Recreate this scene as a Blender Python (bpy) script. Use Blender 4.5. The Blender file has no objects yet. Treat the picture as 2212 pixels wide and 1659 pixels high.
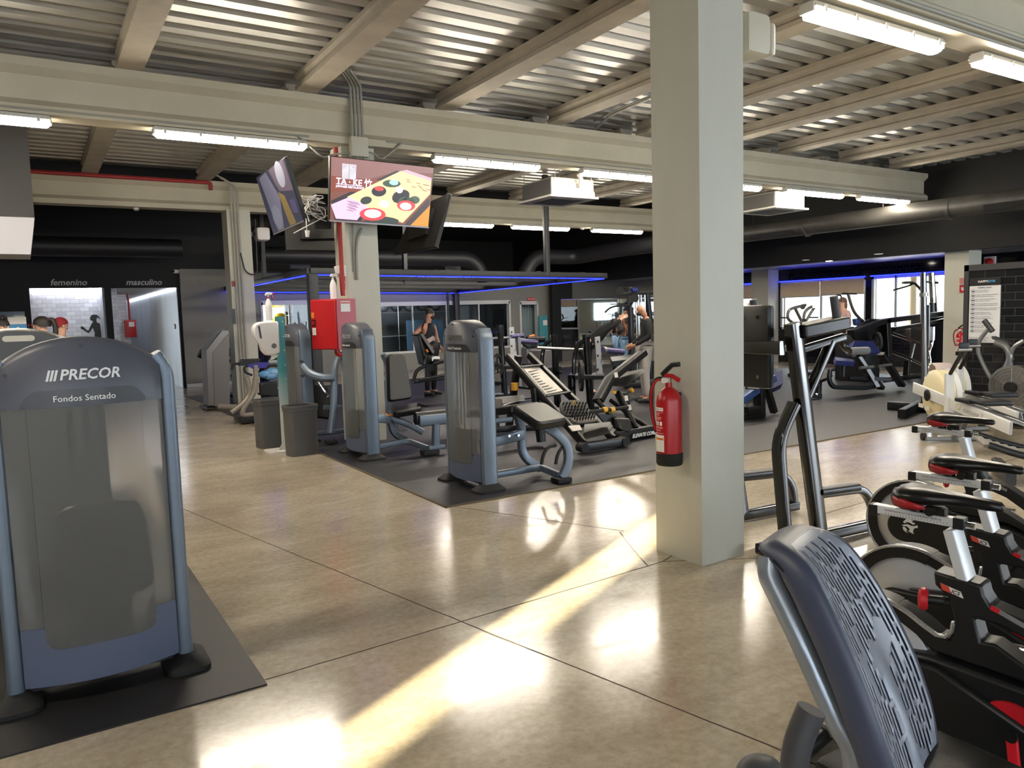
import bpy, bmesh, math, random
from mathutils import Vector as Vec, Matrix
random.seed(7)
SC = bpy.context.scene
COL = SC.collection
PI = math.pi
# ---------------------------------------------------------------- camera (world: X along the main beams, Y along the joists, Z up)
FPX, CX, CY, CAMH = 1651.5, 1106.0, 829.5, 1.6
def _basis(yaw, pit, roll):
    yaw, pit, roll = (math.radians(a) for a in (yaw, pit, roll))
    f = Vec((math.sin(yaw)*math.cos(pit), math.cos(yaw)*math.cos(pit), math.sin(pit)))
    r = Vec((math.cos(yaw), -math.sin(yaw), 0)); u = r.cross(f)
    return math.cos(roll)*r+math.sin(roll)*u, -math.sin(roll)*r+math.cos(roll)*u, f
CR, CU, CF = _basis(32.06, -5.17, -1.692)
def P(x, y, ax, v):
    """the point of the hall that stands on plane ax = v along the sight line through pixel x, y"""
    d = CR*((x-CX)/FPX)-CU*((y-CY)/FPX)+CF
    i = 'xyz'.index(ax); o = Vec((0, 0, CAMH))
    return o+d*((v-o[i])/d[i])
cd = bpy.data.cameras.new('camera'); cam = bpy.data.objects.new('camera', cd); COL.objects.link(cam)
cd.sensor_fit = 'HORIZONTAL'; cd.sensor_width = 36.0; cd.lens = FPX/2212*36
cd.clip_start = 0.05; cd.clip_end = 400
m = Matrix.Identity(4)
for i in range(3):
    m[i][0], m[i][1], m[i][2] = CR[i], CU[i], -CF[i]
m[2][3] = CAMH
cam.matrix_world = m
SC.camera = cam
# ---------------------------------------------------------------- materials
def lin(c):
    return tuple(((x/255/12.92) if x/255 <= .04045 else ((x/255+.055)/1.055)**2.4) for x in c)+(1,)
MATS = {}
def mat(name, col, rough=.5, metal=0, var=0, vs=6, bump=0, bs=60, coat=0, trans=0, emit=0, spec=None, ior=None, alpha=1, stretch=None, vcol=None):
    if name in MATS: return MATS[name]
    m = bpy.data.materials.new(name); m.use_nodes = True
    nt = m.node_tree; b = nt.nodes['Principled BSDF']
    c = lin(col)
    b.inputs['Base Color'].default_value = c
    b.inputs['Roughness'].default_value = rough; b.inputs['Metallic'].default_value = metal
    if coat: b.inputs['Coat Weight'].default_value = coat; b.inputs['Coat Roughness'].default_value = .08
    if trans: b.inputs['Transmission Weight'].default_value = trans
    if spec is not None: b.inputs['Specular IOR Level'].default_value = spec
    if ior: b.inputs['IOR'].default_value = ior
    if alpha < 1: b.inputs['Alpha'].default_value = alpha
    if emit:
        b.inputs['Emission Color'].default_value = c; b.inputs['Emission Strength'].default_value = emit
    if var or bump:
        tc = nt.nodes.new('ShaderNodeTexCoord'); src = tc.outputs['Object']
        if stretch:
            mp = nt.nodes.new('ShaderNodeMapping'); mp.inputs['Scale'].default_value = stretch
            nt.links.new(src, mp.inputs['Vector']); src = mp.outputs['Vector']
    if var:
        n = nt.nodes.new('ShaderNodeTexNoise'); n.inputs['Scale'].default_value = vs; n.inputs['Detail'].default_value = 6
        n.inputs['Roughness'].default_value = .62
        nt.links.new(src, n.inputs['Vector'])
        r = nt.nodes.new('ShaderNodeValToRGB')
        r.color_ramp.elements[0].position = .32; r.color_ramp.elements[1].position = .68
        d = lin(vcol) if vcol else tuple(x*(1-var) for x in c[:3])+(1,)
        r.color_ramp.elements[0].color = d; r.color_ramp.elements[1].color = c if vcol else tuple(min(1, x*(1+var)) for x in c[:3])+(1,)
        nt.links.new(n.outputs['Fac'], r.inputs['Fac']); nt.links.new(r.outputs['Color'], b.inputs['Base Color'])
    if bump:
        n2 = nt.nodes.new('ShaderNodeTexNoise'); n2.inputs['Scale'].default_value = bs; n2.inputs['Detail'].default_value = 3
        nt.links.new(src, n2.inputs['Vector'])
        bp = nt.nodes.new('ShaderNodeBump'); bp.inputs['Strength'].default_value = bump; bp.inputs['Distance'].default_value = .004
        nt.links.new(n2.outputs['Fac'], bp.inputs['Height']); nt.links.new(bp.outputs['Normal'], b.inputs['Normal'])
    MATS[name] = m
    return m
def brick(name, c1, c2, mortar, sx, sz, rough=.15, axis='x', msize=.03, bias=0):
    """glazed tiles in running bond on a wall (procedural)"""
    if name in MATS: return MATS[name]
    m = bpy.data.materials.new(name); m.use_nodes = True; nt = m.node_tree; b = nt.nodes['Principled BSDF']
    tc = nt.nodes.new('ShaderNodeTexCoord'); sp = nt.nodes.new('ShaderNodeSeparateXYZ'); cb = nt.nodes.new('ShaderNodeCombineXYZ')
    nt.links.new(tc.outputs['Object'], sp.inputs[0])
    nt.links.new(sp.outputs['X' if axis == 'x' else 'Y'], cb.inputs[0]); nt.links.new(sp.outputs['Z'], cb.inputs[1])
    bk = nt.nodes.new('ShaderNodeTexBrick'); bk.inputs['Scale'].default_value = 1
    bk.inputs['Brick Width'].default_value = sx; bk.inputs['Row Height'].default_value = sz
    bk.inputs['Mortar Size'].default_value = sz*msize; bk.inputs['Color1'].default_value = lin(c1); bk.inputs['Color2'].default_value = lin(c2)
    bk.inputs['Mortar'].default_value = lin(mortar); bk.inputs['Bias'].default_value = bias
    nt.links.new(cb.outputs[0], bk.inputs['Vector']); nt.links.new(bk.outputs['Color'], b.inputs['Base Color'])
    bp = nt.nodes.new('ShaderNodeBump'); bp.inputs['Strength'].default_value = .6; bp.inputs['Distance'].default_value = .01; bp.invert = True
    nt.links.new(bk.outputs['Fac'], bp.inputs['Height']); nt.links.new(bp.outputs['Normal'], b.inputs['Normal'])
    b.inputs['Roughness'].default_value = rough
    MATS[name] = m
    return m
# ---------------------------------------------------------------- mesh helpers
def rnd(pts, rad, n=5):
    """a polyline with its inner corners rounded"""
    pts = [Vec(p) for p in pts]; out = [pts[0]]
    for i in range(1, len(pts)-1):
        a, b, c = pts[i-1], pts[i], pts[i+1]
        r = rad[i-1] if isinstance(rad, (list, tuple)) else rad
        d0, d1 = (a-b), (c-b); r = min(r, d0.length*.49, d1.length*.49)
        p0, p1 = b+d0.normalized()*r, b+d1.normalized()*r
        for k in range(n+1):
            t = k/n; out.append(p0*(1-t)**2+b*2*t*(1-t)+p1*t*t)
    out.append(pts[-1]); return out
def rrect(w, h, r, n=3):
    r = min(r, w/2-1e-4, h/2-1e-4); o = []
    for cx, cy, a0 in ((w/2-r, h/2-r, 0), (-w/2+r, h/2-r, 90), (-w/2+r, -h/2+r, 180), (w/2-r, -h/2+r, 270)):
        for k in range(n+1):
            a = math.radians(a0+90*k/n); o.append((cx+r*math.cos(a), cy+r*math.sin(a)))
    return o
def circ(r, n=12): return [(r*math.cos(2*PI*k/n), r*math.sin(2*PI*k/n)) for k in range(n)]
class MB:
    def __init__(s, org=(0, 0, 0), rz=0):
        s.b = bmesh.new(); s.m = Matrix.Rotation(-rz, 4, 'Z') @ Matrix.Translation(-Vec(org))
    def v(s, p): return s.b.verts.new(s.m @ Vec(p))
    def face(s, vs):
        try: return s.b.faces.new(vs)
        except ValueError: return None
    def box(s, c, size, rot=None, bev=0, rz=0):
        R = rot.to_4x4() if rot is not None else Matrix.Rotation(rz, 4, 'Z')
        mt = s.m @ Matrix.Translation(Vec(c)) @ R @ Matrix.Diagonal((*size, 1))
        r = bmesh.ops.create_cube(s.b, size=1, matrix=mt)
        if bev:
            es = list({e for v in r['verts'] for e in v.link_edges})
            bmesh.ops.bevel(s.b, geom=es, offset=bev, segments=2, affect='EDGES', profile=.6)
        return s
    def bx(s, x0, x1, y0, y1, z0, z1, bev=0):
        return s.box(((x0+x1)/2, (y0+y1)/2, (z0+z1)/2), (abs(x1-x0), abs(y1-y0), abs(z1-z0)), bev=bev)
    def loft(s, rings, cap=True, closed=False):
        vs = [[s.v(p) for p in r] for r in rings]; n = len(vs[0])
        L = len(vs)
        for i in range(L if closed else L-1):
            a, b = vs[i], vs[(i+1) % L]
            for k in range(n): s.face((a[k], a[(k+1) % n], b[(k+1) % n], b[k]))
        if cap and not closed:
            s.face(vs[0][::-1]); s.face(vs[-1])
        return s
    def grid(s, rows):
        vs = [[s.v(p) for p in r] for r in rows]
        for i in range(len(vs)-1):
            for k in range(len(vs[0])-1): s.face((vs[i][k], vs[i][k+1], vs[i+1][k+1], vs[i+1][k]))
        return s
    def sweep(s, pts, sec, up=(0, 0, 1), closed=False, scale=None):
        pts = [Vec(p) for p in pts]; rings = []; n = len(pts); up = Vec(up); prev = None
        for i in range(n):
            if closed: t = (pts[(i+1) % n]-pts[i-1])
            else: t = pts[min(i+1, n-1)]-pts[max(i-1, 0)]
            t.normalize()
            if prev is None:
                x = up.cross(t)
                if x.length < 1e-3: x = Vec((1, 0, 0)).cross(t)
            else:
                x = prev-t*prev.dot(t)
            x.normalize(); prev = x; y = t.cross(x)
            k = scale[i] if scale else 1
            rings.append([pts[i]+x*(a*k)+y*(b*k) for a, b in sec])
        return s.loft(rings, closed=closed)
    def tube(s, pts, r, n=10, rad=0, closed=False, up=(0, 0, 1), scale=None):
        if rad: pts = rnd(pts, rad)
        return s.sweep(pts, circ(r, n), up, closed, scale)
    def rtube(s, pts, w, h, rad=0, r=.012, up=(0, 0, 1)):
        if rad: pts = rnd(pts, rad)
        return s.sweep(pts, rrect(w, h, r), up)
    def cyl(s, a, b, r, r2=None, n=16):
        a, b = Vec(a), Vec(b); t = (b-a).normalized(); x = t.orthogonal().normalized(); y = t.cross(x); r2 = r if r2 is None else r2
        return s.loft([[a+x*c*r+y*d*r for c, d in circ(1, n)], [b+x*c*r2+y*d*r2 for c, d in circ(1, n)]])
    def lathe(s, a, d, prof, n=20):
        a = Vec(a); t = Vec(d).normalized(); x = t.orthogonal().normalized(); y = t.cross(x)
        return s.loft([[a+t*h+x*c*r+y*e*r for c, e in circ(1, n)] for h, r in prof])
    def sph(s, c, r, n=12, rot=None):
        r = (r, r, r) if not isinstance(r, (tuple, list)) else r
        mt = s.m @ Matrix.Translation(Vec(c)) @ (rot.to_4x4() if rot is not None else Matrix.Identity(4)) @ Matrix.Diagonal((*r, 1))
        bmesh.ops.create_uvsphere(s.b, u_segments=n, v_segments=max(6, n*2//3), radius=1, matrix=mt); return s
    def prism(s, pts, d):
        """extrude the polygon of 3-D points pts by vector d"""
        d = Vec(d); a = [Vec(p) for p in pts]
        return s.loft([a, [p+d for p in a]])
    def poly(s, pts): s.face([s.v(p) for p in pts]); return s
    def obj(s, name, material, parent=None, smooth=35, bev=0, loc=None):
        bmesh.ops.recalc_face_normals(s.b, faces=s.b.faces)
        me = bpy.data.meshes.new(name); s.b.to_mesh(me); s.b.free()
        for p in me.polygons: p.use_smooth = True
        me.set_sharp_from_angle(angle=math.radians(smooth))
        me.materials.append(material)
        o = bpy.data.objects.new(name, me); COL.objects.link(o)
        if parent is not None: o.parent = parent
        if bev:
            md = o.modifiers.new('bev', 'BEVEL'); md.width = bev; md.segments = 2; md.limit_method = 'ANGLE'; md.angle_limit = math.radians(40)
        return o
def ub(a, b, c): # polygon helper
    return (a, b, c)
def tag(o, label, cat, group=None, kind=None):
    o['label'] = label; o['category'] = cat
    if group: o['group'] = group
    if kind: o['kind'] = kind
    return o
def thing(name, label, cat, loc=(0, 0, 0), rz=0, group=None):
    o = bpy.data.objects.new(name, None); COL.objects.link(o); o.empty_display_size = .1
    o.location = loc; o.rotation_euler = (0, 0, rz)
    return tag(o, label, cat, group)
def struct(o, label=None):
    o['kind'] = 'structure'
    if label: o['label'] = label
    return o
def dup(root, loc, rz, label=None, group=None):
    r = root.copy(); COL.objects.link(r); r.location = loc; r.rotation_euler = (0, 0, rz)
    if label: r['label'] = label
    if group: r['group'] = group
    for ch in list(root.children):
        c = ch.copy(); COL.objects.link(c); c.parent = r
        for g in ch.children:
            d = g.copy(); COL.objects.link(d); d.parent = c
    return r
def text(body, name, material, parent, O, U, W, size, align='LEFT', ext=.001, shear=0, bold=0, spacing=1, label=None):
    """raised lettering: O anchor, U reading direction, W up direction"""
    c = bpy.data.curves.new(name, 'FONT'); c.body = body; c.size = size; c.align_x = align; c.align_y = 'CENTER'
    c.extrude = ext; c.shear = shear; c.offset = bold; c.space_character = spacing; c.resolution_u = 3
    c.materials.append(material)
    t = bpy.data.objects.new('t', c); COL.objects.link(t); bpy.context.view_layer.update()
    me = bpy.data.meshes.new_from_object(t.evaluated_get(bpy.context.evaluated_depsgraph_get())); bpy.data.objects.remove(t)
    me.name = name; o = bpy.data.objects.new(name, me); COL.objects.link(o)
    U = Vec(U).normalized(); W = Vec(W); W = (W-U*W.dot(U)).normalized(); N = U.cross(W)
    mm = Matrix.Identity(4)
    for i in range(3): mm[i][0], mm[i][1], mm[i][2], mm[i][3] = U[i], W[i], N[i], O[i]
    if parent is not None: o.parent = parent
    o.matrix_local = mm
    return o
# ================================================================ SETTING
def floor_mat():
    m = bpy.data.materials.new('polished_concrete'); m.use_nodes = True; nt = m.node_tree; b = nt.nodes['Principled BSDF']
    L = nt.links.new; N = nt.nodes.new
    tc = N('ShaderNodeTexCoord')
    def noise(sc, det, ro, dist=0, stretch=None):
        n = N('ShaderNodeTexNoise'); n.inputs['Scale'].default_value = sc; n.inputs['Detail'].default_value = det
        n.inputs['Roughness'].default_value = ro; n.inputs['Distortion'].default_value = dist
        if stretch:
            mp = N('ShaderNodeMapping'); mp.inputs['Scale'].default_value = stretch; mp.inputs['Rotation'].default_value = (0, 0, .5)
            L(tc.outputs['Object'], mp.inputs['Vector']); L(mp.outputs['Vector'], n.inputs['Vector'])
        else: L(tc.outputs['Object'], n.inputs['Vector'])
        return n
    def ramp(src, p0, c0, p1, c1):
        r = N('ShaderNodeValToRGB'); r.color_ramp.elements[0].position = p0; r.color_ramp.elements[1].position = p1
        r.color_ramp.elements[0].color = lin(c0); r.color_ramp.elements[1].color = lin(c1); L(src, r.inputs['Fac']); return r
    def mix(a, c, f, mode='MULTIPLY'):
        x = N('ShaderNodeMix'); x.data_type = 'RGBA'; x.blend_type = mode
        L(a, x.inputs[6]); L(c, x.inputs[7])
        if isinstance(f, float): x.inputs[0].default_value = f
        else: L(f, x.inputs[0])
        return x.outputs[2]
    big = ramp(noise(.5, 8, .62, .4).outputs['Fac'], .32, (176, 165, 148), .68, (198, 188, 171))
    mid = ramp(noise(1.7, 12, .72, .7, (1, 2.0, 1)).outputs['Fac'], .3, (216, 210, 202), .66, (255, 253, 248))
    fine = ramp(noise(26, 6, .7).outputs['Fac'], .3, (214, 208, 200), .6, (255, 255, 255))
    speck = ramp(noise(95, 2, .5).outputs['Fac'], .24, (120, 110, 98), .29, (255, 255, 255))
    # trowel swirls
    c = mix(big.outputs['Color'], mid.outputs['Color'], .75); c = mix(c, fine.outputs['Color'], .7); c = mix(c, speck.outputs['Color'], .55)
    w = N('ShaderNodeTexWave'); w.wave_type = 'RINGS'; w.inputs['Scale'].default_value = 2.2; w.inputs['Distortion'].default_value = 9
    w.inputs['Detail'].default_value = 5; w.inputs['Detail Scale'].default_value = 1.3
    L(tc.outputs['Object'], w.inputs['Vector'])
    sw = ramp(w.outputs['Color'], .0, (226, 220, 210), .5, (255, 255, 255)); c = mix(c, sw.outputs['Color'], .16)
    L(c, b.inputs['Base Color'])
    rr = N('ShaderNodeMapRange'); rr.inputs[1].default_value = .3; rr.inputs[2].default_value = .7; rr.inputs[3].default_value = .11; rr.inputs[4].default_value = .24
    L(mid.inputs['Fac'].links[0].from_socket, rr.inputs[0]); L(rr.outputs[0], b.inputs['Roughness'])
    bp = N('ShaderNodeBump'); bp.inputs['Strength'].default_value = .12; bp.inputs['Distance'].default_value = .003
    L(noise(9, 6, .65, 1).outputs['Fac'], bp.inputs['Height']); L(bp.outputs['Normal'], b.inputs['Normal'])
    b.inputs['Specular IOR Level'].default_value = .62
    return m
def rubber_mat(name, base, seam):
    m = bpy.data.materials.new(name); m.use_nodes = True; nt = m.node_tree; b = nt.nodes['Principled BSDF']; L = nt.links.new; N = nt.nodes.new
    tc = N('ShaderNodeTexCoord')
    n = N('ShaderNodeTexNoise'); n.inputs['Scale'].default_value = 240; n.inputs['Detail'].default_value = 2; L(tc.outputs['Object'], n.inputs['Vector'])
    r = N('ShaderNodeValToRGB'); r.color_ramp.elements[0].position = .68; r.color_ramp.elements[1].position = .74
    r.color_ramp.elements[0].color = lin(base); r.color_ramp.elements[1].color = lin(tuple(min(255, x*2.4) for x in base)); L(n.outputs['Fac'], r.inputs['Fac'])
    col = r.outputs['Color']
    if seam:
        bk = N('ShaderNodeTexBrick'); bk.offset = 0; bk.inputs['Scale'].default_value = 1; bk.inputs['Brick Width'].default_value = seam; bk.inputs['Row Height'].default_value = seam
        bk.inputs['Mortar Size'].default_value = .006; bk.inputs['Mortar'].default_value = lin((12, 12, 14)); bk.inputs['Color1'].default_value = (1, 1, 1, 1); bk.inputs['Color2'].default_value = (.86, .86, .88, 1)
        L(tc.outputs['Object'], bk.inputs['Vector'])
        x = N('ShaderNodeMix'); x.data_type = 'RGBA'; x.blend_type = 'MULTIPLY'; x.inputs[0].default_value = 1; L(col, x.inputs[6]); L(bk.outputs['Color'], x.inputs[7]); col = x.outputs[2]
    L(col, b.inputs['Base Color']); b.inputs['Roughness'].default_value = .5
    n2 = N('ShaderNodeTexNoise'); n2.inputs['Scale'].default_value = 130; L(tc.outputs['Object'], n2.inputs['Vector'])
    bp = N('ShaderNodeBump'); bp.inputs['Strength'].default_value = .25; bp.inputs['Distance'].default_value = .003; L(n2.outputs['Fac'], bp.inputs['Height']); L(bp.outputs['Normal'], b.inputs['Normal'])
    return m
FLOOR = floor_mat()
struct(MB().bx(-9, 40, -6, 34, -.2, 0).obj('floor', FLOOR), 'polished beige concrete floor')
MAT_A = rubber_mat('rubber_black', (21, 19, 19), 0); MAT_B = rubber_mat('rubber_tiles', (33, 32, 36), 1.0)
JOINT = mat('floor_joint_dark', (62, 50, 38), .9)
def joint(p, q, w=.006):
    p, q = Vec((*p, .0)), Vec((*q, .0)); d = (q-p).normalized(); n = Vec((-d.y, d.x, 0))*w/2; b = MB(); pts = []
    k = max(2, int((q-p).length/.12))
    for i in range(k+1):
        t = p.lerp(q, i/k)+n*random.uniform(-.8, .8); pts.append(t)
    b.loft([[t+n+Vec((0, 0, -.004)), t+n+Vec((0, 0, .0012)), t-n+Vec((0, 0, .0012)), t-n+Vec((0, 0, -.004))] for t in pts])
    struct(b.obj('floor_joint', JOINT), 'dark saw cut in the concrete floor')
joint((-.3, 13.2), (1.222, 6.149)); joint((1.222, 6.149), (2.75, -.8)); joint((.78, 3.41), (3.32, 3.547)); joint((4.9, 3.63), (9, 3.8))
joint((3.318, 3.547), (3.45, 3.60)); joint((2.93, 5.65), (3.57, 4.22), .005); joint((3.53, 4.22), (3.19, 3.55), .007); joint((3.318, 3.547), (4.05, 3.1), .004)
# walls
BLACK = mat('black_paint', (4, 4, 5), .7, var=.25, vs=2); GREYW = mat('grey_plaster', (122, 120, 114), .7, var=.06, vs=3)
CREAM = mat('cream_concrete', (186, 178, 156), .62, var=.08, vs=1.4, bump=.12, bs=30)
JOISTM = mat('grey_concrete', (168, 159, 143), .75, var=.16, vs=1.7, bump=.25, bs=24)
COLM = mat('column_paint', (192, 190, 176), .55, var=.07, vs=1.1, bump=.08, bs=40, stretch=(1, 1, .35))
DECK = mat('galvanised_deck', (172, 170, 164), .36, metal=.55, var=.12, vs=1.2, stretch=(.5, 4, 4))
WHITE = mat('white_paint', (222, 220, 214), .5)
def W(x0, x1, y0, y1, z0, z1, m, name, label=None): return struct(MB().bx(x0, x1, y0, y1, z0, z1).obj(name, m), label)
# decking: trapezoid ribs running along X
b = MB(); prof = []; y = -5.0; pz = 4.49
while y < 15.6:
    prof += [(y, pz), (y+.15, pz), (y+.185, pz+.06), (y+.26, pz+.06)]; y += .295
b.grid([[(x, yy, zz) for yy, zz in prof] for x in (-9, 17)])
struct(b.obj('ceiling', DECK, smooth=10), 'galvanised corrugated steel deck over the hall')
struct(MB().bx(-9, 19, 15.5, 32, 4.46, 4.6).obj('ceiling_back', BLACK), 'black painted ceiling over the far part')
struct(MB().bx(-9, 19, -6, 15.5, 4.6, 4.7).obj('ceiling_slab', JOISTM), 'slab over the deck')
# joists along Y
JX = [-4.45, -2.6, -.85, .97, 2.86, 4.70, 6.48, 8.15, 9.80, 11.47, 13.2, 14.85]
def ishape(w, wb, z0, z1, f, c): # half section of a chamfered I beam
    return [(-w/2, z0), (w/2, z0), (w/2, z0+f), (wb/2, z0+f+c), (wb/2, z1-f-c), (w/2, z1-f), (w/2, z1), (-w/2, z1), (-w/2, z1-f), (-wb/2, z1-f-c), (-wb/2, z0+f+c), (-w/2, z0+f)]
for i, x in enumerate(JX):
    for k, (y0, y1) in enumerate(((-5, 3.4), (3.72, 9.2), (9.56, 15.56))):
        sec = ishape(.26, .19, 4.31, 4.49, .045, .03)
        j = MB(); j.loft([[(x+.13+a, y0, z) for a, z in sec], [(x+.13+a, y1, z) for a, z in sec]])
        struct(j.obj('joist_beam', JOISTM, smooth=20), 'concrete joist under the corrugated deck')
for nm, y0, y1, x0, x1, lb in (('main_beam', 9.22, 9.54, -9, 16.3, 'cream I beam carrying the strip lights across the hall'), ('main_beam', 15.58, 15.9, -9, 16.3, 'cream I beam beyond the television pillar'), ('main_beam', 3.36, 3.70, -9, 16.3, 'cream I beam above the near column'), ('main_beam', -2.4, -2.08, -9, 16.3, 'cream I beam behind the camera')):
    sec = ishape(y1-y0, .15, 3.76, 4.31, .085, .07)
    bb = MB(); yc = (y0+y1)/2; bb.loft([[(x0, yc+a, z) for a, z in sec], [(x1, yc+a, z) for a, z in sec]])
    struct(bb.obj(nm, CREAM, smooth=20), lb)
for x in (.0, 1.9, 3.75, 5.5, 7.2, 8.85, 10.5, 12.2, 13.9): pass
# columns
W(3.448, 3.83, 3.33, 3.742, 0, 3.78, COLM, 'column', 'tall pale square column with the fire extinguisher')
W(3.45, 3.885, 9.36, 9.76, 0, 3.78, COLM, 'column', 'pale square pillar behind the television cluster')
W(3.36, 3.80, 15.5, 15.95, 0, 3.78, COLM, 'column', 'pale pillar with grey conduits near the changing rooms')
# left, rear and behind-camera walls
W(-9, -8.8, -6, 34, 0, 4.7, BLACK, 'wall_left')
def wall_y(name, y0, y1, x0, x1, z0, z1, holes, m, label=None):
    """a wall along X with rectangular openings (x0, x1, z0, z1)"""
    b = MB(); xs = sorted({x0, x1, *[h[0] for h in holes], *[h[1] for h in holes]}); zs = sorted({z0, z1, *[h[2] for h in holes], *[h[3] for h in holes]})
    for i in range(len(xs)-1):
        for k in range(len(zs)-1):
            cx, cz = (xs[i]+xs[i+1])/2, (zs[k]+zs[k+1])/2
            if not any(h[0] < cx < h[1] and h[2] < cz < h[3] for h in holes): b.bx(xs[i], xs[i+1], y0, y1, zs[k], zs[k+1])
    return struct(b.obj(name, m), label)
def wall_x(name, x0, x1, y0, y1, z0, z1, holes, m, label=None):
    b = MB(); ys = sorted({y0, y1, *[h[0] for h in holes], *[h[1] for h in holes]}); zs = sorted({z0, z1, *[h[2] for h in holes], *[h[3] for h in holes]})
    for i in range(len(ys)-1):
        for k in range(len(zs)-1):
            cy, cz = (ys[i]+ys[i+1])/2, (zs[k]+zs[k+1])/2
            if not any(h[0] < cy < h[1] and h[2] < cz < h[3] for h in holes): b.bx(x0, x1, ys[i], ys[i+1], zs[k], zs[k+1])
    return struct(b.obj(name, m), label)
wall_y('wall_behind', -5.2, -5, -9, 13, 0, 4.7, [(-7.2, -4.8, 1.0, 2.3), (-3.2, -.8, 1.0, 2.3), (.9, 2.9, 1.0, 2.3), (5.4, 7.4, 1.0, 2.3), (9.6, 11.6, 1.0, 2.3)], GREYW, 'window wall behind the camera')
# changing room front
wall_y('wall_back', 20.9, 21.0, -9, 4.6, 0, 4.6, [(.06, 1.587, 0, 2.535), (1.735, 3.215, 0, 2.53)], BLACK, 'black wall over the changing room doorways')
W(3.285, 4.75, 20.78, 20.9, 0, 2.99, GREYW, 'wall_partition', 'plain grey wall panel beside the masculino doorway')
struct(MB().bx(3.285, 4.75, 20.76, 20.78, 0, .09).obj('baseboard_back', WHITE))
WT = brick('white_tiles', (196, 192, 196), (224, 222, 224), (150, 146, 148), .2, .1, .18)
W(-.3, 1.95, 21.95, 22.05, 0, 2.8, WT, 'wall_women', 'white glazed brick wall inside the femenino doorway')
PALE = mat('pale_concrete', (196, 204, 208), .6, var=.1, vs=1.6, stretch=(1, 1, .25))
W(1.55, 1.735, 21.0, 21.95, 0, 2.6, PALE, 'wall_jamb', 'pale side wall of the femenino recess')
W(3.215, 3.4, 21.0, 32, 0, 2.65, PALE, 'wall_corridor', 'pale concrete corridor wall lit by a strip')
W(1.0, 2.55, 26.0, 26.1, 0, 2.8, WT, 'wall_men', 'white glazed brick wall inside the masculino corridor')
W(2.5, 3.4, 32, 32.1, 0, 2.8, WT, 'wall_corridor_end')
W(2.45, 2.55, 26.1, 32, 0, 2.8, WT, 'wall_corridor_side')
W(-.3, 1.735, 21.0, 22, 2.56, 2.62, WHITE, 'ceiling_women'); W(1.735, 3.4, 21.0, 32, 2.56, 2.62, mat('corridor_soffit', (120, 118, 116), .6), 'ceiling_men')
LEDW = mat('led_white', (235, 240, 255), .5, emit=26)
LEDB = mat('led_blue', (20, 30, 255), .5, emit=10)
# far walls: black wall above, studio front, mirror wall
W(4.6, 4.7, 21, 26, 3.0, 4.6, BLACK, 'wall_step')
wall_y('wall_mirror', 21.3, 21.45, 15.15, 18.5, 0, 3.0, [], mat('grey_wall_dark', (104, 102, 98), .7), 'grey wall holding the long mirror')
W(15.15, 15.25, 21.45, 26, 0, 3.0, BLACK, 'wall_return')
W(18.42, 18.5, 18.2, 21.3, 0, 2.66, mat('grey_wall_light', (158, 156, 150), .7), 'wall_pier', 'lighter grey wall right of the mirror')
# right side: bulkhead, windows
BT = brick('black_tiles', (6, 6, 7), (12, 12, 14), (34, 34, 36), .17, .085, .08, axis='y')
W(16.5, 16.7, -5, 26, 2.66, 4.6, BLACK, 'wall_bulkhead', 'black bulkhead above the window alcove')
W(16.7, 18.7, 2, 26, 2.66, 2.76, mat('soffit_grey', (120, 124, 136), .35), 'ceiling_alcove', 'grey soffit over the windows')
WIN = [(9.95, 11.9, .95, 2.3), (12.05, 14.75, .95, 2.3), (15.45, 18.1, .95, 2.3)]
wall_x('wall_right', 18.5, 18.75, 6.5, 26, 0, 2.7, WIN, BT, 'black tiled window wall')
W(18.5, 18.75, -5, 6.5, 0, 2.7, BLACK, 'wall_right_near')
W(18.05, 18.5, 14.8, 15.4, 0, 2.66, COLM, 'column', 'grey pilaster between the far windows')
W(16.7, 17.2, 8.55, 9.05, 0, 2.66, COLM, 'column', 'grey column with the fire signs')
# ================================================================ shared gym materials
BLUEM = mat('blue_grey_enamel', (100, 112, 126), .36, metal=.3, var=.04, vs=30)
SHROUD = mat('grey_shroud', (78, 80, 90), .42); SHROUD2 = mat('slate_shroud', (82, 90, 112), .45)
CAPD = mat('title_plate', (52, 52, 56), .35)
FROST = mat('frosted_panel', (226, 226, 222), .28, trans=.88, ior=1.1)
BLACKP = mat('black_plastic', (15, 15, 17), .42); RUBBER = mat('black_rubber', (13, 13, 14), .7)
VINYL = mat('black_vinyl', (12, 12, 13), .4, bump=.15, bs=160); GLOSSB = mat('gloss_black_steel', (7, 7, 8), .15, coat=.5)
SATB = mat('satin_black_steel', (12, 12, 14), .36); CHROME = mat('chrome', (215, 215, 215), .12, metal=1); STEEL = mat('brushed_steel', (170, 168, 164), .32, metal=.9)
SILVER = mat('silver_letters', (205, 205, 205), .35, metal=.4); WHITEL = mat('white_letters', (235, 235, 230), .5)
WEIGHT = mat('weight_plates', (34, 34, 38), .5); RED = mat('signal_red', (178, 24, 30), .32); WHITEP = mat('white_plastic', (226, 220, 216), .4)
NAVY = mat('navy_vinyl', (26, 34, 84), .45); YEL = mat('yellow_grip', (214, 160, 50), .5); DGREY = mat('dark_grey_plastic', (60, 60, 64), .5)
ORANGE = mat('orange_grip', (214, 120, 30), .5); GREYM = mat('mid_grey_metal', (128, 128, 130), .4, metal=.5); LGREY = mat('light_grey_metal', (176, 178, 182), .45)
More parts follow.
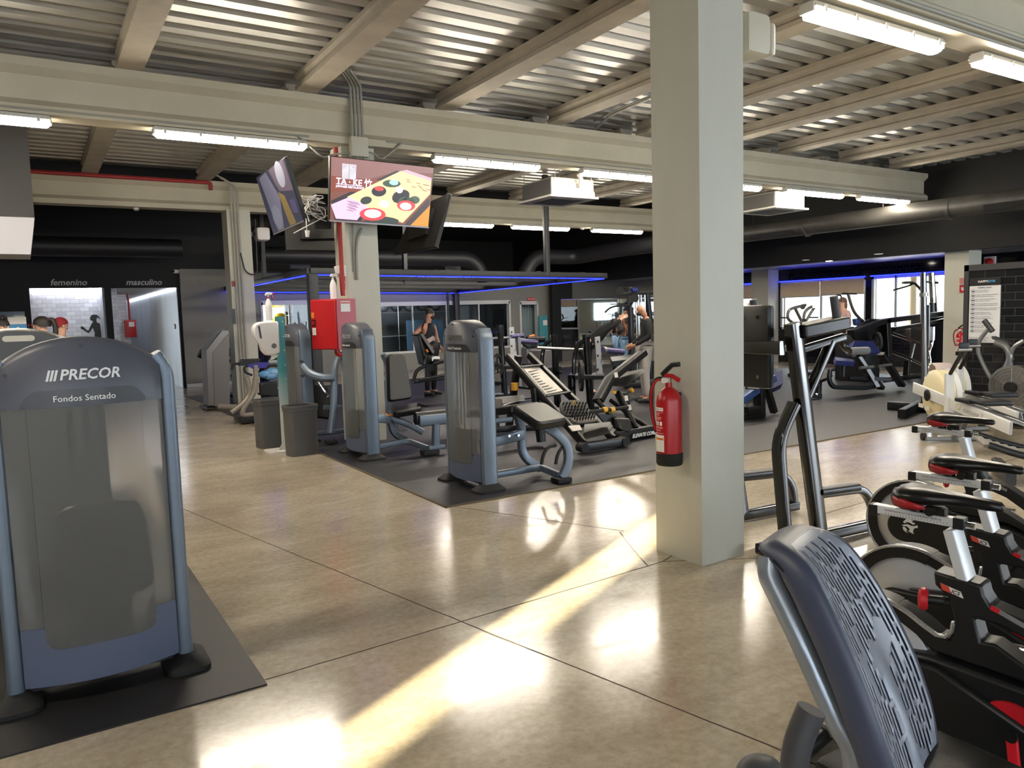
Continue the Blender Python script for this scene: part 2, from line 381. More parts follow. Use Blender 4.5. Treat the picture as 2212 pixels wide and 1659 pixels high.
def padq(c, th, r=.04, n=5, name='seat', m=VINYL, parent=None, org=(0, 0, 0), rz=0, bev=.018):
    """an upholstered pad: c = four corners of its top, th = thickness"""
    c = [Vec(p) for p in c]; nrm = (c[1]-c[0]).cross(c[3]-c[0]).normalized()
    pts = []
    for i in range(4):
        a, b, d = c[i-1], c[i], c[(i+1) % 4]; q = min(r, (a-b).length*.4, (d-b).length*.4)
        p0, p1 = b+(a-b).normalized()*q, b+(d-b).normalized()*q
        for k in range(n+1):
            t = k/n; pts.append(p0*(1-t)**2+b*2*t*(1-t)+p1*t*t)
    if nrm.z < 0: nrm = -nrm
    bb = MB(org, rz); bb.prism(pts, -nrm*th)
    return bb.obj(name, m, parent, bev=min(bev, th*.4))
def warp_text(body, name, material, parent, size, fn, width=None, shear=0, bold=0, ext=.001):
    """lettering bent onto a curved face: fn maps (u, w, n) to a point of the parent's space"""
    c = bpy.data.curves.new('t', 'FONT'); c.body = body; c.size = size; c.align_x = 'CENTER'; c.align_y = 'CENTER'; c.extrude = ext; c.shear = shear; c.offset = bold; c.resolution_u = 2
    o = bpy.data.objects.new('t', c); COL.objects.link(o); bpy.context.view_layer.update()
    me = bpy.data.meshes.new_from_object(o.evaluated_get(bpy.context.evaluated_depsgraph_get())); bpy.data.objects.remove(o)
    xs = [v.co.x for v in me.vertices]; k = (width/(max(xs)-min(xs))) if width else 1
    for v in me.vertices: v.co = fn(v.co.x*k, v.co.y, v.co.z)
    me.materials.clear(); me.materials.append(material); me.name = name
    o = bpy.data.objects.new(name, me); COL.objects.link(o); o.parent = parent
    return o
# ---------------------------------------------------------------- weight-stack towers
def tower(label, loc, rz, title, Wd=.365, letter=SILVER):
    t = thing('weight_stack_machine', label, 'gym machine', loc, rz)
    bow = lambda x: -.025-.075*(1-(x/.31)**2)
    ztop = lambda x: 1.553-.085*(x/.3)**2-.02*(x/.3)**4
    def panel(x0, x1, zb, zt, off, th, n=14):
        b = MB(); rings = []
        for i in range(n+1):
            x = x0+(x1-x0)*i/n; y = bow(x)+off; rings.append([(x, y, zb(x)), (x, y, zt(x)), (x, y+th, zt(x)), (x, y+th, zb(x))])
        return b.loft(rings)
    for s in (-1, 1):
        p = MB(); path = rnd([(s*(Wd-.031), .05, .055), (s*(Wd-.031), .05, 1.385), (s*(Wd-.075), .05, 1.462)], .07, 6)
        p.sweep(path, rrect(.062, .15, .022), up=(0, 1, 0)).obj('post', BLUEM, t)
        f = MB(); f.loft([[(s*(Wd-.03)+a, .03+b_, z) for a, b_ in rrect(w_, d_, .05, 4)] for w_, d_, z in ((.19, .30, .0), (.19, .30, .018), (.085, .19, .062))])
        f.obj('foot', RUBBER, t)
    b = MB(); rings = []
    for i in range(19):
        x = -.305+.61*i/18; y = bow(x); z = ztop(x); rings.append([(x, y, 1.262), (x, y, z-.03), (x, y+.035, z), (x, .12, z), (x, .12, 1.262)])
    cap = b.loft(rings).obj('top_cap', SHROUD, t, smooth=50)
    for x, z in ((0, 1.515), (-.275, 1.405), (.275, 1.405)):
        MB().cyl((x, bow(x)+.004, z), (x, bow(x)-.003, z), .0085, n=12).obj('bolt_hole', BLACKP, cap)
    zt = lambda x: 1.335-.055*max(0, (abs(x)-.17)/.065)**2
    pl = panel(-.235, .235, lambda x: 1.264, zt, -.003, .01, 20).obj('title_plate', CAPD, t)
    bend = lambda z0, off: (lambda u, w_, n: (u, bow(u)-off-n, z0+w_))
    if title: warp_text(title, 'title_lettering', WHITEL, pl, .036, bend(1.297, .0045), ext=.0005)
    warp_text('PRECOR', 'brand_lettering', letter, cap, .062, lambda u, w_, n: (u+.025, bow(u+.025)-.003-n, 1.395+w_), .225, shear=.22, bold=.0012, ext=.003)
    for k in range(3):
        q = MB(); x = -.137+k*.0135
        q.prism([(x, bow(x)-.002, 1.373), (x+.009, bow(x)-.002, 1.373), (x+.021, bow(x)-.002, 1.418), (x+.012, bow(x)-.002, 1.418)], (0, -.004, 0)).obj('brand_bar', letter, cap)
    rr = .05
    def zb(x):
        d = max(0, abs(x)-(.215-rr)); return .235+rr-math.sqrt(max(0, rr*rr-d*d))
    panel(-.215, .215, zb, lambda x: 1.262, -.004, .006, 28).obj('front_panel', FROST, t, smooth=60)
    for s in (-1, 1):
        panel(min(s*.216, s*.303), max(s*.216, s*.303), lambda x: .33, lambda x: 1.262, .004, .005, 4).obj('side_panel', FROST, t, smooth=60)
    bs = MB(); rings = []
    for i in range(23):
        x = -.303+.606*i/22; y = bow(x)+.006; zt_ = .335 if abs(x) > .216 else zb(x)+.012
        rings.append([(x, y, .075), (x, y, zt_), (x, .12, zt_), (x, .12, .075)])
    bs.loft(rings).obj('base_panel', SHROUD2, t, smooth=50)
    MB().bx(-.3, .3, .0, .12, .045, .08).obj('base_frame', BLACKP, t)
    for x in (-.06, .06): MB().cyl((x, -.035, .3), (x, -.035, 1.27), .014).obj('guide_rod', LGREY, t)
    MB().cyl((0, -.035, .6), (0, -.035, 1.27), .012).obj('cable', LGREY, t)
    for k in range(9): MB().bx(-.125, .125, -.055, .05, .12+k*.048, .164+k*.048, bev=.003).obj('weight_plate', WEIGHT, t)
    return t
LM = tower('dark grey seated dip machine standing alone on the near black mat', (.177, 3.77, .009), 0, 'Fondos Sentado', letter=mat('worn_white_letters', (225, 225, 225), .5))
# seat of the dip machine, seen blurred through the panel
b = MB(); b.rtube([(.05, .12, .1), (.05, .95, .1)], .08, .06); b.rtube([(.05, .55, .1), (.05, .55, .45)], .07, .06); b.obj('seat_frame', BLUEM, LM)
padq([(-.14, .42, .54), (.24, .42, .54), (.24, .8, .54), (-.14, .8, .54)], .07, name='seat', parent=LM)
padq([(-.17, .16, .36), (.24, .16, .36), (.21, .15, .80), (-.14, .15, .80)], .07, name='backrest', parent=LM, r=.08)
for s in (-1, 1):
    b = MB(); b.rtube([(.05+s*.3, .12, .18), (.05+s*.36, .8, .5), (.05+s*.36, 1.1, .75)], .05, .05, rad=.15); b.obj('press_arm', BLUEM, LM)
# machine behind it, on the left edge
t2 = thing('weight_stack_machine', 'black arch-topped machine with an oval plate behind the dip machine', 'gym machine', (-.08, 5.62, .009), 0)
b = MB(); rings = []
for i in range(17):
    x = -.42+.84*i/16; z = 1.60-.16*(x/.42)**2; rings.append([(x, -.02, 1.28), (x, -.02, z-.02), (x, .02, z), (x, .22, z), (x, .22, 1.28)])
b.loft(rings).obj('top_cap', mat('charcoal_cap', (62, 60, 58), .35), t2, smooth=50)
for s in (-1, 1): MB().rtube([(s*.38, .1, .02), (s*.38, .1, 1.42)], .07, .15, r=.02).obj('post', SATB, t2)
MB().bx(-.36, .36, .0, .2, .02, 1.3).obj('shroud', mat('charcoal_shroud', (50, 49, 48), .5), t2)
pl = MB().prism([(.02+a, -.021, 1.535+c*.9) for a, c in rrect(.17, .04, .02, 5)], (0, -.006, 0)).obj('oval_plate', mat('pale_plate', (196, 190, 174), .5), t2)
b = MB(); b.rtube([(.4, -.1, .2), (.4, .3, .2), (.4, 1.2, .24)], .05, .05).obj('side_tube', BLUEM, t2)
# ---------------------------------------------------------------- lying leg curl at the mat's corner
TZ = .0115
M2 = tower('grey lying leg curl machine at the corner of the big mat', (3.40, 6.27, TZ), -PI/2, 'Femoral Tumbado', letter=mat('dim_letters', (104, 104, 104), .5))
def WB(t): return MB(tuple(t.location), t.rotation_euler.z)
pc = [(3.76, 5.99, .76), (3.79, 5.62, .63), (4.18, 5.70, .63), (4.15, 6.06, .76)]
padq(pc, .085, name='bench_pad', parent=M2, org=tuple(M2.location), rz=-PI/2, r=.07)
padq([(3.76, 6.04, .755), (4.15, 6.10, .755), (4.05, 7.0, .62), (3.72, 6.95, .62)], .08, name='bench_pad', parent=M2, org=tuple(M2.location), rz=-PI/2, r=.07)
b = WB(M2); b.rtube([(3.95, 5.9, .6), P(1196, 932, 'y', 5.80), P(1226, 960, 'y', 5.79), P(1229, 1000, 'y', 5.78), P(1214, 1032, 'y', 5.78)], .085, .06, rad=.12, up=(0, 1, 0)); b.obj('curved_leg', BLUEM, M2)
b = WB(M2); b.rtube([(3.93, 6.2, .66), P(1128, 930, 'y', 6.25), P(1126, 985, 'y', 6.25), P(1168, 1012, 'y', 6.2)], .08, .06, rad=.16, up=(0, 1, 0)); b.obj('curved_leg', BLUEM, M2)
b = WB(M2); b.rtube([(3.46, 6.1, .41), P(1128, 938, 'y', 6.2)], .06, .10); b.obj('frame_beam', BLUEM, M2)
b = WB(M2); b.rtube([(3.46, 6.05, .12), P(1166, 1009, 'y', 6.1), P(1213, 1028, 'y', 5.8)], .07, .06, rad=.05); b.obj('floor_tube', BLUEM, M2)
c = P(1214, 1036, 'y', 5.78); b = WB(M2); b.box((c.x, 5.79, .038), (.16, .14, .05), bev=.015); b.obj('foot', RUBBER, M2)
for dx in (0, .12):
    b = WB(M2); p = P(1200+dx*250, 962, 'y', 5.82); b.tube([p, p+Vec((-.1, -.02, .0)), p+Vec((-.17, -.04, -.06)), p+Vec((-.2, -.05, -.15))], .016, rad=.07); b.obj('grip', RUBBER, M2)
for q in ((1097, 941), (1117, 940)): 
    p = P(*q, 'y', 6.15); b = WB(M2); b.cyl(p, p+Vec((0, -.03, 0)), .012); b.obj('bolt', CHROME, M2)
# ---------------------------------------------------------------- seated machine beside the pillar
M3 = tower('grey seated calf machine with a tall black backrest before the pillar', (3.16, 8.47, TZ), -PI/2, 'Gemelos sentado', letter=mat('dim_letters2', (150, 150, 150), .5))
O3 = dict(parent=M3, org=tuple(M3.location), rz=-PI/2)
yb = 8.55
padq([P(838, 764, 'y', yb+.1), P(874, 762, 'y', yb+.1), P(893, 860, 'y', yb-.05), P(841, 868, 'y', yb-.05)], .09, name='backrest', r=.06, **O3)
padq([P(846, 876, 'y', yb), P(905, 868, 'y', yb), P(911, 880, 'y', yb-.3), P(850, 890, 'y', yb-.3)], .08, name='seat', r=.08, **O3)
for pts, nm, w_, h_ in (([(3.25, 8.3, .47), P(842, 906, 'y', 8.35)], 'frame_beam', .06, .1), ([P(840, 902, 'y', 8.4), P(880, 915, 'y', 8.3), P(914, 934, 'y', 8.2)], 'frame_beam', .07, .07),
                     ([P(842, 905, 'y', 8.4), P(850, 938, 'y', 8.4), P(878, 950, 'y', 8.3)], 'curved_leg', .07, .06), ([(3.25, 8.25, .12), P(878, 951, 'y', 8.25), P(926, 969, 'y', 8.0)], 'floor_tube', .07, .06),
                     ([P(924, 968, 'y', 7.9), P(958, 964, 'y', 7.95)], 'floor_tube', .07, .05), ([P(941, 964, 'y', 7.95), P(942, 916, 'y', 7.95)], 'upright', .07, .08)):
    b = WB(M3); b.rtube(pts, w_, h_, rad=.12, up=(0, 1, 0) if nm == 'curved_leg' else (0, 0, 1)); b.obj(nm, BLUEM, M3)
b = WB(M3); b.bx(0, 0.01, 0, .01, 0, .01) if False else None
p0, p1 = P(906, 910, 'y', 7.98), P(985, 902, 'y', 7.98); b.rtube([p0, p1], .06, .13, r=.02); b.obj('roller_plate', BLUEM, M3)
b = WB(M3); b.rtube([p0+Vec((-.03, .05, .03)), p1+Vec((0, .05, .03))], .1, .15, r=.045); b.obj('roller_pad', VINYL, M3)
b = WB(M3); c = P(930, 976, 'y', 7.93); b.box((c.x, 7.95, .043), (.2, .13, .06), bev=.015); b.obj('foot', RUBBER, M3)
b = WB(M3); b.tube([P(903, 873, 'y', 8.4), P(925, 877, 'y', 8.25)], .018); b.obj('grip', RUBBER, M3)
b = WB(M3); b.tube([P(831, 893, 'y', 8.35), P(838, 898, 'y', 8.33), P(846, 896, 'y', 8.3)], .012); b.obj('lever', ORANGE, M3)['label'] = 'orange adjusting lever'
b = WB(M3); b.tube([P(827, 765, 'y', 8.9), P(838, 790, 'y', 8.9), P(838, 900, 'y', 8.8)], .035, rad=.1); b.obj('arm', BLUEM, M3)
b = WB(M3); b.tube([P(875, 890, 'y', 8.4), P(858, 905, 'y', 8.4), P(858, 930, 'y', 8.4), P(880, 928, 'y', 8.35)], .01, rad=.04); b.obj('seat_adjuster', GREYM, M3)
# ---------------------------------------------------------------- third tower, behind the towel dispenser
M4 = tower('grey machine with a curved blue grey arm behind the towel dispenser', (2.97, 10.2, TZ), -PI/2, '')
ya = 9.82
b = WB(M4); b.tube([P(655, 790, 'y', ya), P(670, 808, 'y', ya-.1), P(692, 816, 'y', ya-.2), P(722, 816, 'y', ya-.25)], .055, rad=.25); b.obj('arm', BLUEM, M4)
b = WB(M4); b.tube([P(742, 765, 'y', 9.75), P(728, 775, 'y', 9.72), P(722, 800, 'y', 9.6), P(722, 870, 'y', 9.55), P(714, 935, 'y', 9.55)], .045, rad=.2); b.obj('arm', BLUEM, M4)
for q in ((650, 781), (652, 812)):
    p = P(*q, 'y', ya); b = WB(M4); b.cyl(p, p+Vec((0, -.04, 0)), .022); b.obj('bolt', CHROME, M4)
b = WB(M4); b.tube([P(688, 826, 'y', 9.9), P(708, 856, 'y', 9.7)], .02); b.obj('damper', CHROME, M4)
padq([P(672, 830, 'y', 10.3), P(712, 835, 'y', 10.2), P(712, 905, 'y', 10.1), P(672, 900, 'y', 10.2)], .1, name='backrest', parent=M4, org=tuple(M4.location), rz=-PI/2)
b = WB(M4); b.rtube([(3.1, 9.95, .1), (4.0, 9.95, .1)], .07, .06); b.rtube([(3.7, 9.95, .1), (3.7, 9.95, .5)], .06, .08); b.rtube([P(700, 880, 'y', 9.8), P(740, 880, 'y', 9.8)], .07, .06); b.obj('frame', BLUEM, M4)
c = P(714, 938, 'y', 9.55); b = WB(M4); b.box((c.x, 9.55, .038), (.14, .14, .05), bev=.012); b.obj('foot', RUBBER, M4)
# ---------------------------------------------------------------- rubber mats
o = MB().bx(-4, .775, 3.35, 8.4, 0, .008).obj('rubber_mat', MAT_A); tag(o, 'black speckled rubber mat under the dip machine', 'mat')
o = MB().bx(2.865, 16.4, 5.665, 18.3, 0, .01).obj('rubber_mat', MAT_B); tag(o, 'large dark rubber tile mat under the machines across the hall', 'mat')
# speckled cut edge of the big mat
EDGE = mat('speckled_edge', (92, 82, 66), .9, var=.8, vs=220, bump=.4, bs=120)
ed = MB().bx(2.85, 16.4, 5.65, 5.668, 0, .011); ed.bx(2.85, 2.868, 5.65, 18.3, 0, .011); ed.obj('cut_edge', EDGE, o)
# ---------------------------------------------------------------- recumbent seat, lower right
def seat_shell():
    t = thing('recumbent_exercise_bike', 'grey vented exercise bike seat in front of the red wheeled bikes', 'exercise bike', (1.75, 1.1, 0))
    org = Vec((1.75, 1.1, 0))
    A = Vec((1.55, 1.235, 1.0)); wv = Vec((.936, .351, 0)); d = Vec((.351, -.936, 0)); tl = math.radians(25)
    dn = Vec((0, 0, -math.cos(tl)))+d*math.sin(tl); nf = (d*math.cos(tl)+Vec((0, 0, math.sin(tl))))
    Wt = .43
    def S(u, v, off=0): # u across -.5..+.5, v down 0..1
        L = .74*v
        half = (.155+.06*min(1, v*1.6)+.02*math.sin(v*3)) 
        x = u*2*half
        curve = -.05*(2*u)**2*0 - .035*(abs(2*u))**2.2 # edges swept forward/back
        spine = .012*math.exp(-(u/.06)**2)*min(1, max(0, (v-.45)*4))
        lum = .035*math.sin(v*PI*1.05)-.05*max(0, (.14-v)/.14)**2
        return A+wv*(.215+x)+dn*L+nf*(lum+curve*-1*.6+spine+off)-org
    # slotted front plate
    pts2 = []; cols = 17
    cu = bpy.data.curves.new('t', 'CURVE'); cu.dimensions = '2D'; cu.fill_mode = 'BOTH'; cu.resolution_u = 1
    def loop(ps):
        sp = cu.splines.new('POLY'); sp.points.add(len(ps)-1); sp.use_cyclic_u = True
        for q, (x, y) in zip(sp.points, ps): q.co = (x, y, 0, 1)
        return []
    E_ = []
    ro = []
    for a, b_ in rrect(.94, .95, .2, 8): ro.append((a, b_+.50))
    E_ += loop(ro); rr = random.Random(3)
    for i in range(cols):
        u = -.42+.84*i/(cols-1); v = .06+.03*(i % 3)+max(0, abs(u)-.3)*.5
        while v < .90:
            ln = rr.choice((.06, .075, .095, .115)); w_ = .0145
            au = abs(u); blank = (abs(au-.02-(v-.16)*.9) < .045 and .18 < v < .52) or (au < .09 and v > .46) or (au > .33 and v < .16) or (au > .36 and v > .84) or (.40 < v < .5 and au < .16)
            v1 = v+ln
            if v1 > .93: break
            if not blank and not (au < .09 and v1 > .46):
                ps = []
                for k in range(9):
                    a = PI*k/8; ps.append((u+w_*math.cos(a), v1-w_*.5+w_*.6*math.sin(a)))
                for k in range(9):
                    a = PI+PI*k/8; ps.append((u+w_*math.cos(a), v+w_*.5+w_*.6*math.sin(a)))
                E_ += loop(ps)
            v = v1+.022
    co = bpy.data.objects.new('t', cu); COL.objects.link(co); bpy.context.view_layer.update()
    tm_ = bpy.data.meshes.new_from_object(co.evaluated_get(bpy.context.evaluated_depsgraph_get())); bpy.data.objects.remove(co)
    bm = bmesh.new(); bm.from_mesh(tm_); bmesh.ops.remove_doubles(bm, verts=bm.verts, dist=1e-5)
    # keep only the face side that is the plate (triangle_fill leaves holes open), refine across both ways
    for k in range(1, 24):
        g = bm.verts[:]+bm.edges[:]+bm.faces[:]; bmesh.ops.bisect_plane(bm, geom=g, plane_co=(0, k/24, 0), plane_no=(0, 1, 0))
    for k in range(-9, 10):
        g = bm.verts[:]+bm.edges[:]+bm.faces[:]; bmesh.ops.bisect_plane(bm, geom=g, plane_co=(k/20, 0, 0), plane_no=(1, 0, 0))
    for v in bm.verts: v.co = S(v.co.x, v.co.y)
    bmesh.ops.recalc_face_normals(bm, faces=bm.faces)
    me = bpy.data.meshes.new('slotted_panel'); bm.to_mesh(me); bm.free()
    for p in me.polygons: p.use_smooth = True
    me.materials.append(mat('vent_grey', (140, 146, 158), .36, metal=.25))
    o = bpy.data.objects.new('slotted_panel', me); COL.objects.link(o); o.parent = t
    md = o.modifiers.new('sol', 'SOLIDIFY'); md.thickness = .0025; md.offset = 0
    # rim shell behind the plate: swept around the outline
    b = MB(); rings = []
    outline = [(a, b_+.5) for a, b_ in rrect(1.0, 1.0, .24, 12)]
    N_ = len(outline)
    dense = []
    for i in range(N_):
        p, q = outline[i], outline[(i+1) % N_]; n = max(1, int(math.hypot(p[0]-q[0], p[1]-q[1])/.06))
        for k in range(n): dense.append((p[0]+(q[0]-p[0])*k/n, p[1]+(q[1]-p[1])*k/n))
    for u, v in dense:
        cu, cv = u*.93, .5+(v-.5)*.945
        top = max(0, 1-v*3)
        rings.append([S(cu, cv, .002), S(u*.985, .5+(v-.5)*.985, .0), S(u*1.02, .5+(v-.5)*1.01, -.012), S(u*1.03, .5+(v-.5)*1.015, -.03), S(u*1.02, .5+(v-.5)*1.01, -.055), S(u*.98, .5+(v-.5)*.985, -.075), S(u*.86, .5+(v-.5)*.9, -.085), S(u*.86, .5+(v-.5)*.9, -.075), S(u*.93, .5+(v-.5)*.95, -.06), S(cu, cv, -.006)])
    b.loft(rings, closed=True).obj('shell', mat('seat_shell', (62, 68, 88), .42), t, smooth=60)
    b = MB(); b.grid([[S(-.45+.9*i/12, .05+.9*k/16, -.062) for i in range(13)] for k in range(17)]); o = b.obj('back_liner', mat('liner_dark', (6, 6, 8), .8), t)
    o.modifiers.new('s', 'SOLIDIFY').thickness = .004
    # support tube behind
    C_ = lambda v, off, u=-.25: S(u, v, off)
    b = MB(); b.tube([C_(.05, -.08, -.3), C_(.10, -.12, -.33), C_(.3, -.125, -.33), C_(.62, -.115, -.32), C_(.72, -.10, -.3), Vec(C_(.95, -.13, -.3))+Vec((-.0, 0, -.1)), Vec(C_(1.0, -.16, -.3))+Vec((0, 0, -.3))], .03, n=14, rad=.14)
    b.obj('support_tube', mat('grey_blue_tube', (150, 158, 168), .3, metal=.5), t)
    b = MB(); b.tube([C_(.05, -.08, .3), C_(.12, -.12, .3), C_(.62, -.115, .3), C_(.72, -.10, .3), Vec(C_(1.0, -.16, .3))+Vec((0, 0, -.3))], .03, n=14, rad=.14)
    b.obj('support_tube', MATS['grey_blue_tube'], t)
    g = P(1716, 1600, 'y', 1.02)-org
    b = MB(); b.tube([g+Vec((0, 0, -.14)), g+Vec((.0, .0, -.02)), g+Vec((.03, -.02, .07))], .03, n=12, rad=.05, scale=None); b.obj('side_handle', DGREY, t)
    g = P(1640, 1668, 'y', .95)-org
    b = MB(); b.sph(g, (.05, .04, .03), 16); b.obj('handle_end', DGREY, t)
    b = MB(); c = S(0, 1.0, -.2); b.box((c.x+.1, c.y-.15, .36), (.42, .42, .07), bev=.03); b.obj('seat', VINYL, t)
    b = MB(); b.box((c.x+.05, c.y-.1, .18), (.16, .3, .3), bev=.03); b.box((c.x+.15, c.y-.5, .05), (.3, 1.2, .08), bev=.02); b.obj('base', DGREY, t)
    return t
seat_shell()
def PV(px, py, p0, ang):
    """point on the vertical plane through p0 whose horizontal direction is ang degrees from +X"""
    d = CR*((px-CX)/FPX)-CU*((py-CY)/FPX)+CF; a = math.radians(ang); n = Vec((-math.sin(a), math.cos(a), 0))
    o = Vec((0, 0, CAMH)); return o+d*((Vec(p0)-o).dot(n)/d.dot(n))
# ---------------------------------------------------------------- indoor cycles
BBODY = mat('bike_black', (16, 17, 19), .4); ALU = mat('spun_aluminium', (214, 216, 220), .3, metal=.45, var=.05, vs=3); SRED = mat('saddle_red', (158, 22, 32), .38); RULE = mat('ruled_silver', (214, 216, 218), .38, metal=.3)
CRED = mat('crank_red', (190, 28, 38), .36); TRIM = mat('silver_trim', (196, 198, 200), .25, metal=.8); BVIN = mat('saddle_black', (11, 11, 12), .32)
def bike(label, loc, rz, group):
    t = thing('indoor_cycle', label, 'exercise bike', loc, rz, group)
    pz = lambda pts, y: [Vec((x, y, z)) for x, z in pts]
    # frame: seat tube, rear fork cover, front beam
    fork = [(.069, .735), (.209, .722), (.217, .69), (.235, .662), (.33, .64), (.62, .47), (.6, .40), (.325, .585), (.262, .608), (.19, .61), (.21, .541), (.25, .545), (.58, .36), (.33, .45), (.071, .467), (.048, .482), (.02, .507), (-.02, .53), (-.06, .548), (-.09, .556), (-.115, .6), (-.069, .594), (-.011, .58), (.043, .553), (.088, .522), (.12, .523), (.137, .575), (.114, .66), (.075, .69)]
    MB().prism(pz(fork, .045), (0, -.09, 0)).obj('frame', BBODY, t, bev=.008)
    # rear wheel, its guard and silver trim
    wc = (-.13, .365)
    MB().lathe((wc[0], .02, wc[1]), (0, -1, 0), [(0, .001), (0, .2), (.004, .205), (.05, .205), (.056, .19), (.06, .06), (.062, .001)], 48).obj('flywheel', ALU, t)
    def arc(r0, r1, a0, a1, y0, y1, n=30):
        b = MB(); rings = []
        for k in range(n+1):
            a = math.radians(a0+(a1-a0)*k/n); c, s = math.cos(a), math.sin(a)
            rings.append([(wc[0]+r0*c, y0, wc[1]+r0*s), (wc[0]+r1*c, y0, wc[1]+r1*s), (wc[0]+r1*c, y1, wc[1]+r1*s), (wc[0]+r0*c, y1, wc[1]+r0*s)])
        return b.loft(rings)
    arc(.196, .24, 70, 262, -.05, .045).obj('wheel_guard', BBODY, t)
    p = [(wc[0]+.245*math.cos(math.radians(a)), wc[1]+.245*math.sin(math.radians(a))) for a in range(250, 64, -6)]+[(.0, .575), (.045, .548), (.085, .528), (.112, .53), (.13, .552), (.134, .585)]
    MB().sweep([(x, -.048, z) for x, z in p], rrect(.012, .02, .004), up=(0, 1, 0)).obj('trim', TRIM, t, smooth=60)
    # belt cover with the round emblem
    st = [(-.16+.085*math.cos(math.radians(a)), .355+.085*math.sin(math.radians(a))) for a in range(90, 271, 12)]+[(.36, .20), (.42, .30), (.1, .44)]
    cv = MB().prism(pz(st, -.066), (0, -.035, 0)).obj('belt_cover', BBODY, t, bev=.012)
    e = (-.12, .365); y = -.1025
    def blob(pts): MB().prism([Vec((e[0]+a*.001, y, e[1]+c*.001)) for a, c in pts], (0, -.002, 0)).obj('emblem', WHITEL, cv)
    blob([(-36, 18), (-20, 38), (6, 42), (22, 34), (8, 34), (16, 24), (30, 22), (18, 12), (2, 20), (-14, 22), (-26, 12)])
    blob([(-42, 0), (-30, 4), (-12, 10), (10, 4), (26, 6), (40, 14), (42, -2), (28, -4), (20, -14), (18, -28), (22, -40), (4, -34), (-12, -26), (2, -24), (-4, -10), (-18, -2), (-30, -6)])
    blob([(-38, -10), (-24, -10), (-14, -20), (-18, -32), (-8, -40), (-24, -34), (-34, -24)])
    # lower shroud, crank
    sh = [(-.13, .44), (.07, .462), (.34, .44), (.62, .33), (.60, .2), (.40, .155), (.08, .155), (-.02, .24)]
    MB().prism(pz(sh, .06), (0, -.135, 0)).obj('shroud', BBODY, t, bev=.014)
    for s in (-1,):
        MB().cyl((.305, -.074, .30), (.305, -.085, .30), .092, n=36).obj('crank_disc', CRED, t)
        k = MB(); k.rtube([(.315, -.1, .30), (.335, -.1, .13)], .02, .034, r=.008); cr = k.obj('crank', mat('crank_arm_red', (206, 30, 42), .3), t)
        MB().cyl((.315, -.088, .30), (.315, -.114, .30), .018).obj('axle_cap', BLACKP, cr)
        MB().box((.335, -.15, .125), (.09, .07, .02), bev=.006).obj('pedal', BLACKP, t)
    k = MB(); k.rtube([(.295, .08, .30), (.275, .08, .47)], .02, .034, r=.008); k.obj('crank', MATS['crank_arm_red'], t)
    MB().box((.275, .13, .475), (.09, .07, .02), bev=.006).obj('pedal', CHROME, t)
    # saddle post, collar label, rail
    po = MB().rtube([(.165, 0, .68), (.11, 0, .875)], .034, .085, r=.006, up=(0, 1, 0)); po = po.obj('saddle_post', RULE, t)
    for k in range(9):
        z = .862-.0165*k; x = .11+.0545*(.875-z)/.195
        MB().bx(x-.004, x+.014, -.0185, -.0165, z-.0008, z+.0008).obj('scale_mark', BLACKP, po)
        text(str(k), 'scale_number', BLACKP, po, (x-.016, -.0178, z), (1, 0, 0), (0, 0, 1), .0095, ext=.0003, align='CENTER')
    lb = MB().prism(pz([(.092, .702), (.152, .688), (.160, .668), (.098, .682)], -.0455), (0, -.0015, 0)).obj('model_label', WHITEP, t)
    MB().prism(pz([(.092, .702), (.117, .696), (.126, .676), (.098, .682)], -.0467), (0, -.001, 0)).obj('label_stripe', mat('label_red', (206, 70, 50), .5), lb)
    text('IC5', 'label_lettering', mat('ink', (30, 30, 40), .5), lb, (.125, -.0475, .6835), (.97, 0, -.2), (0, 0, 1), .017, ext=.0003, shear=.2, bold=.0004)
    ra = MB().rtube([(-.135, 0, .902), (.14, 0, .896)], .038, .03, r=.005).obj('saddle_rail', RULE, t)
    for k in range(21): MB().bx(-.092+k*.0095, -.0912+k*.0095, -.0198, -.0188, .889, .896).obj('scale_mark', BLACKP, ra)
    text('-10-9-8-7-6-5-4-3-2-1 0+1+2+3+4+5+6+7+8+9+10', 'scale_lettering', BLACKP, ra, (-.098, -.0195, .904), (1, 0, -.02), (0, 0, 1), .0086, ext=.0003)
    for x0, x1 in ((-.15, -.118), (.115, .148)): MB().bx(x0, x1, -.021, .021, .878, .916, bev=.004).obj('end_cap', BLACKP, t)
    MB().cyl((.148, 0, .893), (.175, 0, .892), .011).obj('rail_rod', CHROME, t)
    MB().cyl((.0, 0, .915), (.0, 0, .94), .022, .016).obj('saddle_clamp', BLACKP, t)
    k = MB(); k.cyl((.05, -.016, .925), (.05, -.034, .925), .015); k.bx(.03, .09, -.016, .016, .912, .935); k.obj('clamp_bolt', BLACKP, t)
    # knob
    MB().cyl((.10, -.03, .64), (.05, -.045, .637), .015).obj('knob_stem', BLACKP, t)
    MB().lathe((.056, -.043, .637), (-1, -.3, 0), [(0, .012), (.0, .03), (.008, .037), (.02, .037), (.028, .028), (.03, .012), (.03, .001)], 24).obj('resistance_knob', CRED, t)
    # saddle
    b = MB(); rings = []
    prof = [(-.068, .03, .972, .05), (-.06, .058, .988, .062), (-.03, .076, .998, .068), (.02, .078, .999, .062), (.07, .06, .994, .05), (.11, .04, .99, .042), (.16, .027, .987, .038), (.21, .023, .984, .036), (.243, .018, .980, .03), (.252, .008, .972, .016)]
    for x, w_, zt, th in prof:
        r = []
        for k in range(16):
            a = 2*PI*k/16; cx, cz = math.cos(a), math.sin(a)
            dip = -.007*max(0, 1-(abs(cx)*3)) if cz > 0 else 0
            r.append((x, w_*cx*abs(cx)**-.25 if abs(cx) > .01 else 0, zt-th*.45+th*.5*cz+dip))
        rings.append(r)
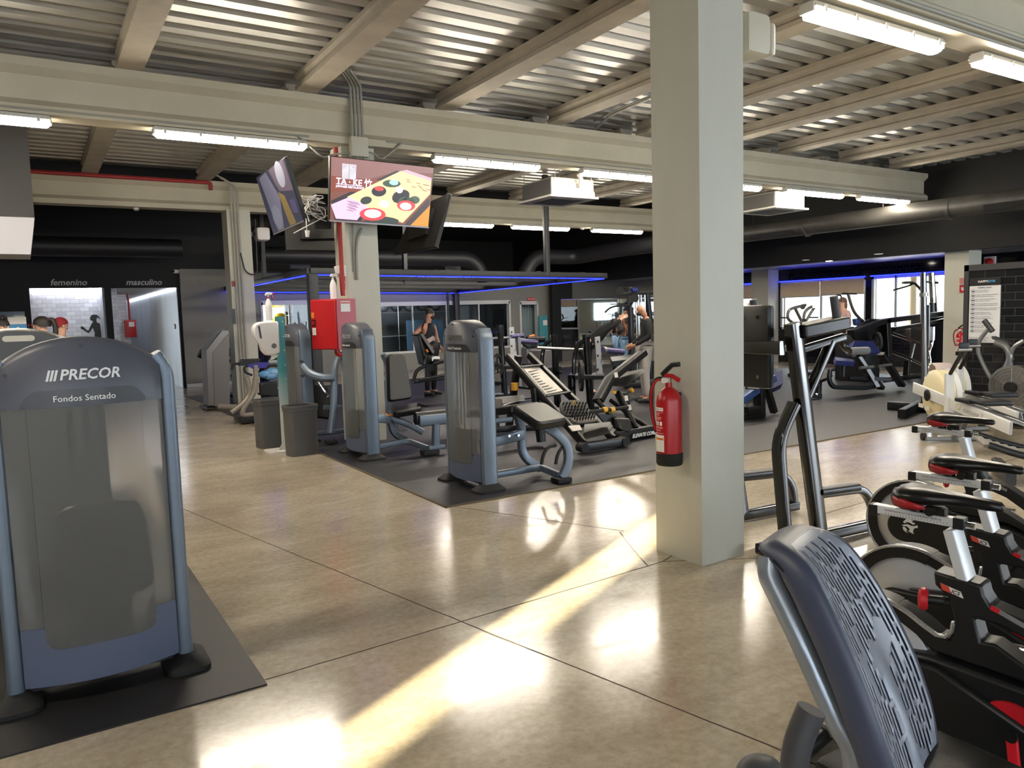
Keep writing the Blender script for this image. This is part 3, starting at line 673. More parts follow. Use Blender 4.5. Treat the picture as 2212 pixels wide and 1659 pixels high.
    sd = b.loft(rings).obj('saddle', BVIN, t, smooth=70)
    for s in (-1, 1):
        b = MB(); rows = []
        for i, (x, w_, z0, z1) in enumerate(((-.066, .034, .945, .968), (-.052, .0655, .935, .968), (-.02, .0785, .929, .966), (.02, .079, .931, .958), (.05, .069, .938, .948))):
            rows.append([(x, s*w_*(.86 if k == 0 else 1.012 if k == 1 else 1.0), z0+(z1-z0)*k/2) for k in range(3)])
        bb = b.grid(rows).obj('saddle_flank', SRED, sd, smooth=70); bb['label'] = 'red flank of the black saddle'
        md = bb.modifiers.new('s', 'SOLIDIFY'); md.thickness = .004
    # handlebar post and bars (mostly outside the frame)
    MB().rtube([(.60, 0, .42), (.66, 0, .95)], .05, .09, r=.02, up=(0, 1, 0)).obj('handlebar_post', BBODY, t)
    b = MB(); b.tube([(.52, -.2, 1.04), (.66, -.2, 1.0), (.7, 0, .98), (.66, .2, 1.0), (.52, .2, 1.04)], .016, rad=.06); b.obj('handlebar', RUBBER, t)
    b = MB(); b.rtube([(-.3, -.0, .06), (.72, 0, .06)], .1, .06, r=.02); b.obj('base_beam', mat('base_silver', (150, 146, 140), .4, metal=.4), t)
    for x in (-.3, .72): MB().rtube([(x, -.26, .035), (x, .26, .035)], .07, .06, r=.02).obj('stabiliser', BBODY, t)
    MB().box((.18, -.052, .06), (.12, .004, .045)).obj('rating_plate', mat('plate_paper', (206, 200, 190), .6), t)
    MB().prism(pz([(.24, .668), (.33, .632), (.326, .618), (.236, .654)], -.0455), (0, -.001, 0)).obj('frame_decal', mat('decal_grey', (120, 120, 122), .5), t)
    MB().prism(pz([(.238, .668), (.262, .659), (.258, .645), (.234, .654)], -.0468), (0, -.001, 0)).obj('frame_decal', CRED, t)
    return t
GB = 'indoor cycles in a row on the right'
RZB = math.radians(-80)
B1 = bike('nearest of the black indoor cycles, its red crank disc beside the vented seat', (2.445, 1.40, 0), RZB, GB)
dup(B1, (3.04, 1.61, 0), RZB, 'second indoor cycle, between the nearest one and the one by the rowers')
dup(B1, (4.18, 2.26, 0), RZB, 'indoor cycle farthest from the camera, nearest the rowing machines')
# ---------------------------------------------------------------- dip and knee raise station
DS = thing('dip_station', 'black dip and knee raise station behind the tall column', 'gym machine', (4.7, 3.6, 0))
oD = (4.7, 3.6, 0)
pn, an = (4.9, 3.15, 0), -5     # near side frame plane
pf = (4.9, 3.82, 0)             # far side frame plane
def D(x, y): return PV(x, y, pn, an)
def DF(p): return p+Vec(pf)-Vec(pn)
def dpart(pts, w_, h_, nm, m=GLOSSB, rad=0, up=(0, 1, 0)):
    b = MB(oD); b.rtube(pts, w_, h_, rad=rad, up=up); return b.obj(nm, m, DS)
base_n = D(1770, 1150); base_n.z = .05
for f, both in ((lambda p: p, 1), (DF, 0)):
    dpart([f(D(1712, 698)), f(D(1735, 880)), f(Vec((*D(1770, 1120).xy, .06)))], .11, .07, 'upright')
    dpart([f(D(1716, 872)), f(D(1680, 950)), f(D(1690, 1080)), f(Vec((*D(1698, 1150).xy, .06)))], .06, .08, 'rear_tube', rad=.12)
    dpart([f(D(1762, 1068)), f(D(1862, 1055)), f(D(1884, 1085)), f(D(1888, 1135))], .055, .06, 'step_arch', rad=.1)
    q = D(1768, 1062); r_ = D(1850, 1051)
    b = MB(oD); b.rtube([f(q+Vec((0, 0, .0))), f(r_)], .085, .05, r=.02); b.obj('step_tread', SATB, DS)
    dpart([f(D(1722, 758)), f(D(1822, 728))], .05, .05, 'arm_beam', up=(0, 0, 1))
    dpart([f(D(1795, 738)), f(D(1738, 868))], .05, .06, 'brace')
    b = MB(oD); b.tube([f(D(1817, 728)), f(D(1820, 748)), f(D(1834, 759)), f(D(1850, 759))], .022, rad=.05); b.obj('grip_tube', GLOSSB, DS)
    b = MB(oD); b.cyl(f(D(1834, 759)), f(D(1874, 757)), .026); b.obj('grip', mat('grip_grey', (92, 92, 92), .6), DS)
    a_, b_ = f(D(1724, 722)), f(D(1822, 702)); e2 = Vec((-math.sin(math.radians(an)), math.cos(math.radians(an)), 0))
    padq([a_+Vec((0, 0, .06))-e2*.06, b_+Vec((0, 0, .06))-e2*.06, b_+Vec((0, 0, .06))+e2*.10, a_+Vec((0, 0, .06))+e2*.10], .09, r=.02, name='elbow_pad', parent=DS, org=oD)
    b = MB(oD); b.cyl(f(D(1809, 700)), f(D(1801, 640)), .027); b.obj('vertical_grip', DGREY, DS)
    dpart([f(Vec((*D(1640, 1140).xy, .05))), f(Vec((*D(1893, 1140).xy, .05)))], .07, .07, 'base_tube', up=(0, 0, 1))
dpart([D(1690, 752), DF(D(1690, 752))], .05, .09, 'cross_beam', up=(0, 0, 1))
dpart([D(1690, 1140), DF(D(1690, 1140))], .07, .07, 'cross_base', up=(0, 0, 1)) if False else None
e1 = Vec((math.cos(math.radians(an)), math.sin(math.radians(an)), 0)); e2 = Vec((-e1.y, e1.x, 0))
c0 = D(1690, 752)+e2*.30+e1*.06; 
b = MB(oD); b.box((c0.x, c0.y, c0.z), (.07, .30, .56), bev=.03, rz=math.radians(an)); b.obj('back_pad', VINYL, DS)
for dz in (-.2, .2):
    for dy in (-.07, .07):
        p = c0+e2*dy+Vec((0, 0, dz))-e1*.034; b = MB(oD); b.cyl(p, p-e1*.012, .013); b.obj('pad_bolt', CHROME, DS)
# ---------------------------------------------------------------- fire extinguisher on the column
def extinguisher(label, loc, rz, s=1.0):
    t = thing('fire_extinguisher', label, 'fire extinguisher', loc, rz)
    t.scale = (s, s, s)
    MB().lathe((0, 0, .07), (0, 0, 1), [(0, .07), (0, .0785), (.33, .0785), (.36, .074), (.395, .055), (.415, .03), (.42, .02), (.45, .02), (.45, .001)], 32).obj('cylinder', RED, t, smooth=50)
    MB().lathe((0, 0, 0), (0, 0, 1), [(0, .02), (0, .076), (.012, .083), (.075, .083), (.08, .076)], 32).obj('base_cup', RUBBER, t)
    MB().cyl((0, 0, .50), (0, 0, .55), .018).obj('valve', mat('brass', (150, 140, 110), .35, metal=.8), t)
    MB().cyl((0, -.02, .535), (0, -.05, .535), .018).obj('gauge', WHITEP, t)
    b = MB(); b.sweep([(-.05, 0, .565), (-.01, 0, .60), (.03, 0, .63), (.085, 0, .635)], rrect(.03, .022, .006), up=(0, 1, 0)); b.obj('lever', BLACKP, t)
    b = MB(); b.sweep([(-.03, 0, .562), (.03, 0, .56), (.085, 0, .535)], rrect(.028, .014, .004), up=(0, 1, 0)); b.obj('carry_handle', RED, t)
    b = MB(); b.tube([(-.02, 0, .54), (-.09, -.01, .545), (-.135, -.015, .46), (-.125, -.02, .32), (-.086, -.02, .20)], .012, rad=.1); b.obj('hose', RUBBER, t)
    b = MB(); b.tube([(-.02, -.006, .533), (-.086, -.018, .535), (-.126, -.024, .455), (-.117, -.028, .33), (-.083, -.03, .21)], .008, rad=.1); b.obj('hose_sheath', RED, t)
    def wrap(u, z, off=.0): a = u/.0785; r = .0795+off; return Vec((r*math.sin(a), -r*math.cos(a), z))
    def patch(u0, u1, z0, z1, m, nm, off=0):
        b = MB(); b.grid([[wrap(u0+(u1-u0)*i/8, z, off) for z in (z0, z1)] for i in range(9)]); o = b.obj(nm, m, t); return o
    patch(-.07, .018, .345, .368, mat('label_cream', (236, 220, 220), .5), 'name_label')
    p = patch(-.07, .022, .09, .195, mat('label_white', (238, 236, 230), .5), 'inspection_label')
    for k in range(7):
        q = MB(); q.grid([[wrap(-.068+.086*i/8, z, .0006) for z in (.097+k*.009, .0978+k*.009)] for i in range(9)]); q.obj('grid_line', DGREY, p)
    q = MB(); q.grid([[wrap(-.068+.086*i/8, z, .0006) for z in (.163, .178)] for i in range(9)]); q.obj('orange_band', ORANGE, p)
    q = patch(-.07, .018, .205, .207, WHITEL, 'label_line'); patch(-.07, .018, .335, .3365, WHITEL, 'label_line')
    for k, (z, u1) in enumerate(((.325, -.01), (.317, -.01), (.303, .006), (.296, .004), (.289, -.002), (.243, .014), (.236, .014), (.222, .0))): patch(-.07, u1, z, z+.0045, mat('label_pink', (226, 150, 150), .5), 'label_text')
    for k in range(3): patch(-.062+k*.027, -.045+k*.027, .255, .28, WHITEL, 'pictogram')
    warp_text('EXTINTOR DE INCENDIOS', 'label_lettering', mat('ink2', (40, 30, 40), .5), t, .009, lambda u, w_, n: wrap(u-.026, .357+w_, .0012), .075)
    MB().bx(-.02, .02, .075, .1, .3, .45).obj('bracket', SATB, t)
    return t
pe = P(1446, 985, 'x', 3.352)
EX = extinguisher('red fire extinguisher hung on the tall near column', (3.352, pe.y, P(1446, 1003, 'x', 3.352).z), -PI/2+.12)
# ---------------------------------------------------------------- litter bins, towel stand
BINM = mat('bin_grey', (84, 83, 84), .5); 
def bin_(label, loc, rz, h=.60):
    t = thing('litter_bin', label, 'bin', loc, rz, 'tall grey bins by the towel stand')
    b = MB(); W_, D_ = .36, .26
    b.loft([[(a, c, z) for a, c in rrect(W_*k, D_*k, .05, 4)] for z, k in ((0, .94), (.03, .955), (h-.07, .99), (h-.065, 1.03), (h, 1.03))]+[[(a, c, z) for a, c in rrect(W_*k, D_*k, .05, 4)] for z, k in ((h, .95), (h-.06, .93))], cap=True)
    b.obj('body', BINM, t, smooth=30)
    b = MB(); b.loft([[(a, c, h-.05) for a, c in rrect(W_*.92, D_*.92, .05, 4)], [(a, c, h-.045) for a, c in rrect(W_*.92, D_*.92, .05, 4)]]); b.obj('opening', mat('bin_dark', (18, 18, 20), .7), t)
    b = MB(); b.sweep([(a, c, h-.012) for a, c in rrect(W_*1.03, D_*1.03, .05, 4)], rrect(.012, .03, .004), closed=True); b.obj('rim', BINM, t)
    return t
bin_('grey litter bin in front of the towel stand, nearer of two', (2.675, 9.08, 0), .08)
bin_('grey litter bin behind the towel stand, farther of two', (2.53, 9.92, 0), .1, .62)
TS = thing('towel_stand', 'teal post with a white paper towel dispenser between grey bins', 'stand', (2.57, 9.42, 0))
oT = (2.57, 9.42, 0)
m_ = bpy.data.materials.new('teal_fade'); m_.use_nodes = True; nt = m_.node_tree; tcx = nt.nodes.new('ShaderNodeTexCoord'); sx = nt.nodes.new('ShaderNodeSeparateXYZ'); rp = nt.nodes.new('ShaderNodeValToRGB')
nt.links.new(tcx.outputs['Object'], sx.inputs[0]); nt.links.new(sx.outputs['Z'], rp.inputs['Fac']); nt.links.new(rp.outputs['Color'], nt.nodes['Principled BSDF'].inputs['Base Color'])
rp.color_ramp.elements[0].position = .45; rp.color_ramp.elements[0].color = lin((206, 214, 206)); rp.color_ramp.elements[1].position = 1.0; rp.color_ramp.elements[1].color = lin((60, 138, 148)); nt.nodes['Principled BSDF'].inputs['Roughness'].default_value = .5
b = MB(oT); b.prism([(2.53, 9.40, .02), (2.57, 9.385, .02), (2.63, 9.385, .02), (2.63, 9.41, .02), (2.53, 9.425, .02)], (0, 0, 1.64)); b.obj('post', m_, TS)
for z in (1.6, 1.42, 1.25, 1.07, .9): b = MB(oT); b.cyl((2.612, 9.387, z), (2.612, 9.383, z), .007); b.obj('rivet', WHITEP, TS)
b = MB(oT); b.bx(2.36, 2.66, 9.30, 9.62, 0, .025); b.obj('foot_plate', WHITEP, TS)
b = MB(oT); b.prism([(2.48, 9.40, .025), (2.55, 9.40, .025), (2.55, 9.40, .14)], (0, .012, 0)); b.obj('gusset', WHITEP, TS)
DP = thing('towel_dispenser', 'white paper towel dispenser fixed to the teal post', 'dispenser', (2.42, 9.36, 1.25))
oP = (2.42, 9.36, 1.25)
pr_ = [P(x, y, 'y', 9.26) for x, y in ((602, 694), (606, 762), (590, 768), (576, 768), (566, 757), (562, 742), (554, 733), (548, 722), (547, 709), (551, 700), (560, 696), (575, 694))]
b = MB(oP); b.prism(pr_, (.0, .115, 0)); b.obj('case', WHITEP, DP, bev=.02)
c = P(592, 747, 'y', 9.258); b = MB(oP); b.cyl(c, c+Vec((0, -.006, 0)), .03, n=24); b.obj('lock_disc', mat('disc_grey', (96, 96, 98), .4), DP)
b = MB(oP); q = P(586, 768, 'y', 9.30); b.grid([[q+Vec((0, 0, .01)), q+Vec((.09, 0, .01))], [q+Vec((-.01, -.01, -.03)), q+Vec((.07, -.01, -.02))], [q+Vec((-.03, -.02, -.05)), q+Vec((.02, -.02, -.05))]]); o = b.obj('paper_tail', WHITE, DP); o.modifiers.new('s', 'SOLIDIFY').thickness = .002
b = MB(oP); q = [P(x, y, 'y', 9.255) for x, y in ((557, 705), (561, 703), (566, 731), (562, 731))]; b.prism(q, (0, -.002, 0)); b.obj('slot', DGREY, DP)
def spray(label, loc, rz, h=.27, trig=RED):
    t = thing('spray_bottle', label, 'bottle', loc, rz, 'white spray bottles')
    MB().lathe((0, 0, 0), (0, 0, 1), [(0, .03), (0, .04), (h*.45, .043), (h*.62, .036), (h*.74, .02), (h*.78, .014)], 20).obj('bottle', WHITEP, t)
    MB().cyl((0, 0, h*.78), (0, 0, h*.84), .016).obj('collar', trig, t)
    b = MB(); b.sweep([(-.035, 0, h*.9), (-.01, 0, h*.95), (.03, 0, h*.95), (.06, 0, h*.95)], rrect(.026, .035, .008), scale=[.7, 1, .9, .6]); b.cyl((0, 0, h*.84), (0, 0, h*.93), .011); b.obj('head', WHITEP, t)
    b = MB(); b.tube([(.045, 0, h*.93), (.05, 0, h*.86), (.065, 0, h*.76)], .007, rad=.03); b.obj('trigger', trig, t)
    b = MB(); b.cyl((.05, 0, h*.95), (.075, 0, h*.95), .011); b.obj('nozzle', trig, t)
    return t
q = P(582, 694, 'y', 9.36); spray('white spray bottle with a red trigger on the towel dispenser', (q.x, 9.36, q.z+.005), .1, .34)
# ---------------------------------------------------------------- hose cabinet on the pillar
HC = thing('hose_cabinet', 'red fire hose cabinet mounted before the television pillar', 'cabinet', (3.22, 9.2, 1.23)); oH = (3.22, 9.2, 1.23)
za, zb_ = 1.235, 1.86
fl_ = [(2.985, 9.43), (3.205, 9.12), (3.46, 9.14), (3.44, 9.44)]
b = MB(oH); b.prism([(x, y, za) for x, y in fl_], (0, 0, zb_-za)); b.obj('case', mat('cabinet_red', (170, 34, 52), .3), HC, bev=.006)
d0, d1 = Vec((2.985, 9.43, 0)), Vec((3.205, 9.12, 0)); nn = Vec((d1.y-d0.y, -(d1.x-d0.x), 0)).normalized(); nn = nn if nn.x < 0 else -nn
b = MB(oH); dd = [d0.lerp(d1, .02)+Vec((0, 0, za+.01)), d0.lerp(d1, .98)+Vec((0, 0, za+.01)), d0.lerp(d1, .98)+Vec((0, 0, zb_-.015)), d0.lerp(d1, .02)+Vec((0, 0, zb_-.015))]
b.prism(dd, nn*.02); dr = b.obj('door', RED, HC, bev=.004)
def onD(f0, f1, z0, z1, m, nm, off=.021):
    b = MB(oH); b.prism([d0.lerp(d1, f0)+Vec((0, 0, z0))+nn*off, d0.lerp(d1, f1)+Vec((0, 0, z0))+nn*off, d0.lerp(d1, f1)+Vec((0, 0, z1))+nn*off, d0.lerp(d1, f0)+Vec((0, 0, z1))+nn*off], nn*.004); return b.obj(nm, m, dr)
onD(.05, .16, 1.63, 1.70, ORANGE, 'sticker'); onD(.05, .2, 1.53, 1.61, BLACKP, 'latch'); onD(.07, .16, 1.545, 1.595, RED, 'latch_button', .025); onD(.06, .2, 1.42, 1.51, WHITEP, 'sticker')
pt = MB(oH); pt.prism([(3.26, 9.1238, 1.70), (3.385, 9.1332, 1.70), (3.385, 9.1332, 1.83), (3.26, 9.1238, 1.83)], (0, -.003, 0)); pp_ = pt.obj('notice', WHITEP, HC)
pt = MB(oH); pt.prism([(3.265, 9.1202, 1.80), (3.38, 9.1292, 1.80), (3.38, 9.1292, 1.815), (3.265, 9.1202, 1.815)], (0, -.002, 0)); pt.obj('notice_band', mat('band_red', (196, 60, 50), .5), pp_)
b = MB(oH); b.tube([(3.25, 9.3, 1.24), (3.25, 9.3, 1.17), (3.4, 9.32, 1.16), (3.5, 9.37, 1.16)], .035, rad=.05); b.obj('water_pipe', RED, HC)
q = P(721, 645, 'y', 9.3); spray('white spray bottle standing on the red hose cabinet', (q.x, 9.3, 1.862), .3, .31, WHITEP)
# pillar fittings
def sign_box(pts_px, y, m, nm, label, cat, th=.01):
    q = [P(a, c, 'y', y) for a, c in pts_px]; b = MB(q[0]); b.prism(q, (0, th, 0)); return tag(b.obj(nm, m), label, cat)
EM = thing('emergency_light', 'white emergency light on the pillar above the fire hose sign', 'lamp', P(735, 582, 'y', 9.33)); oE = tuple(EM.location)
b = MB(oE); b.prism([P(a, c, 'y', 9.30) for a, c in ((723, 575), (748, 572), (748, 592), (727, 592))], (0, .05, 0)); b.obj('lens', mat('lens_white', (214, 210, 204), .25), EM, bev=.012)
b = MB(oE); b.prism([P(a, c, 'y', 9.34) for a, c in ((724, 590), (748, 588), (748, 598), (728, 599))], (0, .03, 0)); b.obj('housing', WHITEP, EM)
SG = thing('fire_hose_sign', 'small red fire hose sign on the pillar over the cabinet', 'sign', P(740, 615, 'y', 9.34)); oS = tuple(SG.location)
b = MB(oS); b.prism([P(a, c, 'y', 9.335) for a, c in ((732, 597), (747, 594), (747, 629), (735, 631))], (0, .012, 0)); sg = b.obj('board', mat('sign_cream', (226, 196, 180), .5), SG)
b = MB(oS); b.prism([P(a, c, 'y', 9.333) for a, c in ((733.5, 598.5), (746, 596), (746, 627), (736, 629))], (0, -.003, 0)); b.obj('red_field', RED, SG)
b = MB(oS); b.prism([P(a, c, 'y', 9.329) for a, c in ((734, 601), (741, 600), (741, 612), (743, 618), (736, 619))], (0, -.002, 0)); b.obj('hose_symbol', MATS['sign_cream'], SG)
b = MB(oS); b.prism([P(a, c, 'y', 9.329) for a, c in ((743, 604), (745, 610), (743, 616), (745, 624), (743, 626), (741, 620), (743, 612))], (0, -.002, 0)); b.obj('flame_symbol', WHITEP, SG)
# ---------------------------------------------------------------- televisions
TVB = mat('tv_black', (16, 16, 18), .35); TVBK = mat('tv_back', (28, 27, 27), .5); BEZ = mat('tv_bezel', (150, 146, 150), .35, metal=.5)
def scr(name, col, e): return mat(name, col, .3, emit=e)
def tv(label, c, th, screen, bez=True):
    """c: TL, TR, BR, BL as seen by someone in front"""
    c = [Vec(p) for p in c]; o = sum(c, Vec())/4
    t = thing('hanging_television', label, 'television', o, 0, 'televisions around the pillar')
    n = (c[1]-c[0]).cross(c[3]-c[0]).normalized()  # away from the viewer
    b = MB(o); b.prism([p+n*.004 for p in c], n*th); b.obj('cabinet', TVBK, t, bev=.006)
    g = lambda u, v: c[0].lerp(c[1], u).lerp(c[3].lerp(c[2], u), v)
    b = MB(o); b.prism([g(.008, .012)-n*.002, g(.992, .012)-n*.002, g(.992, .975)-n*.002, g(.008, .975)-n*.002], n*.004); s = b.obj('screen', screen, t)
    b = MB(o); b.prism([g(0, .978)-n*.003, g(1, .978)-n*.003, g(1, 1)-n*.003, g(0, 1)-n*.003], n*.006); b.obj('lower_bezel', BEZ, t)
    b = MB(o); q = g(.5, .5)+n*(th+.004); e = (c[1]-c[0]).normalized(); f = (c[3]-c[0]).normalized()
    b.prism([q-e*.3-f*.18, q+e*.3-f*.18, q+e*.3+f*.2, q-e*.3+f*.2], n*.05); b.obj('rear_housing', TVBK, t)
    return t, g, n, s, o
TA, gA, nA, sA, oA = tv('bright television showing a restaurant advertisement, facing the camera', [P(713, 336, 'y', 8.70), P(938, 361, 'y', 8.78), P(926, 493, 'y', 8.93), P(711, 478, 'y', 8.85)], .05, scr('tv_brown', (104, 60, 50), 1.0))
def pic(pts, col, nm, lay=0, e=1.0):
    b = MB(oA); b.prism([gA(u, v)-nA*(.0025+.0012*lay) for u, v in pts], -nA*.0006); return b.obj(nm, scr('tv_%d_%d_%d' % col, col, e), sA)
def ell(cu, cv, a, c, rot=0, n=14):
    o = []
    for k in range(n):
        t = 2*PI*k/n; x, y = a*math.cos(t), c*math.sin(t)*1.7; r = math.radians(rot); o.append((cu+x*math.cos(r)-y*math.sin(r), cv+(x*math.sin(r)+y*math.cos(r))))
    return o
pic([(.012, .3), (.35, .3), (.6, .15), (.992, .1), (.992, .02), (.012, .02)], (120, 82, 78), 'table_top'); pic([(.012, .55), (.3, .5), (.55, .3), (.012, .3)], (112, 52, 36), 'table_top', 1)
pic([(.74, .97), (.992, .62), (.992, .974), (.78, .974)], (190, 122, 42), 'table_corner')
pic([(.012, .68), (.62, .12), (.70, .14), (.40, .55), (.30, .97), (.05, .97)], (40, 32, 34), 'tray_edge', 1)
pic([(.16, .60), (.66, .12), (.98, .22), (.98, .44), (.72, .94), (.42, .86)], (222, 184, 140), 'menu_board', 2)
pic([(.012, .74), (.18, .60), (.36, .72), (.26, .95), (.06, .95)], (206, 170, 206), 'menu_page', 3)
pic([(.66, .12), (.72, .09), (.98, .18), (.98, .23)], (196, 150, 160), 'menu_fold', 3)
pic([(.40, .90), (.74, .97), (.98, .50), (.98, .64), (.80, .974), (.30, .974)], (52, 44, 44), 'menu_shadow', 3)
for cu, cv, a, c, rot, col, l in ((.46, .47, .07, .05, 20, (28, 26, 30), 4), (.58, .33, .09, .035, -10, (48, 62, 46), 4), (.60, .31, .045, .025, 5, (150, 208, 216), 5), (.68, .52, .08, .07, 25, (30, 26, 28), 4), (.74, .60, .085, .05, 0, (58, 70, 54), 4), (.74, .66, .095, .05, -8, (196, 58, 62), 5), (.735, .67, .06, .035, -8, (226, 224, 232), 6), (.41, .84, .13, .06, -8, (200, 60, 66), 5), (.41, .83, .085, .04, -8, (232, 216, 226), 6), (.52, .66, .05, .035, 0, (236, 214, 214), 5), (.46, .43, .045, .02, 0, (214, 60, 60), 5), (.82, .56, .055, .04, 20, (62, 78, 62), 4), (.66, .42, .035, .03, 0, (240, 226, 220), 6), (.34, .63, .05, .04, 30, (40, 46, 42), 4), (.52, .92, .16, .035, 0, (40, 50, 44), 4)):
    pic(ell(cu, cv, a, c, rot), col, 'picture_shape', l)
random.seed(5)
for k in range(12): 
    u = random.uniform(.72, .95); v = .2+.12*random.random()+(u-.7)*.35; pic([(u, v), (u+.04, v+.012), (u+.04, v+.022), (u, v+.01)], (120, 92, 70), 'menu_text', 4)
for k in range(7): 
    u = .16+.02*(k % 2); v = .66+.022*k; pic([(u, v), (u+.11-.008*k, v+.02), (u+.11-.008*k, v+.03), (u, v+.01)], (110, 70, 90), 'menu_text', 5)
LT = scr('tv_white', (214, 224, 255), 1.3); eu = (gA(1, .3)-gA(0, .3)).normalized(); ev = (gA(.2, 0)-gA(.2, 1)).normalized()
for body, u, v, sz in (('TA · KE 竹', .055, .375, .105), ('JAPANESE RESTAURANT', .055, .448, .034)):
    text(body, 'screen_lettering', LT, sA, gA(u, v)-nA*.007-Vec(oA), eu, ev, sz, ext=.0004, bold=.0016 if sz > .05 else .0006, spacing=.96)
pic([(.055, .408), (.285, .41), (.285, .417), (.055, .415)], (214, 224, 255), 'rule_line', 3)
for s in (-1, 1):
    for k in range(5):
        xo, xi, yt = .06-.0105*k, .0, .10+.022*k; cx = .172; xx = .004+.0125*k
        pic([(cx+s*xx, yt), (cx+s*.064, yt), (cx+s*.064, yt+.011), (cx+s*xx, yt+.011)], (214, 224, 255), 'logo_bar', 3)
        pic([(cx+s*xx, yt+.004), (cx+s*(xx+.008), yt), (cx+s*(xx+.008), .325), (cx+s*xx, .325)], (214, 224, 255), 'logo_bar', 3)
TB, gB, nB, sB, oB = tv('dim reflective television facing left beside the bright one', [P(552.8, 383.6, 'x', 2.62), P(613.8, 339.6, 'x', 2.62), P(656.7, 478.6, 'x', 2.86), P(591, 508, 'x', 2.86)], .05, scr('tv_dim', (46, 46, 60), .55))
def pib(pts, col, l):
    b = MB(oB); b.prism([gB(u, v)-nB*(.0025+.0012*l) for u, v in pts], -nB*.0006); b.obj('picture_shape', scr('tvb_%d_%d_%d' % col, col, .5), sB)
pib([(.1, .05), (.35, .02), (.55, .5), (.4, .97), (.2, .97)], (84, 84, 100), 0); pib([(.45, .02), (.95, .02), (.98, .5), (.6, .4)], (74, 66, 76), 0); pib([(.55, .4), (.7, .5), (.8, .97), (.6, .97)], (96, 82, 50), 1); pib(ell(.75, .18, .12, .12), (110, 112, 124), 1); pib(ell(.3, .75, .14, .12), (96, 98, 112), 1); pib([(.8, .6), (.95, .62), (.95, .85), (.8, .8)], (62, 58, 84), 2)
xC = 4.55
tv('black television facing right beside the pillar, seen from behind', [P(977, 421, 'x', xC+.28), P(905, 452, 'x', xC+.28), P(857, 551, 'x', xC), P(947, 536, 'x', xC)], .05, TVB)
yD = 10.35
tv('black television facing away behind the pillar, low behind the dim one', [P(770, 440, 'y', yD+.2), P(606, 440, 'y', yD+.2), P(617, 543, 'y', yD), P(770, 545, 'y', yD)], .05, TVB)
TM = thing('tv_bracket', 'black television bracket with loose cables around the pillar', 'bracket', (3.66, 9.56, 2.6)); oM = (3.66, 9.56, 2.6)
b = MB(oM); b.bx(3.40, 3.93, 9.285, 9.322, 2.9, 3.05); b.bx(3.40, 3.93, 9.765, 9.81, 2.9, 3.05); b.bx(3.40, 3.445, 9.322, 9.765, 2.9, 3.05); b.bx(3.89, 3.93, 9.322, 9.765, 2.9, 3.05); b.obj('collar', SATB, TM)
for a_, c_ in (((3.66, 9.285, 2.98), (3.66, 9.06, 2.98)), ((3.4, 9.56, 2.98), (3.08, 9.56, 2.9)), ((3.93, 9.56, 2.98), (4.42, 9.7, 2.9)), ((3.66, 9.81, 2.98), (3.66, 10.16, 2.9))):
    b = MB(oM); b.rtube([a_, c_], .06, .08); b.obj('arm', SATB, TM)
q = P(668, 434, 'y', 9.3); b = MB(oM); b.box((q.x+.16, 9.2, q.z), (.26, .16, .13)); b.obj('tray', TVB, TM)
q = P(680, 470, 'y', 9.6); b = MB(oM); b.box((q.x+.2, 9.9, q.z), (.2, .06, .2)); b.obj('tray', TVB, TM)
CABW = mat('cable_white', (200, 196, 190), .6)
random.seed(11)
for k in range(9):
    p = P(645+random.uniform(0, 20), 425+random.uniform(0, 15), 'y', 9.1); pts = [p]
    for j in range(5): pts.append(P(650+random.uniform(0, 58), 420+j*10+random.uniform(-5, 22), 'y', 9.05+random.uniform(-.05, .05)))
    b = MB(oM); b.tube(rnd(pts, .1), .005, n=6); b.obj('cable', CABW, TM)
b = MB(oM); b.tube([P(708, 465, 'y', 9.0), P(660, 490, 'y', 9.05), P(634, 504, 'y', 9.1)], .006, n=6); b.obj('cable', CABW, TM)
b = MB(oM); b.tube([P(661, 472, 'y', 9.05), P(663, 500, 'y', 9.05)], .005, n=6); b.cyl(P(664, 498, 'y', 9.05), P(664, 512, 'y', 9.05), .03, .02); b.obj('plug', WHITEP, TM)
# ================================================================ CEILING FITTINGS
LAMP = mat('lamp_diffuser', (255, 244, 224), .4, emit=82); HOUS = mat('lamp_housing', (206, 202, 194), .45)
def strip(loc, L, label, group='strip lights under the beams'):
    t = thing('ceiling_strip_light', label, 'ceiling light', loc, 0, group)
    b = MB(); b.loft([[(x, a, c) for a, c in ((-.075, .0), (-.05, .045), (.05, .045), (.075, .0))] for x in (-L/2, L/2)]); b.obj('housing', HOUS, t)
    k = L/2-.03
    b = MB(); b.loft([[(x, a*s_, c*s_-.002) for a, c in ((-.07, 0), (-.058, -.055), (-.02, -.068), (.02, -.068), (.058, -.055), (.07, 0))] for x, s_ in ((-L/2+.005, .7), (-k, 1), (k, 1), (L/2-.005, .7))]); b.obj('diffuser', LAMP, t)
    for s in (-1, 1):
        MB().bx(s*(L/2+.004)-.012, s*(L/2+.004)+.012, -.06, .06, -.035, .03, bev=.006).obj('end_cap', HOUS, t)
    for i in range(5):
        x = -L/2+.1+(L-.2)*i/4; MB().bx(x-.015, x+.015, -.084, -.07, -.03, .02, bev=.003).obj('clip', HOUS, t)
    return t
S1 = strip((2.13, 9.24, 3.70), 1.66, 'strip light on the middle beam left of the televisions')
zl = 3.70
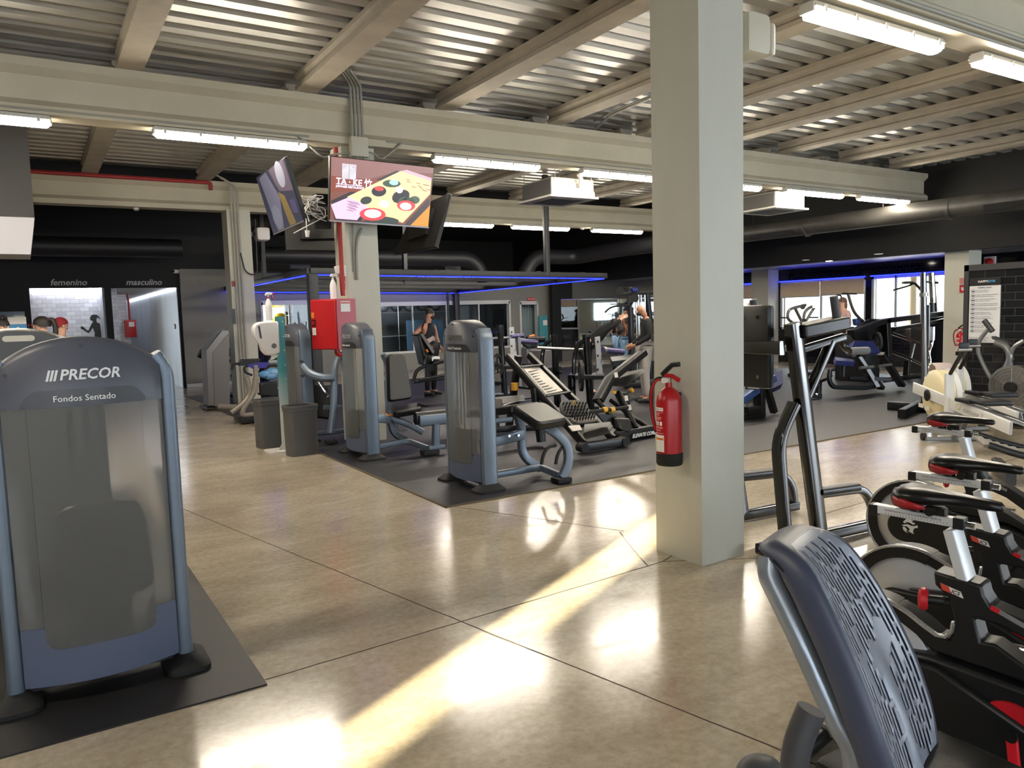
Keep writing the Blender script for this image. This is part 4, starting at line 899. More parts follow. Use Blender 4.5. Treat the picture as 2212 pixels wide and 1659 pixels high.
for x, y, lb in ((-.5, 9.24, 'strip light cut by the left edge, on the middle beam'), (5.5, 9.24, 'strip light on the middle beam right of the bright television'), (7.95, 9.24, 'strip light on the middle beam just left of the tall column'), (10.2, 9.24, 'strip light on the middle beam half hidden right of the tall column'), (12.55, 9.24, 'strip light on the middle beam under the second air unit'), (14.75, 9.24, 'strip light nearest the free end of the middle beam'),
                 (8.5, 15.55, 'strip light on the far beam nearest the rear televisions'), (10.7, 15.55, 'strip light on the far beam crossed by a hanging black post'), (13.1, 15.55, 'strip light on the far beam nearest the tall column'),
                 (5.66, 3.62, 'large bright strip light on the near beam at the upper right'), (7.95, 3.62, 'strip light on the near beam cut by the right edge'),
                 (-2.2, 3.62, 'strip light of the near beam far to the left'), (-3, -2.3, 'strip light behind the camera on the left'), (-2.8, 9.24, 'strip light of the middle beam beyond the left edge')):
    dup(S1, (x, y, zl), 0, lb)
CONDM = mat('conduit_grey', (150, 148, 138), .5)
def conduit(pts, r, nm, label, rad=.12, m=CONDM, n=8, cat='pipe', grp=None):
    b = MB(pts[0]); b.tube(pts, r, n=n, rad=rad); o = b.obj(nm, m); o.location = pts[0]; return tag(o, label, cat, grp)
conduit([(-8, 9.21, 3.80), (3.0, 9.21, 3.80)], .012, 'conduit', 'thin pipe along the middle beam left of the junction box'); 
conduit([(4.0, 9.2, 3.83), (16.2, 9.2, 3.78)], .012, 'conduit', 'thin pipe along the middle beam right of the junction box')
conduit([(3.9, 3.35, 3.80), (12, 3.35, 3.78)], .016, 'conduit', 'lower pipe joining the lights of the near beam'); conduit([(3.9, 3.40, 3.745), (12, 3.40, 3.745)], .014, 'conduit', 'upper pipe joining the lights of the near beam')
jb = P(775, 318, 'y', 9.17)
JB = thing('junction_box', 'square cream junction box on the middle beam above the bright television', 'box', (jb.x, 9.17, jb.z))
MB().bx(-.11, .11, -.04, .05, -.12, .12, bev=.006).obj('case', mat('junction_cream', (186, 182, 166), .5), JB); MB().bx(-.105, .105, -.046, -.04, -.115, .115, bev=.003).obj('cover', MATS['junction_cream'], JB)
for k in range(4):
    x = jb.x-.07+.045*k
    conduit([(x-.35, 8.6, 4.46), (x-.1, 9.0, 4.46), (x, 9.18, 4.44), (x, 9.19, jb.z+.12)], .016, 'conduit', 'grey conduit rising from the junction box to the deck, %s of four' % ('leftmost', 'second', 'third', 'rightmost')[k], rad=.16)
    conduit([(x, 9.19, jb.z-.11), (x, 9.25, jb.z-.3), (x, 9.34, jb.z-.45), (x, 9.34, 3.0)] if k else [(x, 9.19, jb.z-.11), (x, 9.19, jb.z-.2), (x, 9.30, jb.z-.35), (x, 9.34, 2.2)], .013, 'conduit', 'conduit dropping from the junction box behind the television, %s of four' % ('leftmost', 'second', 'third', 'rightmost')[k])
conduit([(jb.x-.11, 9.19, jb.z-.08), (jb.x-.3, 9.19, jb.z-.1), (jb.x-.45, 9.19, jb.z-.17), (jb.x-.75, 9.2, 3.80)], .012, 'conduit', 'bent pipe leaving the junction box to the left', rad=.1)
conduit([(jb.x+.11, 9.19, jb.z-.04), (jb.x+.2, 9.19, jb.z-.05), (jb.x+.3, 9.19, jb.z-.13), (jb.x+.6, 9.19, 3.83)], .012, 'conduit', 'bent pipe leaving the junction box to the right', rad=.08)
# red pipes
RP = mat('pipe_red', (150, 34, 34), .5)
conduit([(-8, 15.5, 4.26), (3.1, 15.5, 4.26), (3.1, 15.5, 4.12)], .035, 'sprinkler_pipe', 'red pipe running along the far beam on the left', rad=.05, m=RP, n=10)
conduit([(3.36, 9.30, 3.72), (3.36, 9.30, 1.9)], .028, 'riser_pipe', 'red vertical pipe down the television pillar to the hose cabinet', m=RP, n=10)
# conduits of the far pillar
for k, x in enumerate((3.45, 3.51, 3.57)):
    conduit([(x-.25, 15.45-.05*k, 4.4-.05*k), (x-.02, 15.45-.05*k, 4.3-.05*k), (x, 15.46, 4.0), (x, 15.46, .05)], .018, 'conduit', 'grey conduit down the far pillar, %s of three' % ('left', 'middle', 'right')[k], m=mat('conduit_cream', (170, 166, 156), .5))
conduit([(3.56, 15.44, 2.95), (3.62, 15.42, 2.6), (3.74, 15.42, 2.52), (3.86, 15.44, 2.56), (3.88, 15.46, 3.6)], .014, 'conduit', 'looping black cable on the far pillar', rad=.2, m=BLACKP)
conduit([(3.66, 9.33, 2.75), (3.60, 9.33, 2.62), (3.57, 9.33, 2.45), (3.57, 9.33, 2.1)], .02, 'conduit', 'thick bent conduit under the bright television on the pillar', rad=.1)
# air cassettes hanging from the ceiling
CASS = mat('cassette_steel', (150, 148, 142), .45, metal=.4); CASW = mat('cassette_white', (196, 192, 184), .5); CASD = mat('cassette_dark', (84, 82, 80), .6)
def cassette(loc, label):
    t = thing('air_conditioner', label, 'air conditioner', loc, 0, 'ceiling air units')
    MB().bx(-.48, .48, -.48, .48, 0, .035, bev=.01).obj('grille_panel', CASW, t)
    MB().bx(-.3, .3, -.3, .3, -.008, 0).obj('intake', CASD, t)
    MB().bx(-.42, .42, -.42, .42, .035, .31).obj('casing', CASS, t)
    MB().bx(-.43, -.42, -.4, .4, .05, .29).obj('insulation', CASD, t)
    for s in (-.36, .36): 
        for r in (-.44, .44): MB().cyl((s, r, .1), (s, r, 4.45-loc[2]), .006, n=6).obj('hanger_rod', STEEL, t)
    MB().tube([(.1, -.42, .2), (.1, -.5, .2), (.1, -.52, .3), (.1, -.44, .36)], .035, rad=.06).obj('drain_bend', CASW, t)
    MB().tube([(.42, -.2, .18), (.56, -.2, .18), (.6, -.2, .1), (.52, -.1, .04)], .03, rad=.06).obj('hose', CASW, t)
    MB().bx(-.08, .06, -.43, -.42, .12, .24).obj('label_plate', CASW, t)
    return t
cassette((7.52, 10.42, 3.43), 'air conditioning cassette hanging left of the tall column')
cassette((12.3, 10.0, 3.43), 'air conditioning cassette hanging right of the tall column')
SPK = thing('mounted_loudspeaker', 'white wall loudspeaker on the tall column near the ceiling', 'speaker', (4.02, 3.5, 3.32))
MB().box((0, 0, 0), (.22, .30, .26), bev=.05).obj('cabinet', mat('speaker_cream', (206, 200, 180), .5), SPK); MB().box((.1, -.02, -.02), (.05, .26, .2), bev=.02, rz=.2).obj('grille', MATS['speaker_cream'], SPK); MB().bx(-.19, -.1, -.05, .05, -.04, .04).obj('bracket', SATB, SPK)
q = P(562, 503, 'y', 15.3); S2 = thing('mounted_loudspeaker', 'white loudspeaker on the far pillar below the dim television', 'speaker', (4.02, 15.6, q.z))
MB().box((0, -.05, 0), (.26, .30, .26), bev=.06).obj('cabinet', WHITEP, S2); MB().bx(-.22, -.1, -.05, .05, -.04, .04).obj('bracket', SATB, S2)
def det(x, y, z, lb):
    t = thing('smoke_detector', lb, 'detector', (x, y, z)); MB().lathe((0, 0, 0), (0, 0, -1), [(0, .05), (.03, .055), (.05, .03), (.05, .001)], 16).obj('body', WHITEP, t)
q = P(295, 453, 'y', 15.7); det(q.x, 15.74, 3.76, 'white smoke detector under the far beam on the left'); q = P(1260, 491, 'y', 15.7); det(q.x, 15.74, 3.76, 'white smoke detector under the far beam between two strip lights')
# black box at the left edge
HB = thing('hanging_bulkhead', 'black hanging box with a white lower panel at the left edge', 'panel', (-1.0, 12, 2.6))
b = MB((-1, 12, 2.6)); b.bx(-3, .165, 12, 13.2, 3.06, 4.45); b.obj('upper_box', mat('box_black', (40, 38, 37), .6), HB)
b = MB((-1, 12, 2.6)); b.prism([(-3, 12.0, 3.06), (.165, 12.0, 3.06), (.085, 12.0, 2.58), (-3, 12.0, 2.58)], (0, .9, 0)); b.obj('lower_panel', mat('box_white', (176, 174, 180), .5), HB)
# duct on the right, far ducts
DUCT = mat('duct_grey', (70, 68, 64), .5, metal=.2, var=.3, vs=1.5); DUCTB = mat('duct_black', (22, 22, 26), .5)
DU = thing('ventilation_duct', 'dusty grey round duct along the black bulkhead on the right', 'duct', (15.3, 10, 3.4))
b = MB((15.3, 10, 3.4)); b.cyl((15.3, -4, 3.36), (15.3, 21, 3.47), .2, n=24); b.obj('tube', DUCT, DU, smooth=50)
for y in (5.2, 8.15, 11.4): b = MB((15.3, 10, 3.4)); b.cyl((15.3, y, 3.4), (15.3, y+.06, 3.4), .212, n=24); b.obj('joint_ring', DUCT, DU)
for y in (6.4, 11.7): b = MB((15.3, 10, 3.4)); b.prism([(15.11, y, 3.37), (15.11, y+1.1, 3.37), (15.14, y+1.1, 3.26), (15.14, y, 3.26)], (-.01, 0, 0)); b.obj('grille', BLACKP, DU)
for y in (4.6, 9.6, 13): b = MB((15.3, 10, 3.4)); b.cyl((15.3, y, 3.6), (15.3, y, 4.48), .008, n=6); b.obj('hanger', SATB, DU)
for pts, lb in (([(5.0, 19.5, 3.25), (11.0, 19.5, 3.25), (11.4, 19.5, 2.6)], 'black duct over the studio bending down at its right end'), ([(12.4, 19, 2.7), (12.8, 19, 3.3), (14.3, 19, 3.3), (14.6, 17.2, 3.4), (14.6, 14, 3.4)], 'black duct bending up at its left end over the mirror wall'), ([(-8, 19.8, 3.4), (3.2, 19.8, 3.4)], 'black duct above the changing room doorways')):
    conduit(pts, .22, 'ventilation_duct', lb, rad=.4, m=DUCTB, n=18, cat='duct')
for px, y0, y1 in ((648, 545, 580), (978, 552, 587)):
    q0, q1 = P(px-20 if px < 700 else px-16, y1, 'y', 20.4), P(px+20 if px < 700 else px+16, y0, 'y', 20.4)
    t = thing('ceiling_speaker', 'small grey louvred panel hanging %s the television pillar' % ('left of' if px < 700 else 'well right of'), 'panel', ((q0.x+q1.x)/2, 20.4, q0.z)); o_ = ((q0.x+q1.x)/2, 20.4, q0.z)
    b = MB(o_); b.bx(q0.x, q1.x, 20.4, 20.43, q0.z, q1.z); b.obj('board', mat('panel_grey', (150, 150, 146), .6), t)
    for k in range(8): b = MB(o_); z = q0.z+(q1.z-q0.z)*(k+.5)/8; b.bx(q0.x+.03, q1.x-.03, 20.385, 20.4, z-.006, z+.006); b.obj('louvre', mat('panel_line', (112, 112, 110), .6), t)
# ================================================================ LED RIG
RIGM = mat('rig_black', (20, 20, 23), .45)
RG = thing('led_canopy', 'black overhead frame edged with blue light strips on posts', 'frame', (7.5, 17, 0)); oR = (7.5, 17, 0)
NL, NR, FR, FL = Vec((4.16, 13.1, 2.4)), Vec((10.85, 13.3, 2.344)), Vec((11.5, 21.4, 2.34)), Vec((4.4, 21.4, 2.44))
def beam(a, c, w_, h_, nm, m=RIGM, up=(0, 0, 1)): 
    b = MB(oR); b.rtube([a, c], w_, h_, r=.006, up=up); return b.obj(nm, m, RG)
U_ = Vec((0, 0, .055))
for a, c in ((NL, NR), (FL, FR), (NL, FL), (NR, FR)): beam(a+U_, c+U_, .1, .11, 'beam')
for f in (.25, .5, .75): beam(NL.lerp(FL, f)+U_, NR.lerp(FR, f)+U_, .06, .08, 'cross_beam')
LEDS = Vec((0, 0, -.012))
for a, c in ((NL, NR), (FL, FR), (NL, FL), (NR, FR)):
    b = MB(oR); d_ = (c-a).normalized()*.06; b.rtube([a+d_+LEDS, c-d_+LEDS], .02, .016, r=.004); b.obj('light_strip', LEDB, RG)
random.seed(2)
for f in (.08, .3, .45, .62, .8): # loose wire loops
    p = NL.lerp(NR, f)+Vec((0, -.06, .0)); b = MB(oR); b.tube([p, p+Vec((.03, -.02, -.06)), p+Vec((.16, -.02, -.07)), p+Vec((.2, 0, 0))], .006, n=6, rad=.05); b.obj('wire', BLACKP, RG)
for p, w_ in ((NL, .17), (FL, .1), (FR+Vec((-.1, 0, 0)), .16), (FR+Vec((-.5, -.2, 0)), .06)): beam(Vec((p.x+.05, p.y+.05, .013)), Vec((p.x+.05, p.y+.05, p.z+.02)), w_, w_, 'post', up=(0, 1, 0))
q = P(1182, 590, 'y', 13.25); beam(Vec((q.x, 13.25, 2.4)), Vec((q.x, 13.25, 4.46)), .1, .1, 'hanger_post', up=(0, 1, 0))
q = P(875, 580, 'y', 17.3); beam(Vec((q.x, 17.3, 2.4)), Vec((q.x, 17.3, 4.44)), .1, .1, 'hanger_post', up=(0, 1, 0)); q = P(571, 600, 'y', 17.3); beam(Vec((q.x, 17.3, 2.45)), Vec((q.x, 17.3, 4.44)), .09, .09, 'hanger_post', up=(0, 1, 0))
# ================================================================ STUDIO behind the rig
YS = 21.6
gl = bpy.data.materials.new('clear_glass'); gl.use_nodes = True; nt = gl.node_tree; nt.nodes.clear()
o_ = nt.nodes.new('ShaderNodeOutputMaterial'); mx = nt.nodes.new('ShaderNodeMixShader'); tr = nt.nodes.new('ShaderNodeBsdfTransparent'); gs = nt.nodes.new('ShaderNodeBsdfGlossy'); lw = nt.nodes.new('ShaderNodeFresnel')
gs.inputs['Roughness'].default_value = .02; lw.inputs[0].default_value = 1.35; tr.inputs[0].default_value = (.93, .96, .96, 1)
nt.links.new(lw.outputs[0], mx.inputs[0]); nt.links.new(tr.outputs[0], mx.inputs[1]); nt.links.new(gs.outputs[0], mx.inputs[2]); nt.links.new(mx.outputs[0], o_.inputs[0])
def sx_(px, py=700, y=YS): return P(px, py, 'y', y).x
def sz_(px, py, y=YS): return P(px, py, 'y', y).z
h1 = (sx_(566), sx_(690), .5, sz_(620, 656)); h2 = (sx_(815), sx_(1102), .55, sz_(950, 657)); h3 = (sx_(1124), sx_(1162), .02, sz_(1140, 656))
wall_y('wall_studio', YS, YS+.1, 4.75, 15.15, 0, 2.95, [h1, h2, h3], mat('studio_grey', (126, 124, 118), .6), 'grey studio wall with glazed openings')
FRM = mat('white_frame', (206, 206, 202), .45)
for i, (h, nm) in enumerate(((h1, 'window_1'), (h2, 'window_2'), (h3, 'door_1'))):
    b = MB(); x0, x1, z0, z1 = h; w_ = .09
    b.bx(x0-.02, x0+w_*.5, YS-.03, YS+.13, z0, z1+.05); b.bx(x1-w_*.5, x1+.02, YS-.03, YS+.13, z0, z1+.05); b.bx(x0, x1, YS-.03, YS+.13, z1-.03, z1+.09); b.bx(x0, x1, YS-.03, YS+.13, z0-.03, z0+.03)
    n = {0: 2, 1: 4, 2: 1}[i]
    for k in range(1, n): x = x0+(x1-x0)*k/n; b.bx(x-.02, x+.02, YS, YS+.05, z0, z1)
    fr = struct(b.obj(nm, FRM))
    pa = MB().bx(x0, x1, YS+.045, YS+.05, z0, z1).obj('pane', gl, fr)
W(4.75, 15.15, 24.6, 24.7, 0, .9, mat('studio_back', (92, 98, 104), .7), 'wall_studio_back'); 
bw0, bw1 = sx_(556, y=24.65), sx_(625, y=24.65)
wall_y('wall_studio_rear', 24.6, 24.7, 4.7, 15.15, .9, 3.0, [(bw0, bw1, 1.0, sz_(600, 655, 24.65))], MATS['studio_back'])
wall_y('wall_far_window', 26.0, 26.2, 4.6, 19, 0, 4.6, [(bw0-.3, bw1+.3, .8, 2.4)], BLACK)
W(4.65, 4.75, 21, 26, 0, 3.0, GREYW, 'wall_studio_side'); W(4.7, 15.15, 21.6, 24.7, 2.95, 3.0, mat('studio_ceiling', (60, 62, 66), .7), 'ceiling_studio')
bl = bpy.data.lights.new('studio_lamp', 'AREA'); bl.energy = 90; bl.size = 2; bl.size_y = 1; bl.shape = 'RECTANGLE'; blo = bpy.data.objects.new('studio_lamp', bl); COL.objects.link(blo); blo.location = (9, 23.2, 2.9)
# shelf of balls and gear
SH = thing('ball_rack', 'chrome shelf rack holding exercise balls behind the studio glass', 'rack', (9.3, 23.9, 0)); oB2 = (9.3, 23.9, 0)
for z in (1.78, 1.0, .4): b = MB(oB2); b.bx(6.9, 12.2, 23.6, 24.3, z, z+.02); b.obj('shelf', GREYM, SH)
for x in (6.9, 8.6, 10.4, 12.2): b = MB(oB2); b.cyl((x, 23.6, 0), (x, 23.6, 2.3), .02, n=8); b.obj('upright', CHROME, SH)
BALL = mat('ball_grey', (104, 110, 116), .38); BALLD = mat('ball_dark', (66, 72, 78), .4)
def ball(x, y, z, r, m, lb, g):
    o = MB((x, y, z)).sph((x, y, z+r), r, 18).obj('exercise_ball', m); o.location = (x, y, z); tag(o, lb, 'ball', g)
for k in range(11): ball(7.15+.48*k, 23.95, 1.805, .23, (BALL, BALLD)[k % 2], 'grey exercise ball on the top shelf behind the studio glass', 'exercise balls on the top shelf')
for k, (x, z) in enumerate(((8.25, 1.025), (8.25, .425), (9.5, 1.025))): ball(x, 23.95, z, .27, BALLD, ('dark exercise ball on the middle shelf nearer the pillar', 'dark exercise ball on the lowest shelf', 'dark exercise ball on the middle shelf behind the standing man')[k], 'exercise balls on the lower shelves')
MATB = mat('mat_blue', (34, 66, 120), .7)
for k in range(6): 
    x = 7.0+.13*k; o = MB((x, 23.7, .42)).cyl((x, 23.7, .425), (x, 23.7, 1.0-.01), .06, n=10).obj('rolled_mat', MATB); o.location = (x, 23.7, .42); tag(o, 'blue rolled mat standing in a row on the lowest shelf behind the glass', 'mat', 'rolled blue mats')
for k, x in enumerate((10.6, 11.35)):
    o = MB((x, 23.4, 0)).box((x+.3, 23.4, .95), (.62, .05, 1.5), bev=.02).obj('gym_mat', mat('mat_steel_blue', (58, 92, 124), .7)); o.location = (x, 23.4, 0); o.data.transform(Matrix.Translation((0, 0, -.19))); tag(o, 'steel blue mat hanging behind the studio glass, %s of two' % ('left', 'right')[k], 'mat')
for k in range(5):
    o = MB((9.1, 23.3, 0)).bx(9.0, 9.7, 23.2, 23.5, .0, .07).obj('step_platform', (mat('step_grey', (140, 146, 150), .6), mat('step_dark', (40, 46, 54), .6))[k % 2]); o.data.transform(Matrix.Translation((0, 0, 0))); o.location = (9.1, 23.3, .08*k); tag(o, 'step platform in the stack behind the glass, %s from the floor' % ('lowest', 'second', 'third', 'fourth', 'topmost')[k], 'step', 'stacked step platforms')
t = thing('foil_banner', 'teal banner with a white paper between the studio door and the mirror', 'banner', (sx_(1166), 21.4, 0)); o_ = (sx_(1166), 21.4, 0)
b = MB(o_); b.bx(sx_(1157), sx_(1175), 21.38, 21.42, .05, sz_(1166, 682, 21.4)); b.obj('board', mat('teal', (66, 140, 150), .5), t)
b = MB(o_); b.bx(sx_(1165), sx_(1174), 21.37, 21.38, sz_(1166, 703, 21.4), sz_(1166, 692, 21.4)); b.obj('paper', WHITEP, t); b = MB(o_); b.bx(sx_(1140), sx_(1185), 21.3, 21.5, 0, .05); b.obj('foot', WHITEP, t)
t = thing('no_exit_sign', 'red NO EXIT sign on the grey wall above the studio door', 'sign', (sx_(1147, 646), YS-.03, sz_(1147, 646))); o_ = tuple(t.location)
b = MB(o_); b.bx(sx_(1139, 646), sx_(1155, 646), YS-.03, YS, sz_(1147, 650), sz_(1147, 642.5)); b.obj('board', RED, t); text('NO EXIT', 'lettering', WHITEL, t, (0, -.004, 0), (1, 0, 0), (0, 0, 1), .075, 'CENTER', ext=.001)
# trees outside the studio window
LEAF = mat('sunlit_leaves', (190, 180, 70), .7, var=.5, vs=3)
for k in range(3):
    b = MB((6.2+k*2.3, 29, 0)); rr = random.Random(k)
    for j in range(16): b.sph((6.2+k*2.3+rr.uniform(-.9, .9), 29+rr.uniform(-.5, .5), 1.0+rr.uniform(0, 2.2)), rr.uniform(.3, .55), 8)
    t = thing('garden_tree', 'yellow leaved tree outside the studio window, %s of three' % ('left', 'middle', 'right')[k], 'tree', (6.2+k*2.3, 29, 0)); b.obj('crown', LEAF, t); MB().cyl((0, 0, 0), (0, 0, 1.5), .09).obj('trunk', mat('bark', (90, 70, 50), .9), t)
CUR = mat('curtain_grey', (126, 136, 150), .8)
def curtain(x0, x1, y, z0, z1, n, m, label):
    b = MB((x0, y, z0)); rows = []
    for z in (z0, z1): rows.append([(x0+(x1-x0)*i/(n*4), y+.035*math.sin(i*PI/2), z) for i in range(n*4+1)])
    b.grid(rows); o = b.obj('curtain', m, smooth=80); o.location = (x0, y, z0); o.modifiers.new('s', 'SOLIDIFY').thickness = .006; tag(o, label, 'curtain')
curtain(sx_(640, y=22.2), sx_(690, y=22.2), 22.2, .1, 2.2, 8, CUR, 'pale blue curtain behind the studio glass left of the pillar'); curtain(sx_(1128, y=22.0), sx_(1160, y=22.0), 22.0, .05, 2.1, 6, mat('curtain_pale', (150, 160, 164), .7), 'pale curtain behind the studio door glass')
# ================================================================ MIRROR, changing room fittings
MIR = mat('mirror_silver', (220, 224, 224), .02, metal=1)
YM = 21.3
t = thing('wall_mirror', 'long frameless mirror on the far grey wall reflecting the windows', 'mirror', (16.7, YM-.01, .37)); o_ = (16.7, YM-.01, .37)
b = MB(o_); b.bx(15.35, 18.40, YM-.03, YM-.005, .37, 2.05); b.obj('silvered_glass', MIR, t); b = MB(o_); b.bx(15.3, 18.41, YM-.05, YM, 2.05, 2.08); b.obj('top_trim', CHROME, t); b = MB(o_); b.bx(15.3, 15.35, YM-.05, YM, .37, 2.08); b.obj('side_trim', CHROME, t)
t = thing('wall_mirror', 'narrower mirror beside the long one, turned towards the hall', 'mirror', (18.4, 19.7, .37)); o_ = (18.4, 19.7, .37)
b = MB(o_); b.bx(18.40, 18.418, 18.3, 21.2, .37, 2.05); b.obj('silvered_glass', MIR, t)
struct(MB().bx(14.95, 15.3, 21.15, 21.3, 0, 3.0).obj('pillar', BLACK), 'black pier left of the long mirror'); struct(MB().bx(15.3, 15.85, 21.24, 21.3, 2.1, 3.0).obj('wall_black_panel', BLACK))
SILW = mat('silver_grey_letters', (176, 176, 178), .45)
for body, x in (('femenino', .86), ('masculino', 2.47)):
    t = thing('door_sign', 'silver %s lettering over its doorway' % body, 'sign', (x, 20.89, 2.66)); text(body, 'lettering', SILW, t, (0, 0, 0), (1, 0, 0), (0, 0, 1), .2, 'CENTER', ext=.006, shear=.25, bold=.003)
for pts, lb in (([(.07, 21.0, 2.545), (1.55, 21.0, 2.545)], 'white light strip across the femenino doorway'), ([(1.53, 21.02, 2.54), (1.53, 21.9, 2.54)], 'short white light strip on the right of the femenino recess'), ([(.1, 21.88, 2.54), (1.55, 21.88, 2.54)], 'white light strip along the tiled wall of the femenino recess'), ([(3.2, 21.05, 2.53), (3.2, 31.8, 2.53)], 'long white light strip along the masculino corridor')):
    b = MB(pts[0]); b.rtube(pts, .02, .02, r=.004); o = b.obj('light_strip', LEDW); o.location = pts[0]; tag(o, lb, 'light')
# boxing woman silhouette on the tiles
SIL = [(.0, -.30), (.02, -.12), (-.02, .0), (-.07, -.08), (-.12, -.14), (-.17, -.11), (-.24, -.05), (-.29, -.02), (-.30, .03), (-.26, .05), (-.22, .02), (-.17, -.05), (-.12, -.07), (-.08, .02), (-.03, .12), (.0, .15), (-.02, .19), (-.06, .2), (-.06, .27), (-.03, .33), (.03, .35), (.1, .34), (.16, .28), (.17, .22), (.13, .26), (.1, .26), (.08, .2), (.09, .14), (.16, .1), (.17, -.1), (.17, -.30)]
q = P(202, 708, 'y', 21.94); o = MB((q.x, 21.94, q.z)).prism([(q.x+a*.95, 21.945, q.z+c*.95) for a, c in SIL], (0, -.008, 0)).obj('wall_silhouette', BLACKP); o.location = (q.x, 21.94, q.z); tag(o, 'black cut-out of a boxing woman on the white tiles', 'decoration')
t = thing('hose_cabinet', 'red fire cabinet on the white tiles inside the masculino corridor', 'cabinet', (2.2, 25.9, 1.2)); c0, c1 = P(272, 729, 'y', 25.8), P(293, 691, 'y', 25.8); o_ = (2.2, 25.9, 1.2)
b = MB(o_); b.bx(c0.x, c1.x, 25.75, 26, c0.z, c1.z, bev=.01); b.obj('case', mat('cabinet_bright_red', (176, 22, 26), .4), t); b = MB(o_); b.bx(c0.x+.1, c0.x+.25, 25.74, 25.75, c1.z-.2, c1.z-.06); b.obj('notice', WHITEP, t)
b = MB(o_); b.cyl(((c0.x+c1.x)/2, 25.9, c1.z), ((c0.x+c1.x)/2, 25.9, 2.56), .03, n=8); b.obj('pipe', RP, t)
q = P(377, 705, 'x', 3.2); t = thing('switch_plate', 'small switch plate on the pale corridor wall', 'switch', tuple(q)); MB().bx(-.012, .0, -.08, .08, -.07, .07).obj('plate', GREYM, t); MB().bx(-.02, -.012, -.03, .03, -.03, .03).obj('rocker', WHITEP, t)
t = thing('security_camera', 'white security camera on the corner of the grey partition', 'camera', (3.25, 20.86, 2.93)); MB().cyl((-.1, -.06, 0), (.02, 0, 0), .05, n=12).obj('barrel', WHITEP, t); MB().cyl((-.105, -.063, 0), (-.1, -.06, 0), .035, n=12).obj('lens', BLACKP, t)
# ================================================================ RIGHT WINDOWS
BLIND = mat('blind_fabric', (214, 196, 170), .8, trans=0, var=.04, vs=8); nt = BLIND.node_tree; trl = nt.nodes.new('ShaderNodeBsdfTranslucent'); trl.inputs[0].default_value = lin((226, 204, 172)); mxs = nt.nodes.new('ShaderNodeMixShader'); mxs.inputs[0].default_value = .16
nt.links.new(nt.nodes['Principled BSDF'].outputs[0], mxs.inputs[1]); nt.links.new(trl.outputs[0], mxs.inputs[2]); nt.links.new(mxs.outputs[0], nt.nodes['Material Output'].inputs[0])
FRW = mat('window_frame_grey', (170, 172, 174), .45)
for i, (y0, y1, z0, z1) in enumerate(WIN):
    b = MB(); w_ = .06; n = (3, 2, 2)[i]
    b.bx(18.52, 18.6, y0, y0+w_, z0, z1); b.bx(18.52, 18.6, y1-w_, y1, z0, z1); b.bx(18.52, 18.6, y0, y1, z1-w_, z1); b.bx(18.52, 18.6, y0, y1, z0, z0+w_)
    for k in range(1, n): y = y0+(y1-y0)*k/n; b.bx(18.52, 18.58, y-.025, y+.025, z0, z1)
    fr = struct(b.obj('window_%d' % (3+i), FRW)); MB().bx(18.55, 18.555, y0, y1, z0, z1).obj('pane', gl, fr)
    if i:
        t = thing('roller_blind', 'beige roller blind half lowered in the %s window' % ('wide', 'far')[i-1], 'blind', (18.46, (y0+y1)/2, z1)); o_ = tuple(t.location)
        for k in range(2):
            ya, yb2 = y0+.03+(y1-y0-.06)*k/2, y0+.03+(y1-y0-.06)*(k+1)/2-.02
            b = MB(o_); b.bx(18.47, 18.473, ya, yb2, 1.88-.02*k, z1-.02); b.obj('fabric', BLIND, t); b = MB(o_); b.cyl((18.47, ya, 1.88-.02*k), (18.47, yb2, 1.88-.02*k), .012, n=8); b.obj('bottom_bar', FRW, t)
    b = MB((18.47, y0, z1)); b.rtube([(18.47, y0, z1+.02), (18.47, y1, z1+.02)], .02, .03, r=.004); o = b.obj('light_strip', LEDB); o.location = (18.47, y0, z1); tag(o, 'blue light strip over the %s window on the right' % ('door-like', 'wide', 'far')[i], 'light')
for px, py in ((1791, 564), (1740, 562), (1898, 549)):
    q = P(px, py, 'z', 2.655); t = thing('downlight', 'round downlight in the alcove soffit, %s' % ('lit one' if px == 1791 else 'unlit one nearer the column' if px == 1740 else 'unlit one nearer the sign'), 'ceiling light', (q.x, q.y, 2.655)); MB().cyl((0, 0, 0), (0, 0, .004), .09, n=20).obj('ring', WHITEP, t); MB().cyl((0, 0, -.003), (0, 0, .0), .07, n=20).obj('lens', LAMP if px == 1791 else mat('lens_off', (190, 196, 206), .3), t)
# outside: street, neighbouring buildings; gap between them added to let in one sun stripe
BEI = mat('facade_beige', (240, 230, 212), .8, var=.04, vs=.6); WDK = mat('facade_window', (150, 150, 150), .3)
def building(x0, x1, y0, y1, h, label, wins=(), sl0=0, sl1=0):
    t = thing('neighbour_building', label, 'building', ((x0+x1)/2, (y0+y1)/2, 0)); o_ = ((x0+x1)/2, (y0+y1)/2, 0)
    b = MB(o_); b.prism([(x0, y0, 0), (x0, y1, 0), (x1, y1+sl1, 0), (x1, y0+sl0, 0)], (0, 0, h)); b.obj('wall', BEI, t); b = MB(o_); b.bx(x0-.1, x0+.1, y0, y1, h, h+.2); b.obj('cornice', BEI, t)
    for wy, wz, ww, wh in wins:
        b = MB(o_); b.bx(x0-.04, x0+.02, wy-ww/2, wy+ww/2, wz, wz+wh); f = b.obj('window', FRM, t)
        b = MB(o_); b.bx(x0-.06, x0-.04, wy-ww/2+.08, wy+ww/2-.08, wz+.08, wz+wh-.08); b.obj('pane', WDK, f); b = MB(o_); b.bx(x0-.5, x0, wy-ww/2-.1, wy+ww/2+.1, wz+wh+.02, wz+wh+.12); b.obj('awning', mat('awning_orange', (210, 150, 80), .7), t)
SY = 2.60+.51*(30-.8)
building(30, 36, SY+.15, 40, 8, 'beige building across the street behind the wide window', [(y, 1.0, 1.5, 1.5) for y in (21.6, 24.5, 27.5)], sl0=.51*6)
